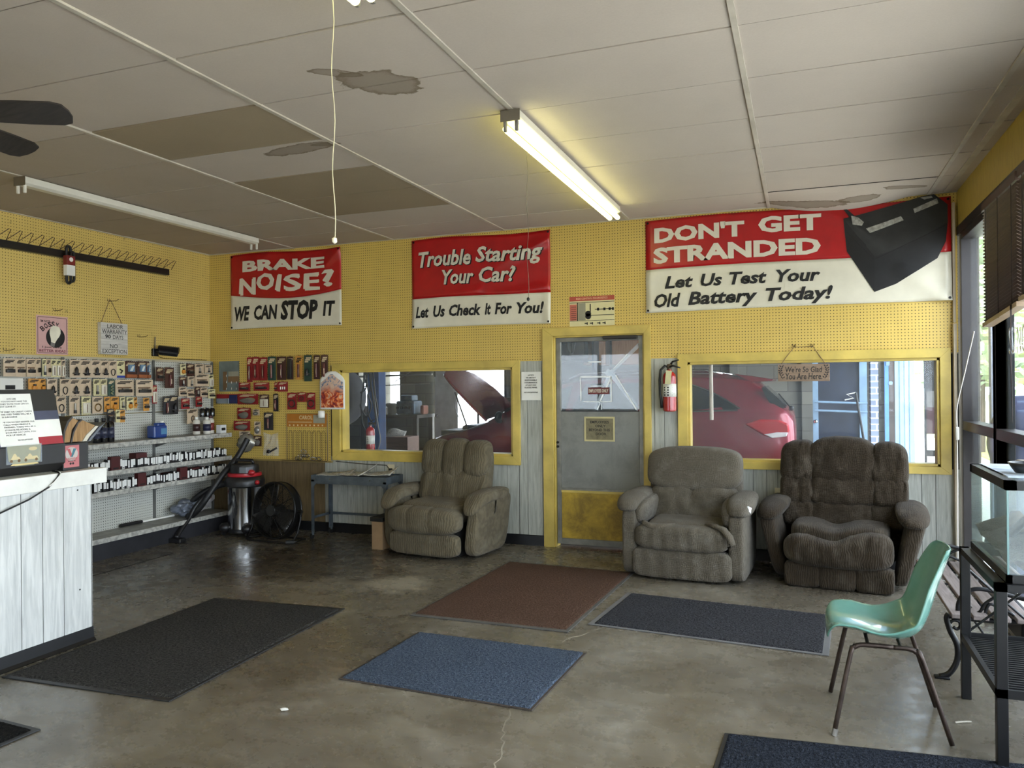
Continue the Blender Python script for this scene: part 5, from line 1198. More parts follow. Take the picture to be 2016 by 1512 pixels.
for k in range(3):
    M = fm_@Matrix.Rotation(k*2*pi/3+.4, 4, 'Y')
    MB().grid(lambda u, v: M@V((.05+.20*u, -.03+.05*(v-.5)*2*(.8), (v-.5)*(.10+.12*u))), 6, 6).build('blade', mat('fan blade', (50, 48, 46), .4, .2), t, smooth=True, solid=.004)
MB().tube([(.285, .0, .31), (.31, .0, .25), (.285, -.02, .10), (.255, -.06, .014), (.20, -.10, .012), (-.20, -.12, .012), (-.30, -.10, .012), (-.345, -.05, .02), (-.33, .0, .12), (-.285, .0, .31)], .0095, 10).tube([(.255, -.06, .014), (.24, .14, .012), (-.28, .14, .012), (-.345, -.05, .02)], .0095, 10).build('stand', mat('black tube stand', (24, 23, 22), .35, .4), t, smooth=True)
for s in (-1, 1): MB().tube([(s*.28, 0, .31), (s*.325, 0, .31)], .018, 10).build('pivot_knob', m_fb, t)
MB().tube([(.215, -.11, .02), (.275, -.06, .02)], .022, 10).build('rubber_foot', mat('black rubber', (22, 22, 22), .6), t)
# ---------------------------------------------------------------- shop vacuum
t = thing('shop_vacuum', 'stainless steel shop vacuum with a black lid, red trim and a long black hose', 'vacuum cleaner', (-5.49, 6.62, 0))
chrome = NT('polished steel drum').set((190, 190, 190), .16, 1.).m; vbk = mat('black moulded plastic', (24, 23, 24), .4); vrd = mat('vacuum red', (170, 28, 36), .35)
MB().lathe([(.165, .05), (.172, .055), (.172, .50), (.176, .51), (.170, .52)], seg=40).build('drum', chrome, t, auto=30)
MB().lathe([(.17, .50), (.20, .515), (.205, .56), (.19, .60), (.165, .615), (0, .615)], seg=36).build('lid', vbk, t, auto=40)
MB().lathe([(.168, .612), (.172, .62), (.168, .645), (.15, .65), (0, .65)], seg=36).build('red_band', vrd, t, auto=40)
MB().lathe([(.145, .648), (.148, .70), (.135, .735), (.08, .745), (0, .745)], seg=32).build('motor_head', vbk, t, auto=40)
MB().tube([(-.11, 0, .74), (-.10, 0, .775), (.10, 0, .775), (.11, 0, .74)], .016, 8).build('carry_handle', vbk, t, smooth=True)
MB().box(.06, .15, -.16, -.05, .655, .72, .006).build('switch_plate', mat('grey decal', (120, 124, 130), .4), t)
MB().ball((.165, -.10, .66), .035, 2, (1.2, 1, .9)).build('red_latch', vrd, t, smooth=True); MB().ball((.205, -.06, .555), .025, 2).build('red_latch', vrd, t, smooth=True)
MB().tube([(-.165, -.05, .535), (-.235, -.09, .52)], .035, 14).build('hose_inlet', vbk, t)
MB().box(.165, .19, -.05, .03, .30, .50, .006).build('side_clip', mat('grey decal', (120, 124, 130), .4), t)
MB().tube([(.0, -.174, .46), (.0, -.20, .40), (.03, -.2, .3), (.02, -.176, .22)], .008, 6).build('cord_loop', vbk, t)
MB().lathe([(.176, .035), (.182, .04), (.180, .07), (.172, .075)], seg=36).build('base_ring', vbk, t, auto=40)
for a in (225, 315, 45, 135):
    x, y = .20*cos(radians(a)), .20*sin(radians(a))
    MB().ball((x, y, .085), .06, 2, (1, 1, .9)).build('caster_housing', vbk, t, smooth=True); MB().tube([(x*1.1-.014, y*1.1, .026), (x*1.1+.014, y*1.1, .026)], .026, 12).build('caster', vbk, t)
def curve(pts, n=6):
    pts = [V(p) for p in pts]; out = []
    for i in range(len(pts)-1):
        p0, p1, p2, p3 = pts[max(i-1, 0)], pts[i], pts[i+1], pts[min(i+2, len(pts)-1)]
        for k in range(n):
            u = k/n; out.append(.5*((2*p1)+(p2-p0)*u+(2*p0-5*p1+4*p2-p3)*u*u+(3*p1-p0-3*p2+p3)*u**3))
    return out+[pts[-1]]
off = V((-5.49, 6.62, 0))
hp = [(-5.556, 6.75, .99), (-5.62, 6.66, .80), (-5.67, 6.48, .62), (-5.72, 6.36, .45), (-5.80, 6.31, .31), (-5.90, 6.30, .225), (-5.985, 6.33, .215), (-6.02, 6.38, .27), (-5.97, 6.40, .36), (-5.86, 6.44, .45), (-5.725, 6.53, .52)]
hb = MB(); cp = curve(hp, 12); cp = [V(p)-off for p in cp]
hb.tube(cp, [.030+.0022*(i % 2) for i in range(len(cp))], 12).build('hose', mat('black hose', (20, 20, 21), .5), t, smooth=True)
np_ = [V(p)-off for p in curve([(-5.845, 6.03, .045), (-5.865, 6.10, .10), (-5.87, 6.22, .20), (-5.86, 6.29, .30), (-5.80, 6.38, .42), (-5.74, 6.48, .52)], 4)]
MB().tube(np_, .024, 12).build('wand', vbk, t, smooth=True)
MB().box(-.085, .085, -.045, .045, -.022, .022, .01, M=Matrix.Translation(V((-5.842, 6.03, .024))-off)).build('floor_nozzle', vbk, t)
t = thing('foil_bag', 'silver crumpled foil bag hanging behind the top end of the vacuum hose', 'bag', (-5.74, YB-.02, .93))
MB().ball((0, -.03, 0), 1, 3, (.12, .035, .10), .3).build('film', P_((170, 166, 156), .25, .7, 'silver film'), t, smooth=True)
MB().tube([(0, 0, .10), (0, -.03, .08)], .003, 5).build('hanger', M_WIRE, t)
# ---------------------------------------------------------------- right-hand side: chair, tank, bench, blinds
t = thing('shell_chair', 'old green fibreglass shell chair on bent brown metal legs', 'chair', (.36, 3.885, 0))
prof = [V((-.262, .385)), V((-.25, .418)), V((-.215, .432)), V((-.12, .418)), V((-.02, .402)), (V((.06, .408))), V((.115, .45)), V((.152, .53)), V((.182, .63)), V((.212, .72)), V((.236, .785)), V((.243, .805))]
wid = [.15, .19, .208, .222, .232, .236, .236, .23, .218, .198, .165, .12]
def shell(u, v):
    k = v*(len(prof)-1); i = min(int(k), len(prof)-2); f = k-i
    def cr(a):
        p0, p1, p2, p3 = a[max(i-1, 0)], a[i], a[i+1], a[min(i+2, len(a)-1)]
        return .5*((p1*2)+(p2-p0)*f+(p0*2-p1*5+p2*4-p3)*f*f+(p1*3-p0-p2*3+p3)*f**3)
    p = cr(prof); w_ = cr(wid); s = (u-.5)*2; e = abs(s)**3
    b = max(0, min(1, (v-.25)/.4)); dn = max(0, 1-v*4.)
    seatup = .030*e*(1-b)*(1-dn*1.2)+.018*abs(s)**2*(1-b)
    return V((p.x-.055*e*b*(1-max(0, v-.75)*2.0), s*w_, p.y+seatup+.045*e*math.exp(-((v-.48)/.12)**2)))
def shellmat():
    n = NT('green fibreglass'); v = n.coord(); a = n.noise(v, 5, 6, .7); b = n.noise(v, 60, 4, .8)
    c = n.mix(a, (84, 134, 122), (116, 164, 152)); c = n.mix(n.ramp(b, [(.70, (0, 0, 0, 1)), (.78, (.7, .7, .7, 1))]), c, (46, 60, 50)); n.set(c, .22, coat=.5); return n.m
MB().grid(shell, 40, 44).build('shell_seat', shellmat(), t, smooth=True, solid=.007, fix=False)
m_leg = mat('worn brown tube', (66, 54, 48), .35, .6, var=.3, scale=20)
for nm, pts in (('leg', [(-.243, -.252, .006), (-.17, -.20, .35), (-.155, -.195, .375), (-.12, -.19, .388), (.0, -.185, .388)]), ('leg', [(.218, -.20, .006), (.11, -.19, .35), (.09, -.187, .375), (.06, -.185, .388), (.0, -.185, .388)]), ('leg', [(-.241, .242, .006), (-.17, .20, .35), (-.155, .195, .375), (-.12, .19, .388), (.0, .185, .388)]), ('leg', [(.215, .21, .006), (.11, .19, .35), (.09, .187, .375), (.06, .185, .388), (.0, .185, .388)])):
    MB().tube(curve(pts, 4), .0105, 10).build(nm, m_leg, t, smooth=True)
MB().tube([(-.10, -.19, .388), (-.10, .19, .388)], .008, 8).tube([(.03, -.19, .388), (.03, .19, .388)], .008, 8).build('cross_bar', m_leg, t)
MB().tube([(-.243, -.252, .001), (-.236, -.248, .03)], .0125, 10).build('foot_glide', mat('worn chrome', (150, 146, 140), .3, .8), t)
# stand and glass tank
m_ang = mat('black angle iron', (22, 22, 24), .4, .3)
t = thing('tank_stand', 'black angle-iron stand with a slatted lower shelf beneath the glass tank', 'stand', (0, 0, 0))
x0, x1, y0, y1 = .712, 1.09, 3.535, 4.295
for x, y in ((x0, y0), (x1-.04, y0), (x0, y1-.04), (x1-.04, y1-.04)): MB().box(x, x+.04, y, y+.04, 0, .715, .002).build('leg', m_ang, t)
tp_ = MB()
for a in ((x0, x1, y0, y0+.04), (x0, x1, y1-.04, y1), (x0, x0+.04, y0, y1), (x1-.04, x1, y0, y1)): tp_.box(a[0], a[1], a[2], a[3], .70, .73)
tp_.build('top_frame', m_ang, t)
sh = MB().box(x0, x0+.02, y0, y1, .28, .315).box(x1-.02, x1, y0, y1, .28, .315).box(x0, x1, y0, y0+.012, .28, .315).box(x0, x1, y1-.012, y1, .28, .315); sh.build('shelf_frame', m_ang, t)
sl_ = MB()
for k in range(26): sl_.box(x0+.01, x1-.01, y0+.02+k*.028, y0+.030+k*.028, .292, .300)
sl_.build('shelf_slats', m_ang, t)
MB().tube([(.75, 4.27, .62), (1.06, 4.27, .33)], .006, 8).tube([(1.06, 4.27, .62), (.75, 4.27, .33)], .006, 8).build('cross_brace', m_ang, t)
t = thing('glass_tank', 'dusty glass reptile tank with black rims on the angle-iron stand', 'tank', (0, 0, 0))
tx0, tx1, ty0, ty1 = .758, 1.085, 3.56, 4.25
m_rim = mat('tank rim', (20, 20, 22), .3)
def rim(nm, z0, z1, wd):
    r = MB()
    for a in ((tx0, tx1, ty0, ty0+wd), (tx0, tx1, ty1-wd, ty1), (tx0, tx0+wd, ty0, ty1), (tx1-wd, tx1, ty0, ty1)): r.box(a[0]-.004, a[1]+.004, a[2]-.004, a[3]+.004, z0, z1)
    r.build(nm, m_rim, t)
rim('bottom_rim', .732, .765, .012); rim('top_rim', 1.10, 1.137, .03)
gt = glass('tank glass', .07, (.96, 1, .98))
for nm, a in (('glass_pane', (tx0, tx0+.004, ty0, ty1)), ('glass_pane', (tx1-.004, tx1, ty0, ty1)), ('glass_pane', (tx0, tx1, ty0, ty0+.004)), ('glass_pane', (tx0, tx1, ty1-.004, ty1))): MB().box(a[0], a[1], a[2], a[3], .74, 1.12).build(nm, gt, t)
MB().box(tx0-.001, tx0+.006, ty0-.001, ty0+.006, .74, 1.12).build('silicone_seam', mat('greenish seam', (110, 140, 140), .2), t)
def gravel():
    n = NT('tank gravel'); v = n.coord(); a = n.noise(v, 90, 3, .8); b = n.noise(v, 8, 4)
    n.set(n.mix(a, (46, 42, 40), n.mix(b, (110, 96, 84), (150, 138, 124))), .9); n.bump(a, 1., .02); return n.m
MB().grid(lambda u, v: V((tx0+.006+(tx1-tx0-.012)*u, ty0+.006+(ty1-ty0-.012)*v, .80+.05*sin(u*2.5)*1+.05*v+.02*mnoise.noise(V((u*6, v*6, 0))))), 20, 26).build('gravel_bed', gravel(), t, smooth=True)
MB().ball((.95, 3.78, .88), .05, 2, (1.2, 1.5, 1.1), .7).ball((.90, 4.0, .90), .045, 2, (1, 1.4, .9), .7).build('rock', mat('tank rock', (120, 104, 92), .9, var=.3, bump=.5), t, smooth=True)
MB().tube([(.85, 3.95, .86), (.90, 3.86, .95), (.97, 3.74, .93), (1.03, 3.66, .97)], [.022, .018, .015, .008], 8).tube([(.92, 3.84, .93), (.90, 3.78, 1.0)], [.012, .004], 6).build('driftwood', mat('driftwood', (92, 78, 66), .9, var=.3), t, smooth=True)
for k in range(7): MB().ball((.86+.03*k, 3.62+.05*(k % 3), .865), .022, 1, (1.2, .9, .25), .8).build('dead_leaf', mat('dead leaf', (140, 96, 62), .8, var=.4, scale=20), t)
MB().box(tx0+.03, tx1-.03, ty0+.12, ty1-.03, 1.137, 1.143).build('lid_panel', glass('lid glass', .35), t)
MB().box(tx0+.03, tx0+.08, ty0+.2, ty1-.06, 1.1375, 1.1425).build('lid_mesh', mat('dark mesh', (30, 36, 34), .7), t)
t = thing('black_bowl', 'small black bowl resting on the glass lid of the tank', 'bowl', (.885, 3.80, 1.145)); MB().lathe([(.0, 0), (.045, .002), (.06, .025), (.072, .045), (.066, .045), (.054, .025), (.04, .008), (0, .006)], seg=24).build('bowl', mat('black ceramic', (24, 26, 30), .3), t, smooth=True)
o = MB().box(-.05, .07, -.06, .06, 0, .035, .01).build('brass_box', mat('tarnished brass', (96, 80, 54), .5, .4), None); o.location = (.95, 4.02, 1.144); tag(o, 'small tarnished box lying on the tank lid behind the black bowl', 'box')
# cast-iron bench along the window
t = thing('park_bench', 'park bench with dark cast-iron scroll ends and worn wooden slats by the window', 'bench', (0, 0, 0))
m_ci = mat('black cast iron', (22, 22, 26), .35, .3); m_sl = wood('weathered slat', (104, 92, 90), (150, 138, 134), 1, .6)
for x in (.70, .795, .89, .985): MB().box(x, x+.07, 4.44, 5.74, .335, .357, .004).build('seat_slat', m_sl, t)
for z, x in ((.43, 1.065), (.53, 1.085)): MB().box(x, x+.02, 4.44, 5.74, z, z+.07, .004).build('back_slat', m_sl, t)
for y in (4.52, 5.66):
    e = MB(); T = lambda pts, r, fl=1.: e.tube(curve([(x, y, z) for x, z in pts], 5), r, 8)
    T([(.655, .008), (.70, .03), (.735, .10), (.735, .18), (.705, .25), (.69, .31), (.70, .335)], [.018]*1+[.016]*29 if 0 else .015)
    T([(1.10, .008), (1.07, .06), (1.04, .16), (1.03, .26), (1.04, .335), (1.08, .45), (1.11, .62)], .014)
    T([(.69, .325), (.85, .318), (1.04, .325)], .013)
    T([(.705, .29), (.72, .305), (.745, .30), (.75, .275), (.735, .26), (.72, .27)], .008)
    T([(.74, .335), (.745, .40), (.78, .455), (.84, .475), (.93, .462), (1.03, .44), (1.09, .44)], .011)
    T([(.80, .385), (.785, .36), (.81, .345), (.84, .36), (.86, .40), (.91, .44), (.96, .455)], .008)
    T([(.86, .34), (.88, .40), (.93, .385), (.98, .36), (1.0, .335)], .008)
    T([(.735, .17), (.85, .22), (.95, .22), (1.035, .2)], .008)
    e.box(.63, .70, y-.02, y+.02, 0, .012, .003).box(1.07, 1.13, y-.02, y+.02, 0, .012, .003).build('cast_iron_end', m_ci, t, smooth=True)
MB().tube([(.88, 4.52, .21), (.88, 5.66, .21)], .006, 8).build('tie_rod', m_ci, t)
# venetian blinds
def blind(label, y0, y1, zt, zb0, zb1):
    t = thing('venetian_blind', label, 'blind', (1.13, y0, zb0)); bw = wood('brown wood slat', (62, 44, 34), (92, 68, 54), 1, .5)
    MB().box(-.03, .03, 0, y1-y0, zt-zb0-.05, zt-zb0, .003).build('head_rail', mat('brown rail', (70, 52, 40), .5), t)
    s = MB(); n = 34
    for k in range(n):
        f = k/(n-1); za, zb = f*(zt-.07-zb0)+.01, f*(zt-.07-zb1)+(zb1-zb0)+.01
        R = lambda x, dz: [(x, .004, za+dz), (x, y1-y0-.004, zb+dz)]
        A, B = R(-.022, .016), R(.022, -.014)
        s.quad(A[0], A[1], B[1], B[0])
    s.build('slats', bw, t, solid=.0025)
    MB().prism([(0, -.018), (y1-y0, zb1-zb0-.018), (y1-y0, zb1-zb0+.008), (0, .008)], 0, -.028, .028).build('bottom_rail', mat('pale brown rail', (150, 128, 104), .5), t)
    for f in (.12, .5, .88): y = f*(y1-y0); MB().tube([(-.026, y, (zb1-zb0)*f-.02), (-.026, y, zt-zb0-.03)], .0022, 5).build('ladder_cord', mat('dark cord', (40, 30, 26), .8), t)
blind('brown wooden venetian blind, half raised, in the window next to the corner pane', 4.92, 5.77, 2.68, 1.96, 1.90)
blind('second brown venetian blind, only its end showing at the picture edge', 4.13, 4.88, 2.68, 2.0, 1.98)
t = thing('blind_cord', 'thin blind pull cords hanging below the venetian blind', 'cord', (1.10, 5.02, 1.30))
MB().tube([(0, 0, .66), (0, .01, .3), (0, .0, 0)], .0022, 5).build('cord', mat('dark cord', (40, 30, 26), .8), t); MB().tube([(0, .02, .66), (0, .03, .35), (0, .0, .02)], .0022, 5).build('cord', mat('dark cord', (40, 30, 26), .8), t)
# corner trim, white lead with its switch
struct(MB().box(1.128, 1.150, 6.94, 6.998, .1, 1.99).box(1.130, 1.148, 6.955, 6.998, 2.0, 2.95), 'trim_3', mat('pale timber strip', (196, 182, 160), .6))
t = thing('switch_lead', 'white flex with an inline switch running down the window corner to the floor', 'cord', (0, 0, 0)); wf = mat('white flex', (228, 226, 220), .5)
MB().tube(curve([(1.10, 6.02, 1.87), (1.10, 6.35, 1.6), (1.10, 6.66, 1.345), (1.095, 6.64, 1.19)], 5), .004, 6).build('upper_flex', wf, t, smooth=True)
MB().box(1.083, 1.107, 6.62, 6.66, 1.09, 1.19, .008).build('inline_switch', wf, t)
MB().tube(curve([(1.095, 6.64, 1.09), (1.095, 6.65, .6), (1.09, 6.66, .1), (1.06, 6.70, .006), (.95, 6.76, .005), (.80, 6.78, .005), (.66, 6.88, .005)], 5), .004, 6).build('lower_flex', wf, t, smooth=True)
# painted letters on the window glass, read from behind
lt = MB()
for s, ya, yb in (('SU', 5.68, 5.53), ('NO', 5.47, 5.27), ('S', 5.20, 5.12), ('8', 5.08, 5.0)):
    letters(lt, s, 0, 1, 1.70, 1.87, off=-.004, fn=lambda c, ya=ya, yb=yb: V((XG-.002, ya+(yb-ya)*c.x, c.z)))
lt.build('window_lettering', mat('white sign paint', (226, 228, 226), .5), None)['kind'] = 'structure'
# ---------------------------------------------------------------- garage behind the windows
GX0, GX1, GY1, GZ = -9.2, 1.265, 12.6, 3.9
m_blk = NT('grey block wall')
def blockwall():
    n = m_blk; v = n.coord(); b = n.n('TexBrick'); b.inputs['Scale'].default_value = 1; b.inputs['Brick Width'].default_value = .4; b.inputs['Row Height'].default_value = .2; b.inputs['Mortar Size'].default_value = .006
    b.inputs['Color1'].default_value = lin((128, 124, 112)); b.inputs['Color2'].default_value = lin((104, 102, 94)); b.inputs['Mortar'].default_value = lin((84, 82, 76))
    mp = n.n('Mapping'); mp.inputs['Rotation'].default_value = (pi/2, 0, 0); n.l(v, mp.inputs[0]); n.l(mp.outputs[0], b.inputs[0])
    n.set(n.mix(n.math('MULTIPLY', n.noise(v, 3, 6, .7), .7), b.outputs[0], (70, 66, 58)), .9); return n.m
blockwall()
struct(MB().box(GX0-.2, GX1+.1, YB+.1, GY1+.2, -.1, 0), 'garage_floor', mat('oily concrete', (88, 84, 78), .6, var=.25, scale=2))
struct(MB().box(GX0-.2, GX1+.3, YB+.13, GY1+.2, GZ, GZ+.1), 'garage_ceiling', mat('dark rafters', (60, 56, 52), .9))
struct(MB().box(GX0-.2, GX0, YB+.13, GY1, 0, GZ), 'garage_wall_left', m_blk.m)
gw = MB()
ops = [(-7.80, -7.42, 1.15, 2.5), (-7.24, -6.93, 1.15, 2.5), (-6.2, -4.55, 0, 2.5)]; x = GX0
for a, b, c, d in ops:
    gw.box(x, a, GY1, GY1+.2, 0, GZ); gw.box(a, b, GY1, GY1+.2, d, GZ)
    if c: gw.box(a, b, GY1, GY1+.2, 0, c)
    x = b
gw.box(x, GX1+.2, GY1, GY1+.2, 0, GZ)
gw.use(mat('dark pilaster', (58, 56, 54), .8))
for xx in (-2.2, -1.05, .0): gw.box(xx, xx+.12, GY1-.1, GY1, 0, GZ)
gw.mats = [m_blk.m, mat('dark pilaster', (58, 56, 54), .8)]
struct(gw, 'garage_wall_back')
gr = MB().box(GX1, GX1+.08, YB+.13, 7.75, 0, GZ).box(GX1, GX1+.08, 11.9, GY1, 0, GZ).box(GX1, GX1+.08, 7.75, 11.9, 3.1, GZ)
struct(gr, 'garage_wall_right', m_blk.m)
struct(MB().box(XL-3, XL-.1, YB, YB+.13, 0, 4.0).box(XL-3, XR+.25, YB+.12, YB+.14, 3.04, 4.1), 'garage_wall_front', m_blk.m)
area('garage_daylight_portal', (GX1+.25, 9.8, 1.55), (0, pi/2, 0), 3.0, 4.1, 1, portal=True)
area('garage_daylight_portal', (-5.4, GY1+.25, 1.25), (-pi/2, 0, 0), 1.6, 2.4, 1, portal=True)
# ---- the SUV, nose to the left with its bonnet up
car = thing('suv', 'dark red SUV with its bonnet raised, parked behind the garage windows', 'car', (-2.36, 9.94, 0))
m_car = NT('dark red car paint').set((120, 22, 38), .25, .3, coat=.4).m; m_gls = NT('dark car glass').set((10, 14, 15), .12, 0, spec=.2).m; m_trim = mat('black car trim', (18, 18, 18), .45); m_chr = mat('chrome trim', (200, 200, 200), .15, 1.)
st_ = [  # x, half width, bottom, belt, top, top half width
 (-2.27, .62, .35, .70, .76, .45), (-2.20, .80, .30, .80, .88, .60), (-2.0, .90, .28, .88, .94, .70), (-1.75, .93, .28, .92, .97, .74), (-1.48, .94, .28, .99, 1.06, .76), (-1.25, .94, .28, 1.06, 1.18, .75),
 (-.85, .94, .28, 1.11, 1.42, .70), (-.50, .94, .28, 1.13, 1.58, .66), (-.2, .94, .28, 1.14, 1.63, .66), (.4, .94, .28, 1.15, 1.66, .67), (1.0, .94, .28, 1.17, 1.66, .67), (1.5, .935, .28, 1.19, 1.645, .66), (1.80, .925, .28, 1.20, 1.61, .64), (1.93, .915, .29, 1.20, 1.50, .66), (2.06, .90, .30, 1.20, 1.38, .70), (2.20, .87, .31, 1.17, 1.24, .74), (2.265, .84, .33, 1.10, 1.17, .74), (2.29, .80, .36, .98, 1.05, .70), (2.28, .74, .40, .72, .80, .62)]
def sect(s):
    x, w_, b, bl_, tp, tw_ = s
    h_ = [(0, b), (w_*.85, b), (w_*.97, b+.12), (w_, b+(bl_-b)*.5), (w_*.985, b+(bl_-b)*.82), (w_*.95, bl_), (w_*.93, bl_+.02), (tw_+(w_*.93-tw_)*.35, bl_+(tp-bl_)*.62), (tw_+.03, tp-.05), (tw_-.06, tp-.008), (tw_*.5, tp), (0, tp)]
    return [V((x, -y, z)) for y, z in h_]+[V((x, y, z)) for y, z in h_[::-1][1:-1]]
S_ = [sect(s) for s in st_]; cb = MB(); nr = len(S_[0])
V_ = [[cb.bm.verts.new(p) for p in r] for r in S_]
for A, B in zip(V_, V_[1:]):
    for j in range(nr): cb.face([A[j], A[(j+1) % nr], B[(j+1) % nr], B[j]])
cb.face(V_[0]); cb.face(V_[-1][::-1]); cb.build('body', m_car, car, auto=38)
def side_y(x, z):     # near flank of the body at x, z
    for s0, s1 in zip(st_, st_[1:]):
        if s0[0] <= x <= s1[0] or s1 is st_[-1]:
            f = (x-s0[0])/(s1[0]-s0[0]+1e-9); w_, bl_, tp, tw_ = [s0[i]+(s1[i]-s0[i])*f for i in (1, 3, 4, 5)]
            if z <= bl_: return w_*.97
            g = (z-bl_)/(tp-bl_+1e-6); a = w_*.93; m_ = tw_+(a-tw_)*.35
            return a+(m_-a)*g/.62 if g < .62 else m_+(tw_+.03-m_)*(g-.62)/.38
def flank(nm, poly, m_, off=.008, sides=(-1, 1)):
    for sg in sides:
        mb = MB(); mb.face([mb.bm.verts.new((x, sg*(side_y(x, z)+off), z)) for x, z in poly]); bmesh.ops.triangulate(mb.bm, faces=mb.bm.faces[:]); mb.build(nm, m_, car, solid=.006)
flank('side_window', [(.62, 1.21), (1.66, 1.235), (1.70, 1.26), (1.35, 1.46), (1.05, 1.53), (.62, 1.55)], m_gls); flank('side_window', [(-.28, 1.19), (.54, 1.205), (.54, 1.55), (-.12, 1.54)], m_gls); flank('side_window', [(-1.0, 1.17), (-.36, 1.19), (-.30, 1.52), (-.5, 1.46)], m_gls)
for nm, a, b in (('window_trim', (.62, 1.20), (1.68, 1.228)), ('window_trim', (1.70, 1.245), (1.06, 1.545))):
    mb = MB(); mb.tube([(x, -(side_y(x, z)+.010), z) for x, z in [(a[0]+(b[0]-a[0])*k/8, a[1]+(b[1]-a[1])*k/8+(.04*sin(k/8*pi) if a[0] > 1 else 0)) for k in range(9)]], .012, 6); mb.build(nm, m_chr, car)
rw_ = MB(); P = [(1.955, .55, 1.485), (2.185, .62, 1.255)]; rw_.quad((P[0][0], -P[0][1], P[0][2]+.012), (P[0][0], P[0][1], P[0][2]+.012), (P[1][0]+.01, P[1][1], P[1][2]+.012), (P[1][0]+.01, -P[1][1], P[1][2]+.012)); rw_.build('rear_window', m_gls, car, solid=.006)
sb = MB(); sb.prism([(1.93, 1.48), (1.96, 1.49), (2.2, 1.255), (2.05, 1.245)], 1, -.76, -.70); sb.build('rear_side_glass', m_gls, car)
MB().prism([(1.62, 1.645), (1.80, 1.62), (2.06, 1.575), (2.04, 1.555), (1.82, 1.545)], 1, -.66, .66).build('spoiler', m_car, car, bevel=.01)
for s in (-1, 1):
    mb = MB(); mb.prism([(1.76, 1.075), (1.92, 1.13), (2.12, 1.125), (2.22, 1.08), (2.23, .99), (2.12, .935), (1.98, .94)], 1, s*.80, s*.945); mb.build('tail_light', NT('red lamp').set((170, 8, 24), .2, 0, coat=.3).m if s < 0 else mat('lamp red', (190, 20, 36), .15), car, bevel=.02)
    mb = MB(); mb.prism([(1.96, .965), (2.10, .99), (2.215, .99), (2.20, .945), (2.05, .925)], 1, s*.805, s*.953); mb.build('reversing_light', mat('clear lamp', (226, 220, 220), .15, coat=1.), car, bevel=.01)
    MB().tube([(-.35, s*.66, 1.60), (-.2, s*.66, 1.67), (.6, s*.66, 1.70), (1.3, s*.66, 1.69), (1.5, s*.66, 1.645)], .016, 8).build('roof_rail', m_chr, car, smooth=True)
    MB().ball((-1.15, s*1.03, 1.14), .10, 2, (.55, 1.05, .75)).build('mirror', m_trim, car, smooth=True)
    MB().lathe([(0, 0), (.09, 0), (.09, .004), (0, .004)], seg=20, M=Matrix.Translation((-1.085, s*1.04, 1.14))@Matrix.Rotation(pi/2, 4, 'Y')@Matrix.Scale(.72, 4, (1, 0, 0))).build('mirror_glass', m_chr, car)
    for xw in (-1.42, 1.36):
        w_ = MB().tube([(xw, s*.70, .36), (xw, s*.93, .36)], .36, 28).build('wheel', mat('tyre black', (22, 22, 22), .8), car)
        w_2 = MB().tube([(xw, s*.925, .36), (xw, s*.945, .36)], .23, 24).build('rim', m_chr, w_)
MB().ball((2.245, -.3, 1.235), .03, 2).tube([(2.1, .0, 1.40), (2.235, -.3, 1.24)], .008, 6).build('rear_wiper', m_trim, car)
ws = MB(); ws.quad((-1.34, -.70, 1.15), (-1.34, .70, 1.15), (-.44, .60, 1.585), (-.44, -.60, 1.585)); ws.build('windscreen', m_gls, car, solid=.006)
MB().box(-2.1, -1.5, -.72, .72, .80, .95).box(-1.95, -1.55, -.4, .3, .90, 1.0, .03).build('engine_bay', mat('engine dark', (26, 25, 25), .6, .2), car)
hl = MB(); hl.prism([(-2.24, .70), (-2.05, .82), (-1.80, .86), (-1.85, .80), (-2.1, .72)], 1, -.86, -.70); hl.build('headlight', mat('clear lamp', (226, 220, 220), .15, coat=1.), car, bevel=.01)
# raised bonnet, hinged at the cowl
def bonnet(u, v):
    s = (u-.5)*2; L_ = .98*v; w_ = .74-.10*v*v-.05*v**4
    bul = .10*sin(v*pi*.7)*(1-abs(s)**2.4)+.05*(1-abs(s)**6)-.045*max(0, abs(s)-.8)*5*.2
    rid = .014*math.exp(-((abs(s)-.5)/.06)**2)
    a = radians(42); x, z = -L_, bul+rid-.10*v**3
    return V((-1.45+x*cos(a)*1-z*sin(a)*.9+.0, s*w_, 1.08-x*sin(a)+z*cos(a)*.8))
MB().grid(bonnet, 26, 22).build('bonnet', m_car, car, smooth=True, solid=.02, fix=False)
MB().tube([(-1.75, -.62, .94), (-1.95, -.60, 1.45)], .01, 6).build('bonnet_strut', m_trim, car)
# ---- things in the left window
t = thing('lift_post', 'tall blue steel lift post behind the left garage window', 'post', (-5.30, 9.0, 0)); bl_ = mat('blue lift paint', (50, 86, 136), .4, .2, var=.15)
MB().box(-.09, .09, -.09, .09, 0, 3.6, .008).build('column', bl_, t); MB().box(-.2, .2, -.2, .2, 0, .02).build('base_plate', bl_, t)
extinguisher('red and white fire extinguisher standing behind the left garage window', (-4.44, 7.40, .80), 0, .82, False, False)
struct(MB().box(-4.9, -3.9, YB+.13, YB+.50, .76, .80), 'garage_ledge', mat('grey ledge', (90, 88, 84), .8))
t = thing('car_tyre', 'old grey car tyre hanging inside the garage at the left window edge', 'tyre', (-4.98, 7.62, 1.42), 0)
ty = MB()
ty.tube([(.25*cos(a), 0, .25*sin(a)) for a in [i*2*pi/32 for i in range(32)]], .095, 12, closed=True); ty.build('tyre', mat('dusty tyre', (84, 84, 86), .8, bump=.3), t, smooth=True)
MB().tube([(0, 0, .30), (0, 0, 1.2), (0, 0, 2.48)], .006, 6).build('hanging_wire', m_ci, t)
t = thing('hose_bundle', 'black air hoses and cables looped from the garage ceiling by the window', 'hose', (-4.55, 7.55, 0))
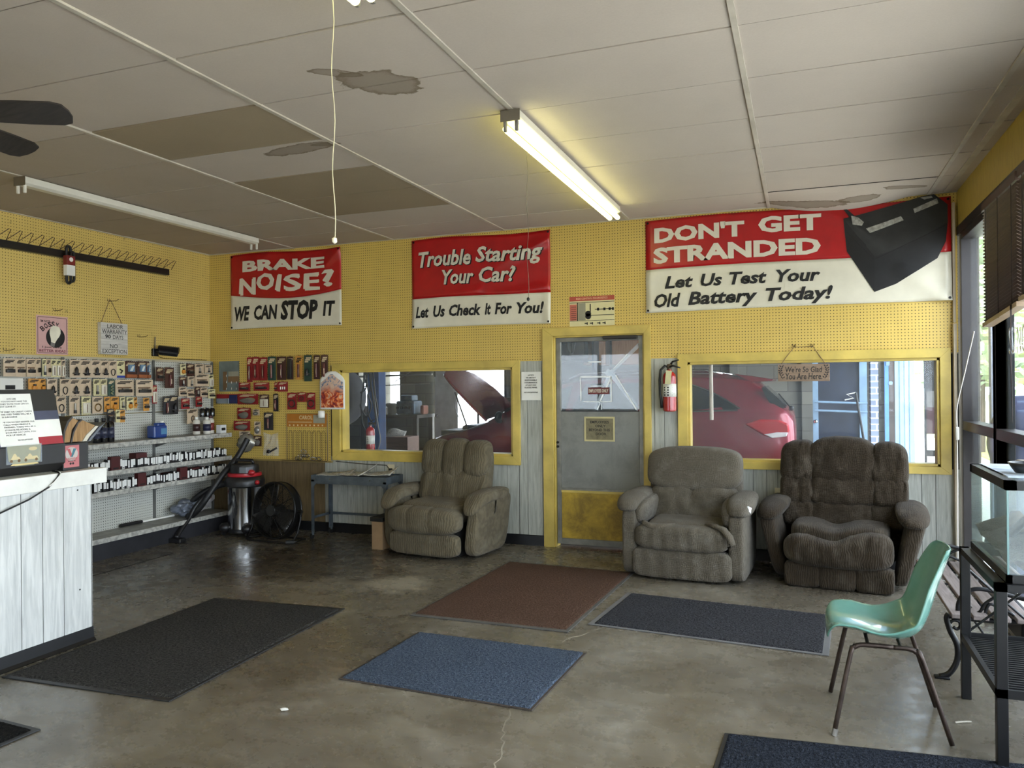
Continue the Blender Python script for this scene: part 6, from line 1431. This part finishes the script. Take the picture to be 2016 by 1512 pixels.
mh = mat('black rubber', (22, 22, 22), .6)
for k, (dx, zb, w_) in enumerate(((0, 1.02, .10), (.05, 1.12, .07), (-.04, 1.2, .08))):
    MB().tube(curve([(dx-.02, 0, 3.85), (dx-.01, 0, 1.75), (dx-w_, .02, 1.45), (dx-w_*.9, .02, zb+.1), (dx, .03, zb), (dx+w_*.8, .02, zb+.12), (dx+w_*.5, 0, 1.45), (dx+.01, 0, 1.72)], 6), .009, 7).build('loop', mh, t, smooth=True)
MB().ball((0, 0, 1.72), .05, 2, (1, 1, .8), .6).build('bundle_knot', mh, t)
MB().tube(curve([(.06, 0, 1.70), (.09, .0, 1.3), (.12, 0, 1.1), (.16, -.02, .95), (.13, -.03, .82)], 5), .007, 6).build('grey_cable', mat('grey cable', (120, 120, 120), .6), t, smooth=True)
t = thing('work_bench', 'dark cluttered work bench along the far garage wall', 'bench', (-6.75, 12.2, 0)); db = mat('oily wood', (64, 58, 52), .7, var=.25)
MB().box(-.95, .55, -.32, .36, .98, 1.04).build('bench_top', db, t)
for x in (-.9, .5):
    for y in (-.28, .32): MB().box(x-.04, x+.04, y-.04, y+.04, 0, .98).build('leg', db, t)
MB().box(-.9, .5, -.25, .3, .35, .38).build('lower_shelf', db, t)
t = thing('engine_block', 'grey blue engine block sitting on the far garage bench', 'engine', (-6.45, 12.1, 1.042)); eb = mat('grey blue casting', (84, 98, 110), .5, .4, var=.3, scale=12)
MB().box(-.2, .16, -.16, .16, 0, .24, .03).box(-.14, .1, -.12, .12, .22, .34, .03).build('block', eb, t)
for k in range(4): MB().tube([(-.15+.08*k, -.17, .12), (-.15+.08*k, -.20, .12)], .025, 10).build('port', mat('black iron', (30, 28, 27), .5, .5), t)
t = thing('bench_vise', 'dark drill press standing at the bench end by the far window', 'drill press', (-7.15, 12.05, 1.042)); MB().box(-.10, .10, -.12, .12, 0, .04).tube([(0, 0, .03), (0, 0, .70)], .03, 10).build('base_column', eb, t); MB().box(-.1, .1, -.2, .14, .55, .78, .02).tube([(0, -.14, .55), (0, -.14, .40)], .025, 10).build('head', m_trim, t); MB().box(-.05, .04, -.205, -.2, .62, .70).build('decal', M_PAPER, t)
t.name = 'drill_press'
for i, (x, z, w_, h_, m_, lb) in enumerate(((-6.80, 1.042, .14, .20, P_((140, 132, 116)), 'pale grinder guard on the far bench between press and engine'), (-6.16, 1.042, .08, .16, P_((150, 96, 80)), 'small striped carton at the door end of the far bench'))):
    o = MB().box(-w_/2, w_/2, -.1, .1, 0, h_, .03).build('bench_item', m_, None); o.location = (x-.06 if i == 0 else x-.04, 12.15, z); tag(o, lb, 'tool' if i == 0 else 'carton'); o.name = 'grinder_guard' if i == 0 else 'carton'
t = thing('wooden_crate', 'rust brown wooden crate on the garage floor before the bench', 'crate', (-6.2, 11.2, 0)); 
MB().box(-.28, .28, -.2, .2, 0, .72, .005).build('planks', wood('rusty crate wood', (96, 62, 44), (128, 88, 66), 0, .7), t)
o = MB().grid(lambda u, v: V(((u-.5)*.3, (v-.5)*.2, .03*sin(u*5)*v)), 8, 6).build('newspaper', m_news, None, smooth=True, solid=.003); o.location = (-6.2, 11.15, .725+.05); o.rotation_euler = (.5, 0, .3); tag(o, 'crumpled newspaper lying on the rust brown crate', 'newspaper')
t = thing('steel_cabinet', 'dark steel cabinet low behind the garage window near the crate', 'cabinet', (-7.6, 11.0, 0)); MB().box(-.4, .4, -.25, .25, 0, .95, .01).build('body', mat('dark steel', (58, 62, 66), .5, .3), t); MB().box(-.38, -.005, -.26, -.25, .05, .9).build('door', mat('dark steel door', (66, 70, 74), .5, .3), t); MB().box(.005, .38, -.26, -.25, .05, .9).build('door', mat('dark steel door', (66, 70, 74), .5, .3), t)
t = thing('white_door', 'white panelled door leaf standing open in the far garage doorway', 'door leaf', (-6.16, 12.5, 0)); wd = mat('white door paint', (226, 228, 228), .4)
MB().box(0, .45, -.02, .02, .01, 2.3, .003).build('leaf', wd, t)
for z0, z1 in ((.2, .95), (1.1, 1.95)): MB().box(.08, .37, -.026, -.02, z0, z1, .004).build('panel', wd, t)
MB().ball((.05, -.05, 1.0), .03, 2).build('knob', m_chr, t, smooth=True); MB().box(-.01, .02, -.025, .0, 1.7, 1.8).build('hinge', m_ci, t)
t = thing('wire_fan', 'large round wire fan guard seen against the bright far doorway', 'fan', (-5.25, 12.3, 0)); fr_ = MB()
fr_.tube([(.42*cos(a), 0, 1.2+.42*sin(a)) for a in [i*2*pi/40 for i in range(40)]], .006, 6, closed=True).tube([(.2*cos(a), 0, 1.2+.2*sin(a)) for a in [i*2*pi/24 for i in range(24)]], .004, 6, closed=True).build('guard', mat('grey wire', (150, 150, 150), .5), t)
MB().tube([(0, .02, 0), (0, .02, 1.2)], .02, 8).tube([(-.25, 0, .01), (.25, 0, .01)], .02, 8).build('stand', m_ci, t); MB().tube([(0, -.06, 1.2), (0, .06, 1.2)], .025, 14).build('motor', m_ci, t)
t = thing('parts_shelves', 'tall dark shelves crowded with parts behind the raised bonnet', 'shelves', (-3.85, 12.2, 0)); ds = mat('dark shelf steel', (44, 44, 46), .6)
for z in (.1, .7, 1.3, 1.9, 2.5): MB().box(-.75, .75, -.25, .25, z, z+.03).build('shelf', ds, t)
for x in (-.75, .75): MB().box(x-.02, x+.02, -.25, .25, 0, 2.6).build('upright', ds, t)
for k in range(10):
    w_, h_ = random.uniform(.08, .22), random.uniform(.12, .4); o = MB().box(-w_/2, w_/2, -.12, .12, 0, h_, .01).build('parts_carton', P_(((60, 54, 50), (96, 84, 70), (50, 54, 64))[k % 3]), None); o.location = (-4.45+.27*(k % 5), 12.15, 1.332 if k < 5 else 1.932); tag(o, '%s carton or can on the %s level of the dark parts shelves' % (('dark brown', 'tan', 'slate')[k % 3], 'middle' if k < 5 else 'upper'), 'carton', 'goods on the dark parts shelves')
for x, w_, lb in ((-3.16, .36, 'narrow wooden wall cupboard seen through the door glass at its hinge side'), (-2.62, .50, 'pale wooden wall cupboard seen in the middle of the door glass')):
    t = thing('wall_cupboard', lb, 'cupboard', (x, GY1-.33, 1.85)); cw = wood('cupboard wood', (150, 104, 70), (186, 140, 104), 2, .5)
    MB().box(-w_/2, w_/2, -.0, .33, 0, .75, .003).build('carcass', cw, t); MB().box(-w_/2+.01, w_/2-.01, -.02, 0, .01, .74, .003).build('door', cw, t); MB().ball((w_/2-.05, -.03, .1), .015, 1).build('knob', m_ci, t)
for i, (x, h_, r, c, lb) in enumerate(((-7.45, .22, .06, (150, 150, 146), 'pale can'), (-7.30, .16, .05, (70, 60, 50), 'dark squat can'), (-6.98, .26, .05, (60, 70, 90), 'tall slate can'), (-6.88, .14, .045, (190, 186, 172), 'small white can'))):
    o = MB().lathe([(r, 0), (r, h_*.9), (r*.8, h_*.92), (r*.5, h_)], seg=16).build('oil_can', P_(c), None, auto=40); o.location = (x, 11.98, 1.042); tag(o, lb+' at the front edge of the far garage bench', 'can')
t = thing('pipe_rail', 'long grey pipe rail with thin rods crossing the far garage wall above the bench', 'pipe', (-6.6, 12.575, 1.72))
MB().tube([(-1.3, 0, 0), (.35, 0, .03)], .02, 8).tube([(-1.2, 0, -.18), (.3, 0, -.14)], .012, 8).tube([(-.4, -.04, -.1), (.3, -.04, .28)], .008, 6).tube([(-.9, -.04, .3), (-.75, -.04, -.15)], .008, 6).build('rails', mat('grey conduit', (150, 148, 140), .5, .3), t)
for i, (x, z, r, lb) in enumerate(((-4.35, 2.25, .16, 'wide'), (-4.05, 2.30, .12, 'middle'), (-3.75, 2.2, .15, 'narrow'), (-3.45, 2.28, .13, 'end'))):
    o = MB().tube([(r*.45*cos(k*2*pi/20), 0, r*1.9*sin(k*2*pi/20)) for k in range(20)], .014, 6, closed=True).build('drive_belt', mh, None, smooth=True); o.location = (x, 11.93, z); tag(o, lb+' loop of black belts hanging at the front of the dark parts shelves', 'belt')
for i, (x, y, w_, h_, c, lb) in enumerate(((-6.75, 11.85, .3, .30, (70, 74, 80), 'slate toolbox on the lower shelf of the far bench'), (-7.15, 11.95, .26, .22, (110, 92, 70), 'tan box on the lower shelf of the far bench'))):
    o = MB().box(-w_/2, w_/2, -.1, .1, 0, h_, .01).build('tool_box', P_(c), None); o.location = (x, y+.15, .382); tag(o, lb, 'box')
# ---- things in the right window
t = thing('hanging_pipe', 'pale plastic pipe hanging just behind the right garage window', 'pipe', (-.80, 7.5, 1.19)); MB().tube([(0, 0, 0), (-.01, 0, 2.71)], .018, 12).build('pipe', mat('aged pvc', (196, 184, 168), .4), t)
YP = 9.75
struct(MB().box(.74, .82, YP-.02, YP+.2, 0, 3.2), 'garage_pier', NT('x').m)
pm = bpy.data.materials['x']; pm.name = 'pale brick pier'
def pier():
    n = NT('painted brick'); v = n.coord(); b = n.n('TexBrick'); b.inputs['Scale'].default_value = 1; b.inputs['Brick Width'].default_value = .20; b.inputs['Row Height'].default_value = .07; b.inputs['Mortar Size'].default_value = .008
    b.inputs['Color1'].default_value = lin((140, 150, 170)); b.inputs['Color2'].default_value = lin((122, 132, 152)); b.inputs['Mortar'].default_value = lin((206, 212, 220))
    mp = n.n('Mapping'); mp.inputs['Rotation'].default_value = (pi/2, 0, 0); n.l(v, mp.inputs[0]); n.l(mp.outputs[0], b.inputs[0]); n.set(b.outputs[0], .8); return n.m
m_pier = pier(); bpy.data.objects['garage_pier'].data.materials[0] = m_pier
t = thing('steel_door', 'dark navy steel door in a pale blue frame behind the right garage window', 'door', (.40, YP, 0)); nv = mat('navy door', (34, 42, 62), .35, .2, var=.2); pb = mat('pale blue frame', (130, 160, 186), .45)
MB().box(-.22, .22, -.02, .02, 0, 2.6).build('leaf', nv, t)
for x0_, x1_ in ((-.28, -.22), (.22, .30)): MB().box(x0_, x1_, -.05, .05, 0, 2.6).build('jamb', pb, t)
MB().tube([(-.26, -.08, 1.31), (.30, -.08, 1.29)], .012, 8).tube([(-.26, -.08, 1.21), (.30, -.08, 1.19)], .012, 8).build('push_bar', pb, t); MB().ball((-.25, -.07, 1.08), .025, 2).build('knob', m_chr, t, smooth=True)
t = thing('wire_cutter_pole', 'thin dark pole with a pale clip leaning behind the brown recliner', 'pole', (.66, 9.2, 0)); MB().tube([(.10, 0, 0), (-.11, 0, 1.42)], .013, 8).build('pole', m_ang, t); MB().tube([(-.11, 0, 1.42), (-.2, 0, 1.40), (-.13, 0, 1.36), (-.22, 0, 1.34)], .008, 6).build('clip', M_PAPER, t)
t.name = 'leaning_pole'
t = thing('gate_post', 'sky blue and brown steel posts standing side by side past the brick pier', 'post', (.94, YP+.05, 0)); MB().box(-.05, -.01, -.03, .03, 0, 3.1).build('blue_post', mat('sky blue post', (96, 146, 200), .5), t); MB().box(-.01, .05, -.03, .03, 0, 3.1).build('brown_post', mat('brown post', (66, 54, 48), .6), t); MB().box(-.035, .0, -.04, -.03, 1.72, 1.77).tube([(.01, -.04, 1.52), (.01, -.03, 1.52)], .022, 12).build('fixings', pb, t)
t = thing('sliding_door', 'pale blue sheet-metal sliding door at the right end of the garage', 'door', (1.095, YP+.06, 0)); MB().box(-.10, .10, -.02, .02, 0, 3.1).build('sheet', mat('pale blue sheet', (150, 186, 214), .5, var=.1), t)
for x in (-.05, 0, .05): MB().box(x-.004, x+.004, -.026, -.02, 0, 3.1).build('rib', mat('pale blue rib', (126, 166, 198), .5), t)
t = thing('yard_gate', 'dark gate with maroon and grey panels at the window edge', 'gate', (1.335, YP-1.4, 0)); t.location = (1.19, YP-1.2, 0)
MB().box(-.06, -.045, -.03, .03, 0, 3.1).box(.04, .06, -.03, .03, 0, 3.1).build('rails', m_trim, t); MB().box(-.045, .04, -.02, .02, 1.02, 1.28).build('maroon_panel', mat('maroon panel', (60, 30, 34), .6), t); MB().box(-.045, .04, -.02, .02, 1.28, 1.44).build('grey_panel', mat('grey panel', (90, 88, 84), .6), t); MB().box(-.045, .04, -.02, .02, 1.44, 3.1).build('dark_panel', m_trim, t); MB().box(-.045, .04, -.02, .02, .80, .86).build('dark_rail', m_trim, t)
# ---------------------------------------------------------------- outdoors, to the right of the shopfront
def outground():
    n = NT('pale forecourt'); v = n.coord(); n.set(n.mix(n.noise(v, 1.2, 6, .6), (196, 192, 182), (222, 218, 208)), .9); return n.m
struct(MB().box(XR+.2, 30, -30, 60, -.16, -.06).box(-40, XR+.2, GY1+.2, 60, -.16, -.06).box(-40, XR+.2, -30, YF-.12, -.16, -.06), 'forecourt_ground', outground())
struct(MB().box(3.5, 30, 14, 60, -.06, -.02), 'lawn_ground', mat('sunny lawn', (150, 164, 84), .9, var=.2, scale=3))
struct(MB().box(1.268, 1.347, 7.14, 7.18, -.06, 3.3), 'column_brick', m_pier)
t = thing('awning_post', 'grey blue steel post with a tan edge outside the shop window', 'post', (1.49, 6.6, -.06)); t.location = (1.425, 6.95, -.06); MB().box(-.05, .035, -.04, .04, 0, 3.1).build('post', mat('grey blue post', (120, 130, 150), .6), t); MB().box(.036, .06, -.02, .02, 0, 3.1).build('tan_edge', mat('tan edge', (176, 156, 132), .6), t)
def tree(label, x, y, h_, r, c):
    t = thing('tree', label, 'tree', (x, y, -.06)); MB().tube([(0, 0, 0), (.05, 0, h_*.3), (0, .05, h_*.6)], [.16, .12, .06], 8).build('trunk', mat('tree bark', (84, 72, 60), .9), t)
    lm = mat('leaf %d' % c[0], c, .7, var=.35, scale=2); f = MB(); rnd = random.Random(int(x*10+y))
    for k in range(900):
        a, b, q = rnd.uniform(0, 2*pi), rnd.uniform(-1, 1), rnd.uniform(.4, 1)**.5; s = math.sqrt(1-b*b)
        p = V((r*q*s*cos(a), r*q*s*sin(a), h_*.62+h_*.42*q*b)); d = rnd.uniform(.12, .22); M = Matrix.Rotation(rnd.uniform(0, 6), 3, 'Z')@Matrix.Rotation(rnd.uniform(0, 3), 3, 'X')
        f.quad(*[p+M@V((sx*d, sy*d, 0)) for sx, sy in ((-1, -.5), (1, -.5), (1, .5), (-1, .5))])
    f.build('foliage', lm, t, fix=False)['kind'] = 'stuff'
tree('pale green tree beyond the forecourt, seen above the person outside', 6.6, 26, 6.0, 2.3, (206, 214, 168)); tree('darker tree standing on the lawn edge further out', 3.6, 19.5, 5.2, 1.7, (180, 196, 160)); tree('yellow green tree far along the lawn behind the window post', 11.5, 32, 7.0, 2.9, (214, 216, 164))
t = thing('utility_lines', 'white rail fence across the lawn beyond the person', 'fence', (5.5, 20, -.02)); t.name = 'rail_fence'
for z in (1.0, .55): MB().box(-3, 4, -.03, .03, z, z+.10).build('rail', M_PAPER, t)
for x in (-3, -.7, 1.6, 3.95): MB().box(x-.05, x+.05, -.05, .05, 0, 1.2).build('fence_post', M_PAPER, t)
# ---- the person outside: one skinned body, navy long-sleeved clothes
pt = thing('person', 'person in a navy long-sleeved shirt seen from behind, standing outside the window', 'person', (1.575, 6.40, -.06), radians(-14))
def skin(name, vs, es, m_, parent, sub=2):
    me = bpy.data.meshes.new(name); me.from_pydata([v[:3] for v in vs], es, []); o = bpy.data.objects.new(name, me); COL.objects.link(o); o.parent = parent
    md = o.modifiers.new('skin', 'SKIN'); md.use_smooth_shade = True
    for i, v in enumerate(vs):
        d = me.skin_vertices[0].data[i]; d.radius = (v[3], v[4] if len(v) > 4 else v[3]); d.use_root = i == 0
    q = o.modifiers.new('sub', 'SUBSURF'); q.levels = q.render_levels = sub
    me.materials.append(m_); return o
navy = mat('navy cotton', (46, 52, 86), .85, var=.15, bump=.4, bscale=9); sk = mat('skin', (176, 128, 104), .6)
B = [(0, 0, .96, .165, .115), (0, 0, 1.12, .155, .11), (0, .01, 1.28, .175, .12), (0, 0, 1.41, .16, .10), (0, .0, 1.48, .065), (0, .0, 1.56, .058), (0, .02, 1.60, .07),
     (-.10, 0, .86, .095), (-.11, .02, .50, .07), (-.11, -.01, .10, .048), (.10, 0, .86, .095), (.11, .02, .50, .07), (.11, -.01, .10, .048),
     (-.165, 0, 1.43, .07), (-.25, -.02, 1.30, .056), (-.29, -.03, 1.14, .048), (-.27, .07, 1.0, .040), (-.245, .15, .90, .032),
     (.165, 0, 1.43, .07), (.25, -.02, 1.30, .056), (.29, -.03, 1.14, .048), (.27, .07, 1.0, .040), (.245, .15, .90, .032), (-.11, .1, .045, .04), (.11, .1, .045, .04)]
E_ = [(0, 1), (1, 2), (2, 3), (3, 4), (4, 5), (5, 6), (0, 7), (7, 8), (8, 9), (0, 10), (10, 11), (11, 12), (3, 13), (13, 14), (14, 15), (15, 16), (16, 17), (3, 18), (18, 19), (19, 20), (20, 21), (21, 22), (9, 23), (12, 24)]
skin('body', B, E_, navy, pt)
hd_ = MB(); hd_.ball((0, .02, 1.665), .098, 3, (.78, .98, 1.18)); hd_.ball((0, .118, 1.655), .016, 2, (.8, 1.2, 1.3)); hd_.ball((-.078, .02, 1.66), .022, 2, (.4, .8, 1.2)); hd_.ball((.078, .02, 1.66), .022, 2, (.4, .8, 1.2)).build('head', sk, pt, smooth=True)
MB().ball((-.032, .105, 1.685), .012, 1).ball((.032, .105, 1.685), .012, 1).build('eye', mat('eye', (60, 46, 40), .3), pt); MB().ball((0, .108, 1.615), .018, 1, (1.3, .5, .3)).build('mouth', mat('lips', (150, 90, 84), .5), pt)
MB().ball((0, .002, 1.70), .104, 3, (.82, .98, 1.02)).build('hair', mat('dark hair', (42, 34, 30), .8, bump=.5), pt, smooth=True)
for s in (-1, 1):
    hv = [(s*.245, .15, .90, .030, .022), (s*.24, .18, .865, .038, .018), (s*.235, .20, .83, .036, .016)]; he = [(0, 1), (1, 2)]
    for k in range(4):
        i = len(hv); dx = (k-1.5)*.019
        hv += [(s*.235+dx, .215, .80, .0095), (s*.232+dx, .225+.004*k, .77, .009), (s*.23+dx, .222, .745-.006*abs(k-1.5), .0075)]; he += [(2, i), (i, i+1), (i+1, i+2)]
    i = len(hv); hv += [(s*.205, .19, .85, .011), (s*.188, .205, .825, .010), (s*.183, .215, .80, .008)]; he += [(1, i), (i, i+1), (i+1, i+2)]
    skin('hand', hv, he, sk, pt)
